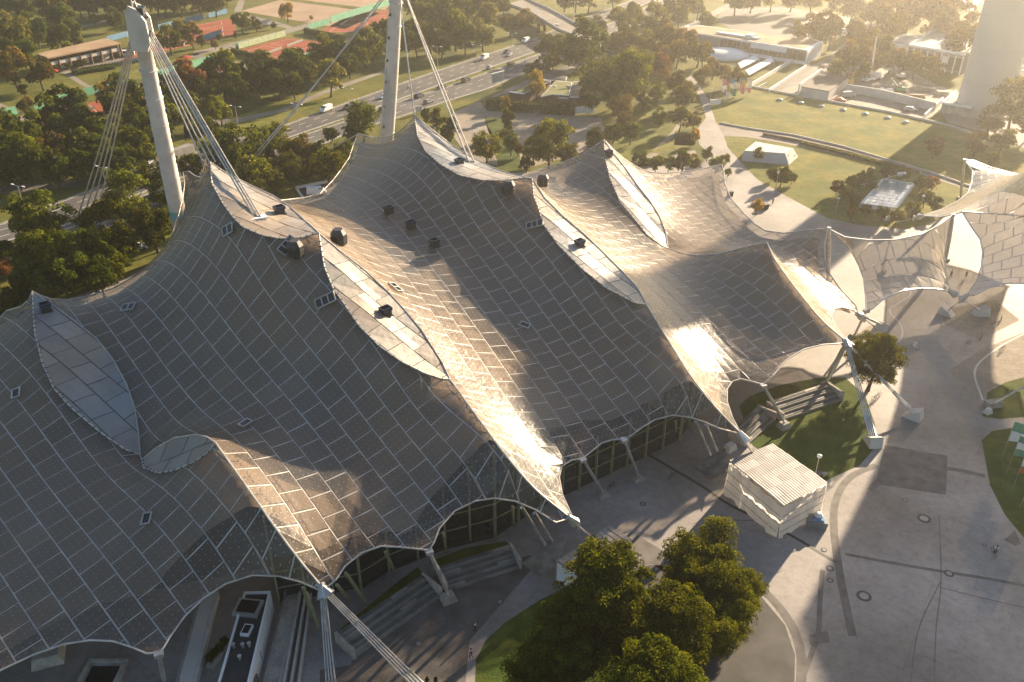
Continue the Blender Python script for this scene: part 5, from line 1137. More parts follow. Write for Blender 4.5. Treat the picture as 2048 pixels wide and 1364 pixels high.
# ================================================================== BUILDINGS AND SPORTS GROUNDS BEYOND
def court(label, q, lines=True, m='clay'):
    P = [G(*p) for p in q]; mb = MB(); c = sum(P, Vector()) / 4; t = thing('clay_court' if m == 'clay' else 'sand_court', label, 'sports court', (c.x, c.y, 0)); t['kind'] = 'thing'
    part(t, 'surface', MB().add([Vector((p.x, p.y, 0.02)) for p in P], [(0, 1, 2, 3) if (P[1] - P[0]).cross(P[2] - P[0]).z > 0 else (3, 2, 1, 0)]), M[m])
    if lines:
        f2 = lambda u, v: P[0].lerp(P[1], u).lerp(P[3].lerp(P[2], u), v); ln = MB()
        def l_(a, b):
            p, r = f2(*a), f2(*b); d = r - p; ln.box(((p + r) / 2 + Vector((0, 0, 0.027)))[:], (d.length, 0.14, 0.006), math.atan2(d.y, d.x))
        k = max(1, round((P[1] - P[0]).length / 19))
        for i in range(k):
            a, b = (i + 0.14) / k, (i + 0.86) / k
            for v in (0.14, 0.86): l_((a, v), (b, v))
            for u in (a, b): l_((u, 0.14), (u, 0.86))
        part(t, 'lines', ln, M['line'])
        for i in range(k):
            p, r = f2((i + 0.12) / k, 0.5), f2((i + 0.88) / k, 0.5); d = r - p; part(t, 'net', MB().box(((p + r) / 2 + Vector((0, 0, 0.5)))[:], (d.length, 0.08, 0.95), math.atan2(d.y, d.x)), M['wire'])
    return t
court('red clay court behind the left mast head with blue screens', [(240, 122), (310, 66), (462, 36), (478, 70)])
court('red clay court in the middle between path and dark trees', [(470, 102), (570, 76), (652, 84), (580, 122)])
court('red clay court at the top left of the centre mast', [(632, 66), (705, 28), (790, 18), (795, 62)])
court('strip of red clay court behind the left trees with green screens', [(70, 232), (300, 176), (330, 195), (90, 262)])
court('red clay court half hidden by trees right of the left mast', [(382, 140), (445, 124), (500, 150), (415, 190)])
court('bit of red clay court at the far left edge', [(-60, 262), (20, 244), (40, 262), (-60, 285)])
court('pale sand field at the top of the picture', [(482, 22), (560, 0), (760, 26), (690, 58)], False, 'sand')
court('pale sand court at the top edge beyond the white line', [(570, -4), (620, -16), (800, -10), (770, 20)], False, 'sand')
def screen(label, a, b, h, m, n=0):
    A_, B_ = G(*a), G(*b); t = thing('court_screen', label, 'court screen', A_, 0, 'screens round the clay courts'); L = (B_ - A_).length; k = max(2, int(L / 6)); d = (B_ - A_) / k; an = math.atan2(d.y, d.x)
    for i in range(k): c = A_ + d * (i + .5); part(t, 'panel', MB().box((c.x, c.y, h / 2 + 0.1), (d.length - 0.12, 0.06, h)), M[m]) .rotation_euler = (0, 0, 0)
    for o in t.children:
        me = o.data; n_ = len(me.vertices); cc = sum((v.co for v in me.vertices), Vector()) / n_; me.transform(Matrix.Translation(cc) @ Matrix.Rotation(an, 4, 'Z') @ Matrix.Translation(-cc))
    for i in range(k + 1): p = A_ + d * i; part(t, 'post', MB().tube([p, p + Vector((0, 0, h + 0.6))], 0.06, 5), M['wire'])
for a in [('blue screen at the left end of the far clay court', (216, 84), (262, 72), 2.6, 'blue_mesh'), ('blue screen just right of the left mast head', (318, 60), (358, 50), 2.6, 'blue_mesh'), ('blue screen in the middle of the far clay court edge', (371, 46), (410, 38), 2.6, 'blue_mesh'), ('blue screen at the right end of the far clay court', (418, 36), (455, 27), 2.6, 'blue_mesh'),
          ('dark blue screen on the near side of the far clay court', (405, 83), (444, 71), 2.8, 'blue_mesh'), ('pale grey screen panels at the corner of the far clay court', (524, 52), (544, 48), 2.6, 'pale_concrete'), ('pale green screen along the middle clay court', (478, 98), (572, 72), 2.6, 'pale_mesh'), ('green screen at the left end of the middle clay court', (472, 98), (514, 88), 2.6, 'green_mesh'),
          ('green screen at the far end of the upper right clay court', (618, 60), (660, 48), 3.0, 'green_mesh'), ('long green screen behind the centre mast cable', (662, 46), (780, 10), 3.4, 'green_mesh'), ('bright green screen right of the left mast', (384, 137), (433, 122), 3.0, 'green_mesh'), ('green screen in the gap left of the mast cables', (318, 156), (366, 142), 3.0, 'green_mesh'),
          ('green screen below the sunlit grass at the left', (158, 196), (252, 172), 2.8, 'green_mesh'), ('green screen behind the leftmost trees', (70, 220), (150, 198), 2.8, 'green_mesh'), ('green screen at the far left edge', (-40, 250), (36, 228), 2.8, 'green_mesh'), ('green screen at the near corner of the middle clay court', (600, 122), (618, 116), 2.6, 'green_mesh')]: screen(*a)
def box_building(name, label, cat, q, h, wall, roofm, base=0.0, over=0.0):
    P = [G(*p) for p in q]; t = thing(name, label, cat, P[0]); t['kind'] = 'thing'; c = sum(P, Vector()) / len(P)
    part(t, 'wall', MB().prism([(p.x, p.y) for p in P], base + 0.01, h), M[wall])
    part(t, 'roof', MB().prism([((p.x - c.x) * (1 + over) + c.x, (p.y - c.y) * (1 + over) + c.y) for p in P], h, h + 0.35), M[roofm]); return t, P
# clubhouse top left
def at_h(px, h): return G(px[0], px[1], h)
rq = [at_h((92, 116), 6.2), at_h((238, 86), 6.2), at_h((212, 77), 6.2), at_h((75, 108), 6.2)]
f0, f1, f2_, f3 = [Vector((p.x, p.y, 0)) for p in rq]
t = thing('clubhouse', 'long two-storey clubhouse with a flat brown roof and sunlit balconies', 'building', f0); t['kind'] = 'thing'
n_ = (f3 - f0).normalized()
part(t, 'roof', MB().prism([(p.x, p.y) for p in (f0 - n_ * 1.6, f1 - n_ * 1.6, f2_, f3)], 5.9, 6.4), M['roof_gravel'])
part(t, 'wall', MB().prism([(p.x, p.y) for p in (f0 + n_ * 2.5, f1 + n_ * 2.5, f2_ - n_ * .5, f3 - n_ * .5)], 0, 5.9), M['brown_wall'])
part(t, 'balcony_floor', MB().prism([(p.x, p.y) for p in (f0 - n_ * .6, f1 - n_ * .6, f1 + n_ * 2.5, f0 + n_ * 2.5)], 2.9, 3.15), M['timber'])
K = 7
for k in range(K + 1):
    p = f0.lerp(f1, k / K) - n_ * 0.5; part(t, 'pier', MB().box((p.x, p.y, 2.95), (0.6, 0.5, 5.9)), M['brown_wall'])
    if k < K:
        a, b = f0.lerp(f1, (k + .1) / K) - n_ * .45, f0.lerp(f1, (k + .9) / K) - n_ * .45; part(t, 'balcony_front', MB().wall([(a.x, a.y), (b.x, b.y)], 1.3, 0.14, 3.16), M['pale_concrete'])
        a, b = a + n_ * 2.6, b + n_ * 2.6; w_ = part(t, 'window', MB().wall([(a.x, a.y), (b.x, b.y)], 1.7, 0.2, 3.3), M['glass']); part(t, 'window', MB().wall([(a.x, a.y), (b.x, b.y)], 2.0, 0.2, 0.4), M['pale_concrete'] if k % 2 else M['glass'])
for i, (px, c, l) in enumerate([((172, 125), 'blue_mesh', 'blue parasol on the clubhouse terrace, left of two'), ((184, 124), 'blue_mesh', 'blue parasol on the clubhouse terrace, right of two'), ((104, 142), 'orange_cloth', 'orange parasol at the left of the clubhouse terrace'), ((124, 138), 'orange_cloth', 'orange parasol by the small round bushes of the terrace'), ((112, 152), 'red_paint', 'small red parasol at the end of the terrace wall'), ((372, 124), 'red_paint', 'big red parasol alone on the grass right of the left mast')]):
    g = G(*px); u = thing('parasol', l, 'parasol', g, 0, 'parasols'); r = 2.2 if i < 4 else 2.6 if i == 5 else 1.6
    part(u, 'pole', MB().tube([(0, 0, 0), (0, 0, 2.6)], 0.05, 5), M['steel'], world=False); part(u, 'canopy', MB().lathe([(r, 2.0), (r * .55, 2.5), (0.05, 2.9)], n=8), M[c], world=False)
g = G(256, 112); t = thing('parked_caravan', 'white parked caravan at the right end of the clubhouse', 'caravan', g, R(20)); part(t, 'body', MB().box((0, 0, 1.5), (6, 2.2, 2.2), 0, 0.95), M['white'], world=False)
for s in (-1, 1): part(t, 'wheel', MB().tube([(0.4, s * 1.05, .35), (0.4, s * 0.8, .35)], 0.35, 10), M['black'], world=False)
part(t, 'window', MB().box((-0.5, -1.1, 1.8), (2.4, 0.1, 0.7)), M['glass'], world=False)
# footbridge over the highway
t = thing('road_bridge', 'concrete bridge carrying a road across the highway', 'bridge', G(1100, 60)); bl = [(1012, 8, 5.5), (1060, 25, 5.5), (1113, 58, 5.5), (1180, 88, 5.2), (1228, 108, 4.0)]; br = [(1052, -2, 5.5), (1100, 20, 5.5), (1150, 48, 5.5), (1195, 72, 5.2), (1245, 100, 4.0)]
L_, Rr_ = [G(*p) for p in bl], [G(*p) for p in br]; dk = MB(); k = len(L_)
vs = L_ + Rr_ + [p - Vector((0, 0, 0.9)) for p in L_ + Rr_]; fs = [(i, i + 1, k + i + 1, k + i) for i in range(k - 1)] + [(2 * k + i, 3 * k + i, 3 * k + i + 1, 2 * k + i + 1) for i in range(k - 1)] + [(i, 2 * k + i, 2 * k + i + 1, i + 1) for i in range(k - 1)] + [(k + i, k + i + 1, 3 * k + i + 1, 3 * k + i) for i in range(k - 1)]
part(t, 'deck', dk.add(vs, fs), M['path'])
for c in (L_, Rr_):
    pm = MB()
    for a, b in zip(c, c[1:]):
        d = b - a; h = Vector((0, 0, 1.0)); n = Vector((-d.y, d.x, 0)).normalized() * 0.15; pm.add([a + n, a - n, b - n, b + n, a + n + h, a - n + h, b - n + h, b + n + h], [(0, 4, 7, 3), (1, 2, 6, 5), (4, 5, 6, 7), (0, 1, 5, 4), (3, 7, 6, 2)])
    part(t, 'parapet', pm, M['pale_concrete'])
for px in ((1077, 66), (1089, 63), (1150, 96)): g = G(*px); part(t, 'pier', MB().box((g.x, g.y, 2.2), (1.0, 1.4, 4.4), 0.4), M['brown_wall'])
g = G(1114, 68); board('bridge_sign', 'white sign with blue marks hung on the side of the bridge', 'sign', (1113, 74), 4.2, 2.4, 3.6, R(-52), 'white', 2)
# flat-roofed house with green roofs in the hedged garden
def flat(label_, t, q, h, m='green_roof', edge='white'):
    P = [at_h(p, h) for p in q]; part(t, 'wall', MB().prism([(p.x, p.y) for p in P], 0.01, h - 0.3), M['brown_wall']); c = sum(P, Vector()) / len(P)
    part(t, 'roof_edge', MB().prism([(p.x, p.y) for p in P], h - 0.3, h), M[edge]); part(t, 'roof', MB().prism([((p.x - c.x) * .94 + c.x, (p.y - c.y) * .94 + c.y) for p in P], h, h + 0.06), M[m]); return P
t = thing('garden_house', 'low house with curved mossy green flat roofs behind the hedge', 'building', G(1090, 215)); t['kind'] = 'thing'
flat('', t, [(1018, 183), (1046, 187), (1102, 162), (1086, 158)], 4.0); flat('', t, [(1082, 193), (1104, 188), (1138, 190), (1145, 164), (1112, 161)], 4.2); flat('', t, [(1140, 194), (1164, 194), (1164, 163), (1147, 163)], 4.0, 'roof_felt')
flat('', t, [(1092, 160), (1112, 149), (1134, 153), (1132, 160)], 3.4, 'roof_felt'); flat('', t, [(1110, 182), (1120, 178), (1140, 185), (1136, 196), (1116, 195)], 3.2, 'white')
for px in ((1100, 172), (1110, 173), (1136, 172)): q = at_h(px, 4.3); part(t, 'skylight', MB().lathe([(.6, 0), (.5, .3), (.1, .4)], (q.x, q.y, 4.27), 8), M['white'])
# long white school-like building upper right
t = thing('long_white_building', 'long low white building with a brown gravel roof at the upper right', 'building', G(1500, 125)); t['kind'] = 'thing'
h = 6.2; rp = [at_h((1350, 60), h), at_h((1615, 100), h), at_h((1645, 83), h), at_h((1383, 48), h)]; cc = sum(rp, Vector()) / 4
part(t, 'roof_edge', MB().prism([(p.x, p.y) for p in rp], 5.6, 6.2), M['white']); part(t, 'roof', MB().prism([((p.x - cc.x) * .97 + cc.x, (p.y - cc.y) * .92 + cc.y) for p in rp], 6.2, 6.28), M['roof_gravel'])
wp = [Vector(((p.x - cc.x) * .96 + cc.x, (p.y - cc.y) * .86 + cc.y, 0)) for p in rp]; part(t, 'wall', MB().prism([(p.x, p.y) for p in wp], 0.02, 5.6), M['grey_paint'])
nn = (rp[0] - rp[3]).normalized(); A0, B0 = rp[0].copy(), rp[1].copy(); A0.z = B0.z = 0
def fr_(u, out): p = A0.lerp(B0, u) + nn * out; return (p.x, p.y)
part(t, 'white_wall', MB().wall([fr_(0.0, -0.2), fr_(0.105, -0.2)], 5.5, 0.5), M['white']); part(t, 'base_wall', MB().wall([fr_(0.105, -0.1), fr_(1.0, -0.1)], 1.3, 0.5), M['white']); part(t, 'wall_band', MB().wall([fr_(0.6, -0.2), fr_(0.86, -0.2)], 1.9, 0.4, 3.6), M['white'])
part(t, 'end_wall', MB().wall([(rp[1].x, rp[1].y), (rp[2].x, rp[2].y)], 5.6, 0.5), M['white'])
for k in range(26):
    u = 0.12 + k * 0.034
    if 0.6 < u < 0.86: h0, hh = 1.5, 2.0
    else: h0, hh = 1.5, 3.9
    w_ = part(t, 'window', MB().wall([fr_(u, -0.75), fr_(u + 0.029, -0.75)], hh, 0.3, h0), M['glass'])
w_ = part(t, 'window', MB().wall([fr_(0.055, 0.1), fr_(0.085, 0.1)], 2.0, 0.2, 2.6), M['glass'])
for (a, b, hh, ww) in ((0.3, 0.62, 0.9, 2.6), (0.53, 0.58, 1.8, 4.0)): part(t, 'roof_light', MB().wall([fr_(a, -6.5), fr_(b, -6.5)], hh, ww, 6.2), M['white'])
g = G(1448, 112); solo('white_dome', 'smooth white elliptical dome in front of the long white building', 'dome', MB().lathe([(11.5, 0), (11, 1.2), (8, 2.4), (4, 3.0), (0.1, 3.2)], (g.x, g.y, 0), 28), M['white'], (g.x, g.y, 0), smooth=True)
def tilt_panel(label, q, z0, z1):
    P = [G(q[0][0], q[0][1], z0), G(q[1][0], q[1][1], z0), G(q[2][0], q[2][1], z1), G(q[3][0], q[3][1], z1)]; n = Vector((0, 0, -0.3)); mid = (P[0] + P[1] + P[2] + P[3]) / 4
    t = thing('slanted_skylight', label, 'skylight', (mid.x, mid.y, 0)); part(t, 'glazing', MB().add(P + [p + n for p in P], [(0, 1, 2, 3), (7, 6, 5, 4), (0, 4, 5, 1), (1, 5, 6, 2), (2, 6, 7, 3), (3, 7, 4, 0)]), M['white'])
    for p in P[2:]: part(t, 'stay', MB().box((p.x, p.y, (z1 - .3) / 2), (.3, .3, z1 - .3)), M['pale_concrete'])
tilt_panel('short slanted white skylight right of the white dome', [(1476, 126), (1482, 136), (1518, 118), (1510, 109)], 1.4, 1.9); tilt_panel('long slanted white skylight right of the white dome', [(1491, 140), (1498, 150), (1548, 122), (1544, 112)], 1.4, 1.9)
def lowwall(name, label, px, h, th, m='pale_concrete', cat='wall'):
    P = [G(*p) for p in px]; return solo(name, label, cat, MB().wall([(p.x, p.y) for p in P], h, th), M[m], (P[0].x, P[0].y, 0))
lowwall('retaining_wall', 'long white retaining wall running up from the flags to the white building', [(1497, 177), (1585, 124)], 1.6, 0.5, 'white'); lowwall('retaining_wall', 'second white retaining wall along the asphalt ramp', [(1537, 184), (1612, 135)], 1.2, 0.5, 'white'); lowwall('retaining_wall', 'short pale kerb wall at the head of the ramp', [(1514, 178), (1534, 168)], 0.8, 0.4)
lowwall('sunken_wall', 'long grey-white wall behind the sunken yard', [(1690, 184), (1760, 195), (1868, 222)], 3.0, 0.6); lowwall('stair_wall', 'white stair wall climbing at the right end of the sunken yard', [(1848, 238), (1884, 204)], 1.8, 0.5, 'white')
lowwall('lawn_kerb', 'pale kerb wall along the upper edge of the big lawn', [(1497, 174), (1601, 194), (1775, 225), (1895, 252), (1985, 281)], 0.7, 0.4)
lowwall('lawn_kerb', 'pale kerb wall along the lower edge of the big lawn', [(1440, 247), (1492, 257), (1587, 271), (1690, 295), (1792, 326), (1861, 346), (1940, 374)], 0.5, 0.35)
lowwall('trench_wall', 'dark planted trench wall below the promenade', [(1526, 270), (1600, 284), (1700, 308), (1790, 333), (1840, 348)], 0.8, 0.6, 'brown_wall')
t, P = box_building('low_building', 'low flat brown-roofed building beside the sunken yard', 'building', [(1600, 192), (1655, 202), (1694, 172), (1642, 160)], 3.2, 'pale_concrete', 'roof_felt')
lowwall('parapet_wall', 'sunlit white parapet left of the low brown-roofed building', [(1596, 188), (1640, 157)], 3.9, 0.5, 'white')
t, P = box_building('glazed_hall', 'flat-roofed glazed hall left of the tower foot', 'building', [(1810, 128), (1920, 148), (1990, 110), (1880, 82)], 7.0, 'grey_paint', 'concrete'); 
for k in range(9):
    p = P[0].lerp(P[1], k / 8); q = p - (P[3] - P[0]).normalized() * 2.2; part(t, 'pillar', MB().box((q.x, q.y, 3.6), (0.4, 0.4, 7.2)), M['white'])
    if k < 8: r = P[0].lerp(P[1], (k + .5) / 8) - (P[3] - P[0]).normalized() * .15; part(t, 'window', MB().box((r.x, r.y, 3.4), ((P[1] - P[0]).length / 8 - .5, .2, 5.0), math.atan2((P[1] - P[0]).y, (P[1] - P[0]).x)), M['glass'] if k not in (5,) else M['white'])
for (a, b) in ((0, 3), (3, 2), (0, 1)): part(t, 'parapet', MB().wall([(P[a].x, P[a].y), (P[b].x, P[b].y)], 0.9, 0.5, 7.35), M['white'])
for u in (.35, .7): a, b = P[0].lerp(P[1], u), P[3].lerp(P[2], u); part(t, 'roof_rib', MB().wall([(a.x, a.y), (b.x, b.y)], 0.5, 0.5, 7.35), M['white'])
t, P = box_building('far_hall', 'second flat-roofed hall behind the hazy trees, left of the glazed hall', 'building', [(1748, 112), (1810, 126), (1850, 96), (1760, 84)], 5.0, 'grey_paint', 'concrete')
t, P = box_building('right_hall', 'low flat building at the right edge behind the tower', 'building', [(2020, 172), (2120, 190), (2160, 130), (2030, 112)], 6.0, 'pale_concrete', 'concrete')
for k in range(7): p = P[0].lerp(P[1], k / 6) + Vector((0, -1.5, 0)); part(t, 'pillar', MB().box((p.x, p.y, 3), (.4, .4, 6)), M['white'])
# tower shaft
g = G(1962, 224); t = thing('tower', 'massive pale concrete tower shaft rising out of the top right corner', 'tower', g); t['kind'] = 'thing'
M['tower_concrete'] = mat('tower_concrete', (0.46, 0.44, 0.41), 0.8, scale=0.05, col2=(0.54, 0.52, 0.49), detail=9)
for k in range(8):
    z0, z1 = k * 11.0, (k + 1) * 11.0 - 0.12; ra, rb = 8.6 - 0.012 * z0 * 1.3, 8.6 - 0.012 * z1 * 1.3
    part(t, 'shaft_ring', MB().lathe([(ra, z0), (rb, z1), (rb - .15, z1 + .06), (rb - .15, z1 + 0.12)], n=48), M['tower_concrete'], world=False, smooth=False)
part(t, 'base_slab', MB().lathe([(10.5, 0.02), (10.5, 0.9)], n=40), M['concrete'], world=False)
t, P = box_building('tower_forecourt', 'flat concrete roof slab with white edges in front of the tower', 'building', [(1880, 224), (1936, 234), (1960, 212), (1908, 200)], 2.6, 'concrete', 'concrete')
for (a, b) in ((0, 1), (1, 2), (0, 3)): part(t, 'parapet', MB().wall([(P[a].x, P[a].y), (P[b].x, P[b].y)], 0.7, 0.6, 2.96), M['white'])
# concrete wedge building on the lower lawn
q = [(1482, 322), (1578, 330), (1596, 314), (1500, 292)]; P = [G(*p) for p in q]; t = thing('concrete_wedge', 'low pale concrete wedge with sloping sides on the lower lawn', 'bunker', P[0]); t['kind'] = 'thing'; c = sum(P, Vector()) / 4
T_ = [c + Vector(((p - c).x * (.9 if i in (0, 3) else .78), (p - c).y * .62, 2.7)) for i, p in enumerate(P)]
part(t, 'body', MB().add(P + T_, [(0, 1, 5, 4), (1, 2, 6, 5), (2, 3, 7, 6), (3, 0, 4, 7), (4, 5, 6, 7)]), M['pale_concrete'])
e = [P[1].lerp(P[2], .15).lerp(T_[1].lerp(T_[2], .2), .25), P[1].lerp(P[2], .85).lerp(T_[1].lerp(T_[2], .8), .25), P[1].lerp(P[2], .85).lerp(T_[1].lerp(T_[2], .8), .8), P[1].lerp(P[2], .15).lerp(T_[1].lerp(T_[2], .2), .8)]
nn = (e[1] - e[0]).cross(e[3] - e[0]).normalized(); nn = nn if nn.x > 0 else -nn
part(t, 'grille', MB().add([p + nn * .06 for p in e] + [p - nn * .1 for p in e], [(0, 1, 2, 3), (0, 4, 5, 1), (1, 5, 6, 2), (2, 6, 7, 3), (3, 7, 4, 0)]), M['black'])
# light well among the shrubs: white frame, glass grid
q = [(1722, 408), (1790, 417), (1826, 369), (1768, 358)]; P = [G(p[0], p[1], 1.0) for p in q]; t = thing('light_well', 'white-framed sloping glass skylight grid sunk in a ring of shrubs', 'skylight', (P[0].x, P[0].y, 0)); t['kind'] = 'thing'
f2 = lambda u, v: P[0].lerp(P[1], u).lerp(P[3].lerp(P[2], u), v)
nu, nv = 6, 9
for i in range(nu):
    for j in range(nv):
        a = [f2((i + .06) / nu, (j + .06) / nv), f2((i + .94) / nu, (j + .06) / nv), f2((i + .94) / nu, (j + .94) / nv), f2((i + .06) / nu, (j + .94) / nv)]
        part(t, 'pane', MB().add(a + [p - Vector((0, 0, .1)) for p in a], [(0, 1, 2, 3), (0, 4, 5, 1), (1, 5, 6, 2), (2, 6, 7, 3), (3, 7, 4, 0)]), M['pale_glass'])
part(t, 'curb', MB().prism([(p.x, p.y) for p in P], 0.1, 0.85), M['concrete'])
for i in range(4): part(t, 'frame', MB().wall([(P[i].x, P[i].y), (P[(i + 1) % 4].x, P[(i + 1) % 4].y)], 1.25, 0.45, 0.05), M['white'])
tie('slim white pole leaning across the skylight bed', G(1806, 347, 6.5), G(1714, 372, 0.4), 1, block=False)
# round roof lights on the big lawn
for i, px in enumerate([(1559, 201), (1601, 207), (1642, 214), (1686, 221), (1730, 229), (1775, 237), (1811, 246)]):
    g = G(*px); t = thing('lawn_rooflight', ORD[i + 1] + ' from the left of the row of round white roof lights on the big lawn', 'roof light', g, 0, 'roof lights in the big lawn'); part(t, 'curb', MB().lathe([(1.1, 0), (1.1, .45)], n=14), M['pale_concrete'], world=False); part(t, 'dome', MB().lathe([(1.0, .45), (.8, .65), (.4, .78), (.05, .8)], n=14), M['pale_glass'], world=False, smooth=True)
# machines in the hazy works yard
g = G(1742, 162); t = thing('crane_truck', 'white mobile crane with its boom raised in the works yard', 'crane', g, R(35)); part(t, 'chassis', MB().box((0, 0, 1.1), (9, 2.5, 1.0)), M['white'], world=False); part(t, 'cab', MB().box((3.6, 0, 2.2), (1.8, 2.4, 1.4), 0, .9), M['white'], world=False); part(t, 'turret', MB().box((-1, 0, 2.4), (3.2, 2.3, 1.6), 0, .9), M['silver_paint'], world=False); part(t, 'boom', MB().tube([(-1, 0, 3), (-0.4, 1.4, 17)], .55, 4, .3), M['white'], world=False)
for x in (-3, -1.6, 1.6, 3.2):
    for s in (-1, 1): part(t, 'wheel', MB().tube([(x, s * 1.3, .6), (x, s * .9, .6)], .6, 10), M['black'], world=False)
def digger(label, px, c, rz, name='excavator'):
    g = G(*px); t = thing(name, label, 'digger', g, rz); part(t, 'body', MB().box((0, 0, 1.7), (3, 2.4, 1.3), 0, .9), M[c], world=False); part(t, 'cab', MB().box((.7, .6, 2.9), (1.3, 1.1, 1.5), 0, .85), M['glass'], world=False); part(t, 'arm', MB().tube([(1.2, -.4, 2.2), (3.4, -.4, 4.4), (5.4, -.4, 2.6)], .28, 5), M[c], world=False); part(t, 'bucket', MB().box((5.5, -.4, 2.0), (.8, 1.1, 1.0), .2, .7), M['dark_metal'], world=False)
    for s in (-1, 1): part(t, 'track', MB().box((0, s * 1.1, .5), (3.8, .6, 1.0), 0, .9), M['black'], world=False)
digger('pale grey excavator right of the crane truck', (1785, 150), 'silver_paint', .5); digger('second pale excavator closest to the hedge in the works yard', (1800, 158), 'white', 2.2); digger('green digger by the wall of the sunken yard', (1800, 186), 'green_paint', 2.9); digger('orange mini digger beside the low brown-roofed building', (1700, 171), 'yellow_paint', 1.2)
for (l, px, d, rz, m) in (('pale pile of scaffold pieces left of the crane truck', (1706, 152), (6, 2.5), .2, 'timber'), ('white container lid in the works yard', (1772, 185), (5, 2.4), -.2, 'white'), ('long brown timber stack behind the sunken wall', (1815, 196), (12, 2), -.25, 'timber'), ('grey skip at the foot of the tower lawn', (1846, 182), (5, 2.5), -.3, 'grey_paint'), ('stack of pale slabs by the tower lawn', (1884, 190), (5, 3), -.3, 'concrete')):
    g = G(*px); t = thing('material_stack', l, 'stack', g, rz); 
    for k in range(3): part(t, 'layer', MB().box((.15 * (k % 2), 0, .3 + k * .5), (d[0] - .4 * k, d[1] - .2 * k, .45)), M[m], world=False)
# hedges
# ================================================================== VEHICLES
def car_parts(kind):
    L, Wd, H = dict(car=(4.4, 1.8, 1.45), suv=(4.7, 1.9, 1.75), van=(5.2, 2.0, 2.3), estate=(4.6, 1.8, 1.5))[kind]
    if kind == 'van': prof = [(-.5, .3), (-.5, .6), (-.485, .98), (-.44, 1.0), (.22, 1.0), (.38, .62), (.49, .48), (.5, .2)]
    elif kind == 'suv': prof = [(-.5, .25), (-.5, .6), (-.46, .95), (-.38, 1.0), (.1, 1.0), (.24, .62), (.47, .55), (.5, .25)]
    elif kind == 'estate': prof = [(-.5, .25), (-.5, .62), (-.42, .97), (-.3, 1.0), (.06, .99), (.22, .64), (.46, .54), (.5, .25)]
    else: prof = [(-.5, .25), (-.49, .62), (-.36, .66), (-.24, .98), (.04, 1.0), (.2, .66), (.46, .54), (.5, .25)]
    n = len(prof); vs, fs = [], []
    secs = [(-1, .92), (-.9, 1.0), (.9, 1.0), (1, .92)]
    for s, f in secs:
        for (x, z) in prof:
            zz = z if z < .7 else z; w = Wd / 2 * s * (1 if z < .7 else .84); vs.append((x * L * (f if abs(s) == 1 else 1) if abs(s) == 1 else x * L, w, .22 + (zz * H - .22) * (1 if abs(s) < 1 else (.97 if z > .7 else 1))))
    for k in range(3): fs += [(k * n + i, k * n + i + 1, (k + 1) * n + i + 1, (k + 1) * n + i) for i in range(n - 1)] + [(k * n + n - 1, k * n, (k + 1) * n, (k + 1) * n + n - 1)]
    fs += [tuple(range(n)), tuple(range(3 * n, 4 * n))[::-1]]
    body = MB().add(vs, fs)
    x0, x1 = dict(car=(-.26, .1), suv=(-.42, .14), van=(.1, .3), estate=(-.38, .12))[kind]
    gl = MB()
    for s in (-1, 1): gl.box(((x0 + x1) / 2 * L, s * Wd * .445, H * .80), ((x1 - x0) * L * .92, .06, H * .22))
    ws = MB().box((dict(car=.125, suv=.175, van=.305, estate=.145)[kind] * L, 0, H * .82), (.08, Wd * .74, H * .30), tilt=(0, R(-38 if kind != 'van' else -30), 0))
    rw = MB().box((dict(car=-.305, suv=-.485, van=-.503, estate=-.46)[kind] * L, 0, H * .8), (.06, Wd * .7, H * .24), tilt=(0, R(35 if kind == 'car' else 6), 0))
    wheel = MB().tube([(0, -.11, 0), (0, .11, 0)], .33, 12)
    return L, Wd, body, gl, ws, rw, wheel
CARP = {}
for k in ('car', 'suv', 'van', 'estate'):
    L, Wd, b, g_, w_, r_, wh = car_parts(k)
    CARP[k] = (L, Wd, b, g_.mesh('side_windows', M['glass']), w_.mesh('windscreen', M['glass']), r_.mesh('rear_window', M['glass']), wh.mesh('wheel', M['black']), MB().box((0, 0, 0), (.08, .3, .16)).mesh('headlight', M['white']), MB().box((0, 0, 0), (.06, .3, .18)).mesh('tail_light', M['red_paint']), {})
def add_car(label, px, kind, colour, rz, z=0.0, group='vehicles on the highway', name=None, cat=None):
    L, Wd, b, sw, ws, rw, wh, hl_, tl, cache = CARP[kind]
    if colour not in cache: cache[colour] = b.mesh('body', M[colour])
    p = G(*px); t = thing(name or ('van' if kind == 'van' else 'car'), label, cat or ('van' if kind == 'van' else 'car'), (p.x, p.y, z + .016), rz, group)
    def put(nm, me, loc=(0, 0, 0)):
        o = bpy.data.objects.new(nm, me); COL.objects.link(o); o.parent = t; o.location = loc; return o
    put('body', cache[colour]); put('side_windows', sw); put('windscreen', ws); put('rear_window', rw)
    for x in (-.31, .31):
        for y in (-1, 1): put('wheel', wh, (x * L, y * (Wd / 2 - .08), .33))
    for y in (-1, 1): put('headlight', hl_, (L * .495, y * Wd * .33, .72)); put('tail_light', tl, (-L * .497, y * Wd * .36, .85))
    return t
road_dir = (G(883, 180) - G(700, 250)); RA = math.atan2(road_dir.y, road_dir.x)
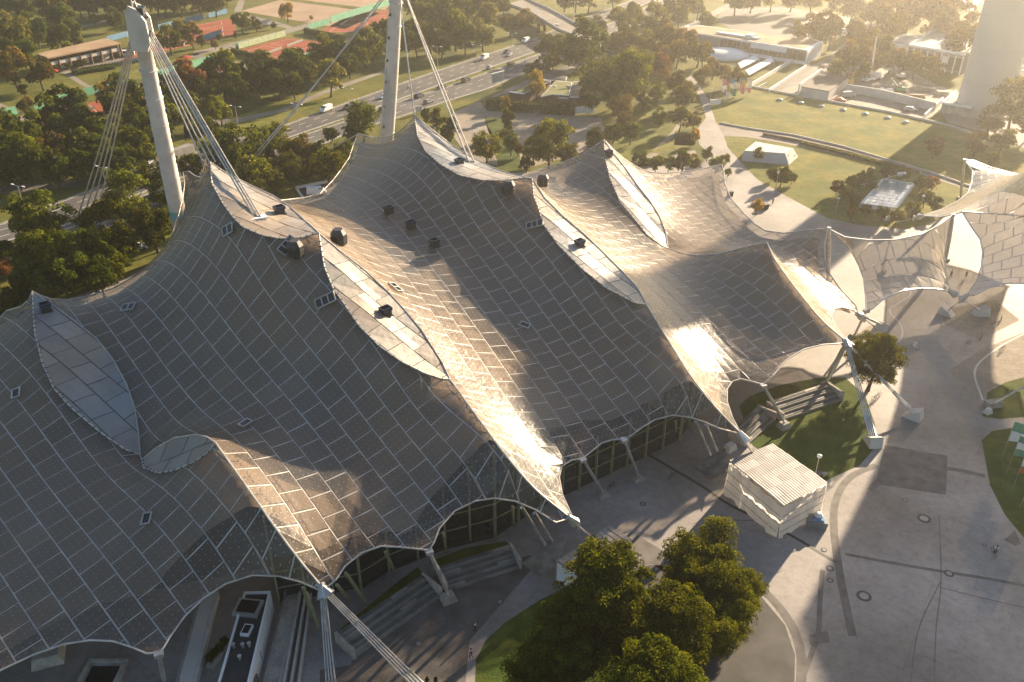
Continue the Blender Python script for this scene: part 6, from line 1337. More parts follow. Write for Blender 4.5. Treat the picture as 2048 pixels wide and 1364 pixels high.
for a in [('white passenger van leading on the far carriageway, left of the others', (653, 223), 'van', 'white', RA + math.pi), ('dark car just right of the white passenger van on the far carriageway', (697, 217), 'estate', 'charcoal_paint', RA + math.pi), ('white car half hidden by the centre mast', (767, 196), 'car', 'white', RA + math.pi), ('dark car beside the foot of the centre mast on the near carriageway', (766, 222), 'car', 'charcoal_paint', RA),
          ('large dark blue car right of the centre mast', (838, 195), 'suv', 'navy_paint', RA), ('grey car behind the large dark blue car, nearest the verge', (857, 206), 'estate', 'grey_paint', RA), ('dark low car under the right cable of the centre mast', (884, 176), 'car', 'charcoal_paint', RA), ('dark boxy van-like car left of the billboard', (932, 163), 'suv', 'charcoal_paint', RA), ('white delivery van in the middle of the far carriageway', (969, 119), 'van', 'white', RA + math.pi),
          ('small pale car beside the median, left of the billboard top', (980, 137), 'car', 'silver_paint', RA), ('silver car under the last lamp before the bridge', (1018, 112), 'car', 'silver_paint', RA + math.pi), ('dark car next to the silver car under the last lamp', (1014, 106), 'estate', 'charcoal_paint', RA + math.pi), ('black car on the near carriageway right of the billboard', (1022, 130), 'estate', 'charcoal_paint', RA), ('white van closest to the bridge', (1051, 85), 'van', 'white', RA + math.pi),
          ('white car beyond the bridge', (1178, 52), 'estate', 'white', RA + math.pi), ('dark car beyond the bridge, beside the white one', (1198, 44), 'car', 'charcoal_paint', RA + math.pi), ('pale van farthest along the highway at the top edge', (1306, 6), 'van', 'silver_paint', RA + math.pi)]: add_car(*a)
for a in [('dark car seen between the near trees below the mast cables', (205, 436), 'suv', 'charcoal_paint', RA), ('white car parked behind the near trees left of the roof', (277, 499), 'estate', 'white', .3), ('white van parked in the sunken bay behind the roof', (634, 390), 'van', 'white', .2), ('dark car in the shade left of the cables foot', (172, 470), 'estate', 'navy_paint', RA), ('pale car parked at the upper right car park', (1578, 52), 'car', 'silver_paint', .4), ('white car parked at the car park beside the pale one', (1592, 54), 'car', 'white', .4), ('white van in the sunken yard by its left end', (1696, 195), 'van', 'silver_paint', .3),
          ('red car against the kerb of the sunken yard', (1680, 203), 'car', 'red_paint', -.3), ('sunlit silver car in the sunken yard under the long wall', (1822, 222), 'estate', 'silver_paint', -.3), ('white box van standing on the far lane by the hazy trees', (1690, 66), 'van', 'white', .7), ('dark car parked by the low brown-roofed building', (1640, 163), 'car', 'charcoal_paint', .9)]: add_car(*a, group='parked vehicles')
p = G(322, 333); t = thing('truck', 'truck with a white cab and brown load bed behind the left mast', 'truck', (p.x, p.y, .016), RA + math.pi)
part(t, 'cab', MB().box((3.6, 0, 1.75), (2.2, 2.4, 2.5), 0, .93), M['white'], world=False); part(t, 'windscreen', MB().box((4.68, 0, 2.2), (.1, 2.0, .9)), M['glass'], world=False); part(t, 'load_bed', MB().box((-1.4, 0, 2.2), (7.2, 2.5, 2.6)), M['timber'], world=False); part(t, 'chassis', MB().box((0, 0, .7), (9.0, 2.0, .4)), M['black'], world=False)
for x in (-4, -2.8, 3.4):
    for s in (-1, 1): part(t, 'wheel', MB().tube([(x, s * 1.2, .5), (x, s * .85, .5)], .5, 12), M['black'], world=False)
p = G(366, 318); t = thing('truck_trailer', 'long grey trailer on the highway behind the left mast', 'trailer', (p.x, p.y, .016), RA + math.pi); part(t, 'box_body', MB().box((0, 0, 2.3), (8, 2.5, 2.6)), M['corrugated'], world=False); part(t, 'chassis', MB().box((0, 0, .7), (8, 2.0, .4)), M['black'], world=False)
for x in (-2.8, -1.6, 2.6):
    for s in (-1, 1): part(t, 'wheel', MB().tube([(x, s * 1.2, .5), (x, s * .85, .5)], .5, 12), M['black'], world=False)
q = [(592, 378), (655, 366), (655, 392), (606, 398)]; P = [G(*p) for p in q]; t = thing('parking_ramp', 'dark sunken parking bay with a white rim behind the roof valley', 'ramp', P[0]); t['kind'] = 'thing'
part(t, 'floor', MB().prism([(p.x, p.y) for p in P], 0.01, 0.05), M['black_felt'])
for i in (0, 3): part(t, 'rim', MB().wall([(P[i].x, P[i].y), (P[(i + 1) % 4].x, P[(i + 1) % 4].y)], 0.8, 0.35), M['white'])
# ================================================================== PEOPLE AND CYCLES
def skin_fig(name, joints, bones, rad, m, parent, root=0):
    me = bpy.data.meshes.new(name); me.from_pydata(joints, bones, []); me.materials.append(m); o = bpy.data.objects.new(name, me); COL.objects.link(o); o.parent = parent
    sk = o.modifiers.new('skin', 'SKIN'); 
    if not me.skin_vertices: me.skin_vertices.new() if hasattr(me.skin_vertices, 'new') else None
    for i, r in enumerate(rad): me.skin_vertices[0].data[i].radius = (r, r); me.skin_vertices[0].data[i].use_root = (i == root)
    sb = o.modifiers.new('smooth', 'SUBSURF'); sb.levels = 1; sb.render_levels = 1; return o
def person(label, px, rz, shirt, legs, pose='walk', hair='dark_cloth', group='people on the forecourt', loc=None, parent=None):
    p = loc or G(*px); t = thing('person', label, 'person', p, rz, group)
    if pose == 'walk':
        J = [(0, 0, .95), (0, 0, 1.18), (0, 0, 1.40), (0, 0, 1.52), (.01, 0, 1.64), (.01, 0, 1.74),
             (0, .1, .92), (.14, .1, .5), (.06, .1, .09), (.2, .1, .04), (0, -.1, .92), (-.06, -.1, .5), (-.24, -.1, .13), (-.12, -.1, .05),
             (0, .19, 1.38), (-.07, .24, 1.12), (.06, .25, .88), (0, -.19, 1.38), (.07, -.24, 1.12), (.2, -.23, .92)]
    else:                                 # riding
        J = [(-.1, 0, .98), (.02, 0, 1.18), (.16, 0, 1.38), (.22, 0, 1.48), (.28, 0, 1.6), (.3, 0, 1.68),
             (-.08, .1, .95), (.3, .1, .78), (.12, .1, .36), (.26, .1, .3), (-.08, -.1, .95), (.24, -.1, .6), (.06, -.1, .16), (.2, -.1, .12),
             (.15, .19, 1.36), (.32, .24, 1.14), (.55, .22, 1.06), (.15, -.19, 1.36), (.32, -.24, 1.14), (.55, -.22, 1.06)]
    B = [(0, 1), (1, 2), (2, 3), (3, 4), (4, 5), (0, 6), (6, 7), (7, 8), (8, 9), (0, 10), (10, 11), (11, 12), (12, 13), (2, 14), (14, 15), (15, 16), (2, 17), (17, 18), (18, 19)]
    rad = [.13, .12, .13, .055, .1, .08, .085, .06, .045, .04, .085, .06, .045, .04, .06, .042, .035, .06, .042, .035]
    skin_fig('body', J, B, rad, M['skin'], t)
    S_ = [0, 1, 2, 14, 15, 17, 18]; mp = {j: i for i, j in enumerate(S_)}
    skin_fig('shirt', [J[j] for j in S_], [(mp[a], mp[b]) for a, b in B if a in mp and b in mp], [.16, .15, .155, .08, .06, .08, .06], M[shirt], t)
    S_ = [0, 6, 7, 8, 10, 11, 12]; mp = {j: i for i, j in enumerate(S_)}
    skin_fig('trousers', [J[j] for j in S_], [(mp[a], mp[b]) for a, b in B if a in mp and b in mp], [.15, .105, .08, .06, .105, .08, .06], M[legs], t)
    h = J[5]; part(t, 'hair', MB().lathe([(.105, -.06), (.115, 0), (.08, .07), (.02, .09)], (h[0] - .02, 0, h[2]), 10), M[hair], world=False, smooth=True); return t
def bicycle(label, px, rz, m='dark_metal', group='bicycles'):
    p = G(*px); t = thing('bicycle', label, 'bicycle', p, rz, group)
    for x in (-.52, .52):
        n = 16; part(t, 'wheel', MB().tube([(x + .34 * math.cos(2 * math.pi * i / n), 0, .36 + .34 * math.sin(2 * math.pi * i / n)) for i in range(n + 1)], .03, 5, cap=False), M['black'], world=False)
    f = MB(); 
    for a, b in (((-.52, 0, .36), (-.08, 0, .34)), ((-.08, 0, .34), (-.2, 0, .82)), ((-.52, 0, .36), (-.2, 0, .82)), ((-.2, 0, .8), (.36, 0, .84)), ((-.08, 0, .34), (.36, 0, .8)), ((.36, 0, .98), (.52, 0, .36))): f.tube([a, b], .025, 5)
    part(t, 'frame', f, M[m], world=False); part(t, 'handlebar', MB().tube([(.5, -.25, 1.02), (.36, 0, 1.0), (.5, .25, 1.02)], .02, 5), M[m], world=False); part(t, 'saddle', MB().box((-.2, 0, .9), (.26, .14, .07), 0, .8), M['black'], world=False); return t
person('person in dark clothes walking on the setts below the lower concrete steps', (950, 1266), 2.4, 'dark_cloth', 'dark_cloth'); person('person in dark clothes close to the lawn edge at the bottom', (942, 1318), 3.0, 'dark_cloth', 'denim')
person('person in dark clothes on the wide path beside the small golden tree', (1545, 408), 1.0, 'dark_cloth', 'dark_cloth'); person('person in black walking left between the two right canopies', (1901, 554), 2.0, 'dark_cloth', 'dark_cloth'); person('person in black by the edge of the far right tent', (1931, 556), 4.5, 'dark_cloth', 'denim')
bicycle('white-framed bicycle ridden across the sunlit forecourt above the tie-down block', (1829, 697), 2.2, 'white'); person('cyclist in white riding across the forecourt above the tie-down block', (1829, 697), 2.2, 'white_cloth', 'white_cloth', 'ride')
bicycle('bicycle ridden along the right side of the forecourt', (1987, 1108), 4.6, 'dark_metal'); person('cyclist in a pale top riding along the right side of the forecourt', (1987, 1108), 4.6, 'white_cloth', 'dark_cloth', 'ride')
for i, (px, rz) in enumerate([((1750, 798), .4), ((1755, 794), .5)]): bicycle(('white bicycle parked at the lawn edge below the round tree, left of two', 'white bicycle parked at the lawn edge below the round tree, right of two')[i], px, rz, 'white')
for i, (px, rz) in enumerate([((1935, 690), .3), ((1960, 680), .9), ((1990, 650), .2), ((2002, 640), 1.1), ((2004, 700), .5), ((1990, 620), 2.0)]):
    bicycle(['dark bicycle parked on the pale gravel, leftmost of those under the far right tent', 'dark bicycle second from the left under the far right tent', 'dark bicycle topmost on the pale gravel at the right', 'dark bicycle at the bicycle stands by the far right tent', 'dark bicycle lowest on the pale gravel at the right', 'dark bicycle closest to the far right tent edge'][i], px, rz)
bicycle('dark bicycle standing under the middle eaves by the strut', (1222, 975), .8); bicycle('dark bicycle leaning by the gap left of the wrapped structure', (1344, 956), .5)
p = G(816, 178); bicycle('motorcycle-like two-wheeler on the far carriageway right of the centre mast', (816, 179), RA + math.pi, 'charcoal_paint', 'vehicles on the highway'); person('rider in dark clothes on the far carriageway', (816, 179), RA + math.pi, 'dark_cloth', 'dark_cloth', 'ride', group='vehicles on the highway')
for i, (px, d) in enumerate([((1460, 392), 1), ((1527, 418), 1)]):
    g = G(*px); t = thing('litter_bin', ['black litter bin at the edge of the roof on the wide path', 'low dark planter box beside the small golden tree'][i], 'bin', g); part(t, 'body', MB().box((0, 0, .6), (1.2 + i, 1.0, 1.2), .3, 1.1), M['black'], world=False); part(t, 'rim', MB().box((0, 0, 1.26), (1.45 + i, 1.2, .1), .3), M['dark_metal'], world=False)
# ================================================================== TREES, BUSHES, HEDGES
def crown_mesh(name, seed, lobes, leaves, leaf, m, shape='round', h0=0.12, big=0):
    """unit tree crown (height 1, about 0.9 wide): leaf sprays spread over and through many uneven lobes"""
    r = np.random.default_rng(seed); C, Rd = [], []
    for i in range(lobes):
        for _ in range(40):
            d = r.normal(size=3); d /= np.linalg.norm(d); k = r.uniform(0.55, 1.0)
            if shape == 'round': c = d * np.array([.33, .33, .36]) * k + np.array([0, 0, .52])
            elif shape == 'tall': c = d * np.array([.20, .20, .41]) * k + np.array([0, 0, .52])
            elif shape == 'flat': c = d * np.array([.40, .40, .22]) * k + np.array([0, 0, .58])
            else: c = d * np.array([.42, .42, .3]) * k + np.array([0, 0, .45])
            if c[2] > h0 * 0.8: break
        C.append(c); Rd.append(r.uniform(.10, .17) * (1.0 if shape != 'tall' else .75))
    if big:                                # break every lobe up into smaller tufts
        sub = {1: 7, 2: 14}[big]; C2, R2 = [], []
        for c, q in zip(C, Rd):
            for _ in range(sub):
                e = r.normal(size=3); e /= np.linalg.norm(e); e[2] = e[2] if e[2] > -.5 else -e[2]; C2.append(c + e * q * r.uniform(.65, 1.0)); R2.append(q * r.uniform(.28, .46) * (1.0 if big == 2 else 1.25))
        C, Rd = C2, R2; lobes = len(C)
    C, Rd = np.array(C), np.array(Rd); w = Rd ** 2; w /= w.sum(); L = r.choice(lobes, leaves, p=w)
    d = r.normal(size=(leaves, 3)); d /= np.linalg.norm(d, axis=1)[:, None]; d[:, 2] = np.where(d[:, 2] < -.35, -d[:, 2] * .6, d[:, 2])
    rad = Rd[L] * (0.72 + 0.33 * r.random(leaves) ** .5); P = C[L] + d * rad[:, None]
    out = P - np.array([0, 0, .5]); out /= np.linalg.norm(out, axis=1)[:, None]
    n = d * .7 + out * .4 + r.normal(size=(leaves, 3)) * .45; n /= np.linalg.norm(n, axis=1)[:, None]
    a = np.cross(n, r.normal(size=(leaves, 3))); a /= np.linalg.norm(a, axis=1)[:, None]; b = np.cross(n, a)
    s = leaf * r.uniform(.6, 1.35, leaves)[:, None]; asp = r.uniform(.55, .95, leaves)[:, None]
    V = np.stack([P - a * s, P - b * s * asp + n * s * .18, P + a * s, P + b * s * asp + n * s * .18], 1).reshape(-1, 3)
    me = bpy.data.meshes.new(name); me.vertices.add(len(V)); me.vertices.foreach_set('co', V.astype(np.float32).ravel())
    me.loops.add(leaves * 4); me.loops.foreach_set('vertex_index', np.arange(leaves * 4, dtype=np.int32)); me.polygons.add(leaves)
    me.polygons.foreach_set('loop_start', np.arange(leaves, dtype=np.int32) * 4); me.materials.append(m)
    at = me.attributes.new('tone', 'FLOAT', 'FACE'); lt = r.normal(0.5, .16, lobes)[L] + r.normal(0, .16, leaves); at.data.foreach_set('value', np.clip(lt, 0, 1).astype(np.float32))
    me.update(calc_edges=True); return me
def trunk_mesh(seed, shape='round'):
    r = random.Random(seed); mb = MB(); lean = r.uniform(-.02, .02)
    mb.tube([(0, 0, 0), (lean, 0, .12), (lean * 2, lean, .3), (lean * 2, lean, .62)], [.034, .024, .02, .008], 8)
    for k in range(6):
        a = k * 1.05 + r.uniform(-.3, .3); z = r.uniform(.2, .42); q = r.uniform(.16, .28) * (.6 if shape == 'tall' else 1)
        mb.tube([(lean * 2, lean, z), (q * .5 * math.cos(a), q * .5 * math.sin(a), z + .11), (q * math.cos(a), q * math.sin(a), z + .26)], [.014, .009, .004], 5)
    return mb.mesh('trunk', M['bark'])
CROWN, TRUNK = {}, {}
def crown(kind, shape, var, big):
    k = (kind, shape, var, big)
    if k not in CROWN:
        n = {0: 2600, 1: 6500, 2: 56000}[big]; lf = {0: .033, 1: .021, 2: .0085}[big]; lb = {0: 24, 1: 34, 2: 46}[big]
        CROWN[k] = crown_mesh('crown', hash((shape, var, big)) % 9973 if False else var * 37 + big * 5 + len(shape), lb, n, lf, LEAF[kind], shape, big=big)
    return CROWN[k]
for v in range(3): TRUNK[v] = trunk_mesh(v)
TREES = []
GROW = {}
def tree(zone, px, w, kind, shape='round', big=0, ratio=1.05, label=None, crown_at=True):
    """px: middle of the crown in the photo, w: crown width there in photo pixels"""
    w = w * GROW.get(zone, 1.0); base = (px[0], px[1] + w * ratio * 0.42)
    for _ in range(4):
        m = mpp(*base); base = (px[0], px[1] + w * ratio * 0.46)
    g = G(*base); wm = w * m; h = wm * ratio
    sc = {'round': .92, 'tall': .58, 'flat': 1.08, 'bush': 1.1}[shape]; v = len(TREES) % 3
    rz = random.uniform(0, 6.28)
    t = thing('shrub' if shape == 'bush' else 'tree', '-', 'shrub' if shape == 'bush' else 'tree', g, rz, zone); s = wm / sc
    c = bpy.data.objects.new('crown', crown(kind, shape, v, big)); COL.objects.link(c); c.parent = t; c.scale = (s, s, h * 1.06)
    b = bpy.data.objects.new('stem' if shape == 'bush' else 'trunk', TRUNK[v]); COL.objects.link(b); b.parent = t; b.scale = (s, s, h)
    TREES.append((t, zone, kind, shape, px[0], label)); return t
Z1 = 'at the top left'; Z2 = 'by the clay courts'; Z3 = 'between clay courts and highway'; Z4 = 'between highway and roof'; Z5 = 'behind the centre mast'
Z6 = 'right of the highway'; Z7 = 'round the garden house'; Z8 = 'beside the wide path'; Z9 = 'at the hazy top right'; Z10 = 'on the right lawns'; Z11 = 'along the top left edge'
GROW.update({Z1: 1.2, Z3: 1.26, Z5: 1.25, Z6: 1.18, Z9: 1.25, Z11: 1.2, Z8: 1.12, Z4: 1.14, Z7: 1.1, 'on the forecourt': 1.1})
dg, gr, ol, yg, go, br_, ru = 'dark green', 'green', 'olive', 'yellow green', 'golden', 'brown', 'russet'
for a in [(Z1, (50, 18), 50, dg), (Z1, (112, 16), 58, br_), (Z1, (12, 60), 50, ol), (Z1, (34, 78), 76, ol), (Z1, (80, 66), 56, dg), (Z1, (128, 84), 46, dg), (Z1, (160, 84), 26, ol, 'tall'), (Z1, (16, 138), 48, br_), (Z1, (38, 146), 66, br_), (Z1, (88, 148), 58, br_), (Z1, (10, 100), 60, dg), (Z1, (62, 112), 44, dg), (Z1, (150, 60), 40, dg, 'bush'), (Z1, (235, 42), 36, dg), (Z1, (52, 182), 20, ol, 'tall'), (Z1, (190, 40), 16, ol, 'tall'), (Z1, (20, 12), 40, dg), (Z1, (135, 45), 50, dg)]: tree(*a)
for i in range(22): tree(Z11, (165 + i * 14 + random.uniform(-4, 4), 6 + random.uniform(-10, 10) - (6 if i > 16 else 0)), random.uniform(34, 50), [dg, dg, br_, dg, gr][i % 5])
for i in range(9): tree(Z11, (-10 + i * 24, -16 + random.uniform(-6, 4)), 46, [dg, gr, br_][i % 3])
for a in [(Z2, (344, 82), 56, gr), (Z2, (388, 76), 50, br_), (Z2, (486, 46), 44, gr), (Z2, (514, 50), 28, br_), (Z2, (576, 28), 36, go), (Z2, (431, 90), 20, br_), (Z2, (623, 36), 9, go, 'tall'), (Z2, (440, 76), 14, yg, 'tall'), (Z2, (472, 72), 12, yg, 'tall'), (Z2, (548, 52), 14, yg), (Z2, (360, 62), 36, ol), (Z2, (404, 84), 22, br_, 'tall'), (Z2, (116, 138), 14, gr), (Z2, (137, 134), 14, gr), (Z2, (155, 130), 12, dg), (Z2, (170, 126), 14, ol)]: tree(*a)
for a in [(Z3, (60, 216), 30, br_), (Z3, (50, 262), 82, gr), (Z3, (14, 300), 76, gr), (Z3, (66, 318), 70, gr), (Z3, (112, 296), 52, br_), (Z3, (165, 298), 58, gr), (Z3, (18, 336), 60, dg), (Z3, (143, 226), 88, dg), (Z3, (186, 246), 56, dg), (Z3, (100, 334), 60, dg), (Z3, (160, 334), 58, dg), (Z3, (262, 192), 62, dg), (Z3, (252, 232), 64, dg), (Z3, (288, 288), 66, gr), (Z3, (330, 190), 54, gr), (Z3, (346, 246), 48, gr), (Z3, (378, 206), 54, dg), (Z3, (390, 166), 70, ru), (Z3, (450, 154), 68, gr), (Z3, (503, 152), 54, dg), (Z3, (538, 146), 58, dg), (Z3, (588, 144), 62, dg), (Z3, (616, 152), 50, ol), (Z3, (664, 112), 60, gr), (Z3, (662, 160), 56, ol), (Z3, (444, 222), 50, yg), (Z3, (420, 256), 46, gr, 'bush'), (Z3, (394, 266), 44, gr, 'bush'), (Z3, (690, 112), 56, dg), (Z3, (732, 100), 60, gr), (Z3, (762, 78), 48, dg), (Z3, (818, 72), 52, dg), (Z3, (862, 80), 46, gr), (Z3, (226, 284), 52, dg), (Z3, (208, 322), 54, dg), (Z3, (250, 330), 46, gr), (Z3, (310, 218), 60, dg), (Z3, (420, 184), 50, dg), (Z3, (478, 184), 50, dg), (Z3, (560, 172), 46, dg), (Z3, (228, 190), 50, br_), (Z3, (640, 122), 46, dg), (Z3, (-14, 320), 70, dg), (Z3, (214, 262), 56, dg), (Z3, (640, 140), 30, ol), (Z3, (360, 168), 40, dg), (Z3, (2, 260), 50, ru)]: tree(*a)
for a in [(Z5, (900, 38), 56, dg), (Z5, (912, 68), 58, gr), (Z5, (970, 38), 52, ol), (Z5, (966, 74), 48, ol), (Z5, (930, 30), 42, dg), (Z5, (1020, 52), 36, br_), (Z5, (1049, 46), 38, br_), (Z5, (838, 14), 52, gr), (Z5, (872, 16), 46, dg), (Z5, (945, 8), 42, dg), (Z5, (982, 8), 40, dg), (Z5, (1006, 14), 34, dg), (Z5, (905, 6), 40, br_), (Z5, (855, 45), 50, dg), (Z5, (790, 40), 30, dg), (Z5, (884, 92), 40, gr), (Z5, (930, 84), 46, dg)]: tree(*a)
for a in [(Z4, (100, 444), 104, gr, 'round', 1), (Z4, (108, 530), 112, yg, 'round', 1), (Z4, (226, 468), 104, yg, 'round', 1), (Z4, (172, 512), 108, gr, 'round', 1), (Z4, (236, 530), 66, yg, 'round', 1), (Z4, (266, 402), 96, gr, 'round', 1), (Z4, (310, 362), 62, gr, 'round', 1), (Z4, (316, 462), 78, gr, 'round', 1), (Z4, (292, 446), 44, br_, 'round', 1), (Z4, (12, 538), 44, ru, 'round', 1), (Z4, (14, 598), 52, br_, 'bush', 1), (Z4, (46, 582), 56, gr, 'bush', 1), (Z4, (142, 556), 90, dg, 'round', 1), (Z4, (210, 556), 70, dg, 'round', 1), (Z4, (60, 556), 60, dg, 'round', 1),
          (Z4, (488, 304), 96, gr, 'round', 1), (Z4, (534, 296), 64, gr, 'round', 1), (Z4, (562, 278), 50, ol, 'round', 1), (Z4, (606, 296), 56, br_, 'bush', 1), (Z4, (512, 356), 68, gr, 'round', 1), (Z4, (594, 352), 40, gr, 'round', 1), (Z4, (664, 336), 66, yg, 'round', 1), (Z4, (388, 342), 52, yg, 'round', 1), (Z4, (552, 360), 50, gr, 'bush', 1), (Z4, (450, 320), 60, gr, 'bush', 1), (Z4, (728, 248), 66, gr, 'round', 1), (Z4, (690, 300), 46, dg, 'bush', 1), (Z4, (640, 302), 44, dg, 'bush', 1), (Z4, (580, 324), 46, gr, 'bush', 1), (Z4, (624, 330), 40, br_, 'bush', 1), (Z4, (538, 334), 40, gr, 'bush', 1), (Z4, (-30, 560), 60, dg, 'round', 1), (Z4, (350, 330), 40, gr, 'bush', 1), (Z4, (420, 300), 40, dg, 'bush', 1), (Z4, (662, 270), 34, dg, 'bush', 1), (Z4, (30, 620), 50, dg, 'bush', 1)]: tree(*a)
for a in [(Z7, (875, 245), 28, ol, 'tall', 0, 1.7), (Z7, (896, 264), 38, yg, 'tall', 0, 1.5), (Z7, (852, 236), 22, yg, 'tall', 0, 1.5), (Z7, (973, 300), 64, yg, 'round', 1), (Z7, (1008, 214), 24, go, 'tall', 0, 1.6), (Z7, (1018, 246), 30, gr, 'tall', 0, 1.5), (Z7, (1022, 288), 36, gr, 'round', 0, 1.3), (Z7, (1098, 292), 84, yg, 'round', 1), (Z7, (1068, 304), 50, gr, 'round', 1), (Z7, (1134, 312), 46, yg, 'round', 1), (Z7, (1187, 284), 38, dg, 'tall', 1, 1.4), (Z7, (1072, 174), 38, go, 'round', 1, 1.3), (Z7, (1190, 166), 78, dg, 'round', 1), (Z7, (1258, 164), 92, gr, 'round', 1), (Z7, (1282, 138), 54, ol, 'round', 1), (Z7, (1222, 146), 60, dg, 'round', 1), (Z7, (1224, 186), 60, dg, 'round', 1), (Z7, (1178, 200), 50, dg, 'round', 1), (Z7, (1238, 218), 50, br_, 'round', 1), (Z7, (1248, 248), 36, br_, 'round', 1), (Z7, (1278, 194), 24, yg, 'tall', 0, 1.4), (Z7, (1312, 190), 42, gr, 'round', 1), (Z7, (1260, 265), 46, dg, 'bush', 1), (Z7, (1225, 265), 44, dg, 'bush', 1), (Z7, (1290, 214), 24, gr, 'tall', 0, 1.4), (Z7, (1318, 236), 32, gr, 'round', 0, 1.2), (Z7, (1036, 300), 26, br_, 'bush', 0), (Z7, (1010, 270), 26, gr, 'bush', 0), (Z7, (1150, 330), 40, dg, 'bush', 0), (Z7, (1052, 330), 36, dg, 'bush', 0)]: tree(*a)
for a in [(Z6, (1088, 94), 46, gr), (Z6, (1118, 98), 44, gr), (Z6, (1166, 100), 84, dg, 'round', 1), (Z6, (1138, 104), 50, dg), (Z6, (1196, 58), 36, ol), (Z6, (1236, 46), 44, ol), (Z6, (1270, 36), 50, ol), (Z6, (1310, 58), 58, ol), (Z6, (1308, 30), 36, ol), (Z6, (1246, 90), 50, br_), (Z6, (1286, 92), 46, ol), (Z6, (1332, 86), 52, br_), (Z6, (1306, 104), 42, br_), (Z6, (1370, 94), 48, br_), (Z6, (1352, 112), 46, br_), (Z6, (1356, 34), 42, ol), (Z6, (1344, 15), 42, ol), (Z6, (1372, 14), 36, br_), (Z6, (1394, 18), 34, ol), (Z6, (1256, 66), 40, ol), (Z6, (1320, 140), 46, ru), (Z6, (1345, 166), 46, br_), (Z6, (1364, 196), 46, ol), (Z6, (1198, 100), 46, dg), (Z6, (1222, 96), 40, br_), (Z6, (1086, 130), 40, dg, 'bush'), (Z6, (1104, 124), 36, br_, 'bush'), (Z6, (1060, 142), 28, dg, 'bush'), (Z6, (1150, 0), 44, ol), (Z6, (1176, 4), 40, ol), (Z6, (1262, 118), 40, br_), (Z6, (1128, 4), 36, dg), (Z6, (1226, 0), 30, ol), (Z6, (1290, 122), 40, dg), (Z6, (1330, 118), 40, br_)]: tree(*a)
for a in [(Z8, (1410, 48), 36, ol), (Z8, (1394, 106), 54, br_), (Z8, (1358, 86), 46, br_), (Z8, (1404, 112), 40, br_), (Z8, (1454, 152), 44, br_), (Z8, (1424, 140), 38, br_), (Z8, (1404, 158), 38, br_), (Z8, (1368, 192), 44, yg), (Z8, (1386, 242), 30, br_), (Z8, (1358, 240), 44, ol), (Z8, (1390, 272), 22, go, 'round', 0, 1.4), (Z8, (1413, 308), 26, ol), (Z8, (1446, 324), 26, ol), (Z8, (1362, 326), 34, yg, 'tall', 0, 1.3), (Z8, (1386, 326), 28, br_), (Z8, (1336, 328), 34, gr, 'bush'), (Z8, (1310, 330), 30, yg, 'bush'), (Z8, (1282, 318), 36, gr, 'bush'), (Z8, (1430, 330), 36, gr, 'bush'), (Z8, (1455, 345), 18, gr, 'bush'), (Z8, (1470, 158), 34, br_), (Z8, (1482, 160), 26, br_, 'bush')]: tree(*a)
for a in [(Z9, (1636, 60), 60, br_), (Z9, (1594, 66), 32, ol), (Z9, (1656, 74), 46, br_), (Z9, (1710, 70), 50, br_), (Z9, (1732, 92), 48, br_), (Z9, (1668, 144), 36, ol), (Z9, (1706, 116), 60, br_), (Z9, (1810, 28), 66, br_), (Z9, (1860, 44), 70, br_), (Z9, (1776, 54), 60, br_), (Z9, (1914, 70), 60, br_), (Z9, (1920, 98), 62, br_), (Z9, (1760, 100), 50, ol, 'bush'), (Z9, (1790, 120), 46, br_, 'bush'), (Z9, (1824, 130), 48, br_, 'bush'), (Z9, (1856, 138), 46, br_, 'bush'), (Z9, (1738, 126), 46, br_, 'bush'), (Z9, (1690, 120), 40, br_), (Z9, (1740, 30), 56, br_), (Z9, (1700, 16), 50, br_), (Z9, (1660, 8), 46, ol), (Z9, (1620, 4), 44, ol), (Z9, (1580, 0), 40, ol), (Z9, (1540, 0), 40, ol), (Z9, (1780, 4), 60, br_), (Z9, (1840, 6), 50, br_), (Z9, (1900, 30), 60, br_), (Z9, (2040, 60), 70, br_), (Z9, (2040, 20), 70, br_), (Z9, (1880, 64), 50, br_), (Z9, (1468, 6), 44, ol), (Z9, (1500, 2), 40, ol), (Z9, (1725, 145), 30, ol), (Z9, (2060, 110), 60, br_)]: tree(*a)
for a in [(Z10, (2016, 214), 100, ol, 'round', 1), (Z10, (1975, 245), 60, br_, 'round', 1), (Z10, (2050, 250), 70, br_, 'round', 1), (Z10, (1864, 298), 42, ru, 'round', 1), (Z10, (1946, 290), 48, br_, 'round', 1), (Z10, (1998, 284), 54, ol, 'round', 1), (Z10, (1980, 322), 32, ol, 'round', 1), (Z10, (1560, 350), 48, dg, 'bush', 1), (Z10, (1542, 348), 30, dg, 'bush', 1), (Z10, (1582, 356), 26, dg, 'bush', 1), (Z10, (1515, 310), 26, ol, 'round', 1), (Z10, (1512, 414), 30, go, 'round', 1, 1.2), (Z10, (1700, 427), 28, go, 'round', 1, 1.1), (Z10, (1672, 374), 36, ru, 'bush', 1), (Z10, (1692, 388), 40, ol, 'bush', 1), (Z10, (1706, 366), 42, ol, 'bush', 1), (Z10, (1732, 352), 42, ol, 'bush', 1), (Z10, (1768, 344), 40, ol, 'bush', 1), (Z10, (1800, 348), 38, ol, 'bush', 1), (Z10, (1838, 366), 36, ol, 'bush', 1), (Z10, (1862, 366), 34, ru, 'bush', 1), (Z10, (1846, 396), 42, ol, 'bush', 1), (Z10, (1822, 416), 40, ol, 'bush', 1), (Z10, (1760, 426), 36, ol, 'bush', 1), (Z10, (1790, 432), 38, ol, 'bush', 1), (Z10, (1728, 420), 32, ol, 'bush', 1), (Z10, (1706, 400), 34, ol, 'bush', 1), (Z10, (1740, 372), 26, ol, 'bush', 1), (Z10, (1868, 410), 34, ol, 'tall', 1)]: tree(*a)
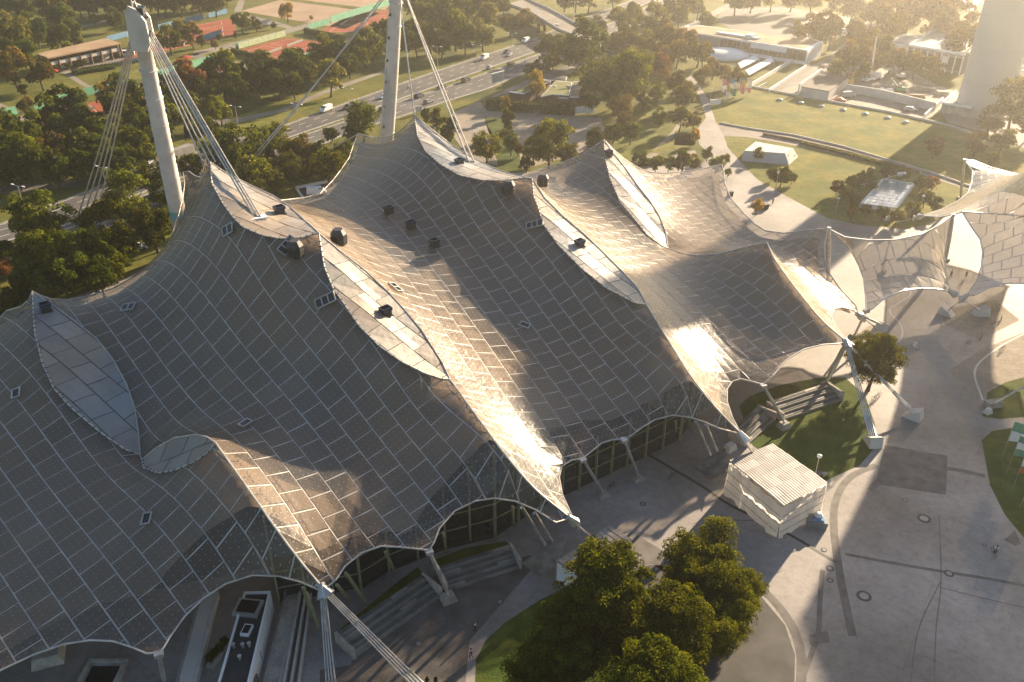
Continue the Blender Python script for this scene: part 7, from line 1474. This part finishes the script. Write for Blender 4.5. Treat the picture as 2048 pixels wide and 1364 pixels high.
for (x, y, w_, k_, sh) in [(30, 286, 56, dg, 'bush'), (84, 290, 54, dg, 'bush'), (128, 262, 50, dg, 'round'), (206, 296, 54, dg, 'bush'), (240, 268, 50, gr, 'round'), (268, 316, 54, dg, 'bush'), (296, 246, 52, dg, 'round'), (186, 330, 50, dg, 'bush'), (120, 350, 46, dg, 'bush'), (44, 352, 48, dg, 'bush'), (80, 262, 46, gr, 'round'), (4, 352, 50, dg, 'bush'), (352, 216, 46, dg, 'round'), (412, 168, 50, gr, 'round'), (436, 176, 44, dg, 'bush'), (470, 160, 48, gr, 'round'), (520, 168, 48, dg, 'bush'), (548, 172, 46, dg, 'bush'), (590, 172, 46, dg, 'bush'), (606, 130, 46, gr, 'round'), (700, 132, 44, dg, 'bush'), (716, 118, 46, gr, 'round'), (748, 104, 46, dg, 'round'), (790, 92, 44, dg, 'round'), (834, 88, 42, gr, 'round'), (370, 232, 42, gr, 'bush'), (300, 310, 44, gr, 'bush')]: tree(Z3, (x, y), w_, k_, sh)
for (x, y, w_, k_, sh) in [(462, 340, 46, dg, 'bush'), (480, 362, 44, gr, 'bush'), (540, 312, 46, dg, 'round'), (574, 300, 44, gr, 'round'), (584, 346, 44, dg, 'bush'), (612, 350, 38, gr, 'bush'), (646, 342, 44, dg, 'bush'), (650, 316, 42, gr, 'bush'), (690, 318, 44, gr, 'bush'), (702, 270, 40, dg, 'bush'), (436, 340, 40, dg, 'bush'), (330, 392, 50, dg, 'round'), (282, 430, 50, dg, 'bush'), (196, 500, 60, dg, 'round'), (74, 500, 60, gr, 'round'), (256, 500, 56, gr, 'round'), (20, 500, 50, dg, 'bush'), (150, 480, 50, gr, 'bush')]: tree(Z4, (x, y), w_, k_, sh, 1)
ZB = 'on the forecourt'
for a, l in [((ZB, (1735, 722), 112, yg, 'round', 2), 'round bushy green tree standing alone under the long tie-down cables'), ((ZB, (1202, 1170), 210, yg, 'round', 2), 'big dense tree left of the pair nearest the wrapped structure'), ((ZB, (1402, 1130), 178, yg, 'round', 2), 'big dense tree nearest the wrapped structure, upper right of its clump'), ((ZB, (1466, 1176), 110, yg, 'round', 2), 'smaller dense tree at the right edge of the big clump'), ((ZB, (1330, 1250), 200, yg, 'round', 2), 'big dense tree in the lower middle of the big clump'), ((ZB, (1120, 1290), 170, dg, 'round', 2), 'dark dense tree at the left of the big clump, over the lawn'), ((ZB, (1190, 1260), 140, yg, 'round', 2), 'dense tree with a golden tuft in the middle of the big clump'), ((ZB, (1290, 1370), 230, yg, 'round', 2), 'big dense tree cut off by the bottom edge')]: tree(*a, label=l)
for px, l in (((1425, 1230), 'dense tree in the lower right of the big clump'), ((1080, 1345), 'dark dense tree at the lower left of the big clump')): tree(ZB, px, 150, yg, 'round', 2, label=l)
for i, px in enumerate([(855, 1358), (872, 1357)]): tree(ZB, px, 9, dg, 'tall', 1, 2.0, label=['tiny dark conifer at the bottom edge, left of two', 'tiny dark conifer at the bottom edge, right of two'][i])
t = SHRUB_SPOTS[0]
for k in range(4):
    c = bpy.data.objects.new('shrub_leaves', crown('green', 'bush', k % 3, 1)); COL.objects.link(c); c.parent = t; c.location = (-.4 + k * .3, -1.2 + k * .8, .3); c.scale = (1.3, 1.3, 1.5)
part(t, 'trough', MB().box((0.05, 0, .25), (1.0, 3.6, .5), -.2), M['concrete'], world=False)
cnt, tot = {}, {}
for r_ in TREES: k = (r_[1], r_[2], r_[3]); tot[k] = tot.get(k, 0) + 1
SH = {'round': 'tree', 'tall': 'slender tree', 'flat': 'spreading tree', 'bush': 'low bush'}
for r_ in sorted(TREES, key=lambda r_: r_[4]):
    t, zone, kind, shape, x, lab = r_
    if lab: t['label'] = lab; continue
    k = (zone, kind, shape); cnt[k] = cnt.get(k, 0) + 1
    t['label'] = f"{kind} {SH[shape]} {zone}" + ('' if tot[k] == 1 else f", {ORD[cnt[k]]} of its colour from left")
    t['group'] = ('bushes ' if shape == 'bush' else 'trees ') + zone
for r_ in TREES:
    if r_[5] and r_[3] != 'tall': r_[0]['group'] = 'trees on the forecourt'
# clipped hedges: leafy boxes with a dark core
def hedge(label, px, w, h, kind='dark green'):
    P = [G(*p) for p in px]; t = thing('hedge', label, 'hedge', (P[0].x, P[0].y, 0)); core = MB().wall([(p.x, p.y) for p in P], h * .92, w * .8); part(t, 'branches', core, M['hedge_core'])
    r = np.random.default_rng(len(px) * 7 + int(w * 10)); V = []; tone = []
    for a, b in zip(P, P[1:]):
        d = b - a; L = d.length; u = d.normalized(); n = Vector((-u.y, u.x, 0))
        for k in range(int(L * (2 * h + w) * 7)):
            s = r.random() * L; f = r.random() * (2 * h + w)
            if f < h: o, z, nn = -w / 2, f, -n
            elif f < h + w: o, z, nn = f - h - w / 2, h, Vector((0, 0, 1))
            else: o, z, nn = w / 2, f - h - w, n
            p = a + u * s + n * (o + r.normal(0, .1)) + Vector((0, 0, z + r.normal(0, .1))); nn = (nn + Vector(r.normal(0, .5, 3))).normalized(); e = nn.orthogonal().normalized(); g_ = nn.cross(e); q = .28 * r.uniform(.6, 1.3)
            V += [p - e * q, p - g_ * q, p + e * q, p + g_ * q]; tone.append(min(1, max(0, r.normal(.45, .2))))
    V = [v - t.location for v in V]; me = mesh_of('leaves', V, [(4 * i, 4 * i + 1, 4 * i + 2, 4 * i + 3) for i in range(len(tone))], LEAF[kind], tone=tone); part(t, 'leaves', me, None)
hedge('dark clipped hedge along the top of the gravel yard', [(975, 214), (1060, 224), (1150, 230)], 3.0, 3.2); hedge('dark clipped hedge behind the terrace lawn at the left', [(150, 148), (185, 142), (225, 136)], 7.0, 1.3); hedge('low hedge on the near side of the middle clay court', [(460, 104), (510, 116), (560, 130)], 1.6, 1.8); hedge('dark hedge at the corner of the upper right clay court', [(610, 66), (650, 74), (690, 82)], 1.6, 2.4)
hedge('dark hedge strip along the promenade trench', [(1600, 288), (1700, 312), (1800, 340)], 1.2, .9); hedge('low hedge below the curved path right of the roof', [(1244, 334), (1300, 328), (1325, 322)], 3.0, 1.2)
# ================================================================== AIR
mb = MB().box((0, 600, 47.0), (1640, 1660, 96.0)); o = bpy.data.objects.new('haze', mb.mesh('haze', [])); COL.objects.link(o); o['kind'] = 'stuff'
hm = bpy.data.materials.new('haze'); hm.use_nodes = True; t = hm.node_tree
for n in list(t.nodes): t.nodes.remove(n)
ou = node(t, 'ShaderNodeOutputMaterial'); pv = node(t, 'ShaderNodeVolumePrincipled'); pv.inputs['Color'].default_value = (1.0, 0.97, 0.91, 1); pv.inputs['Density'].default_value = 0.00025; pv.inputs['Anisotropy'].default_value = 0.81
t.links.new(pv.outputs[0], ou.inputs['Volume']); o.data.materials.append(hm)
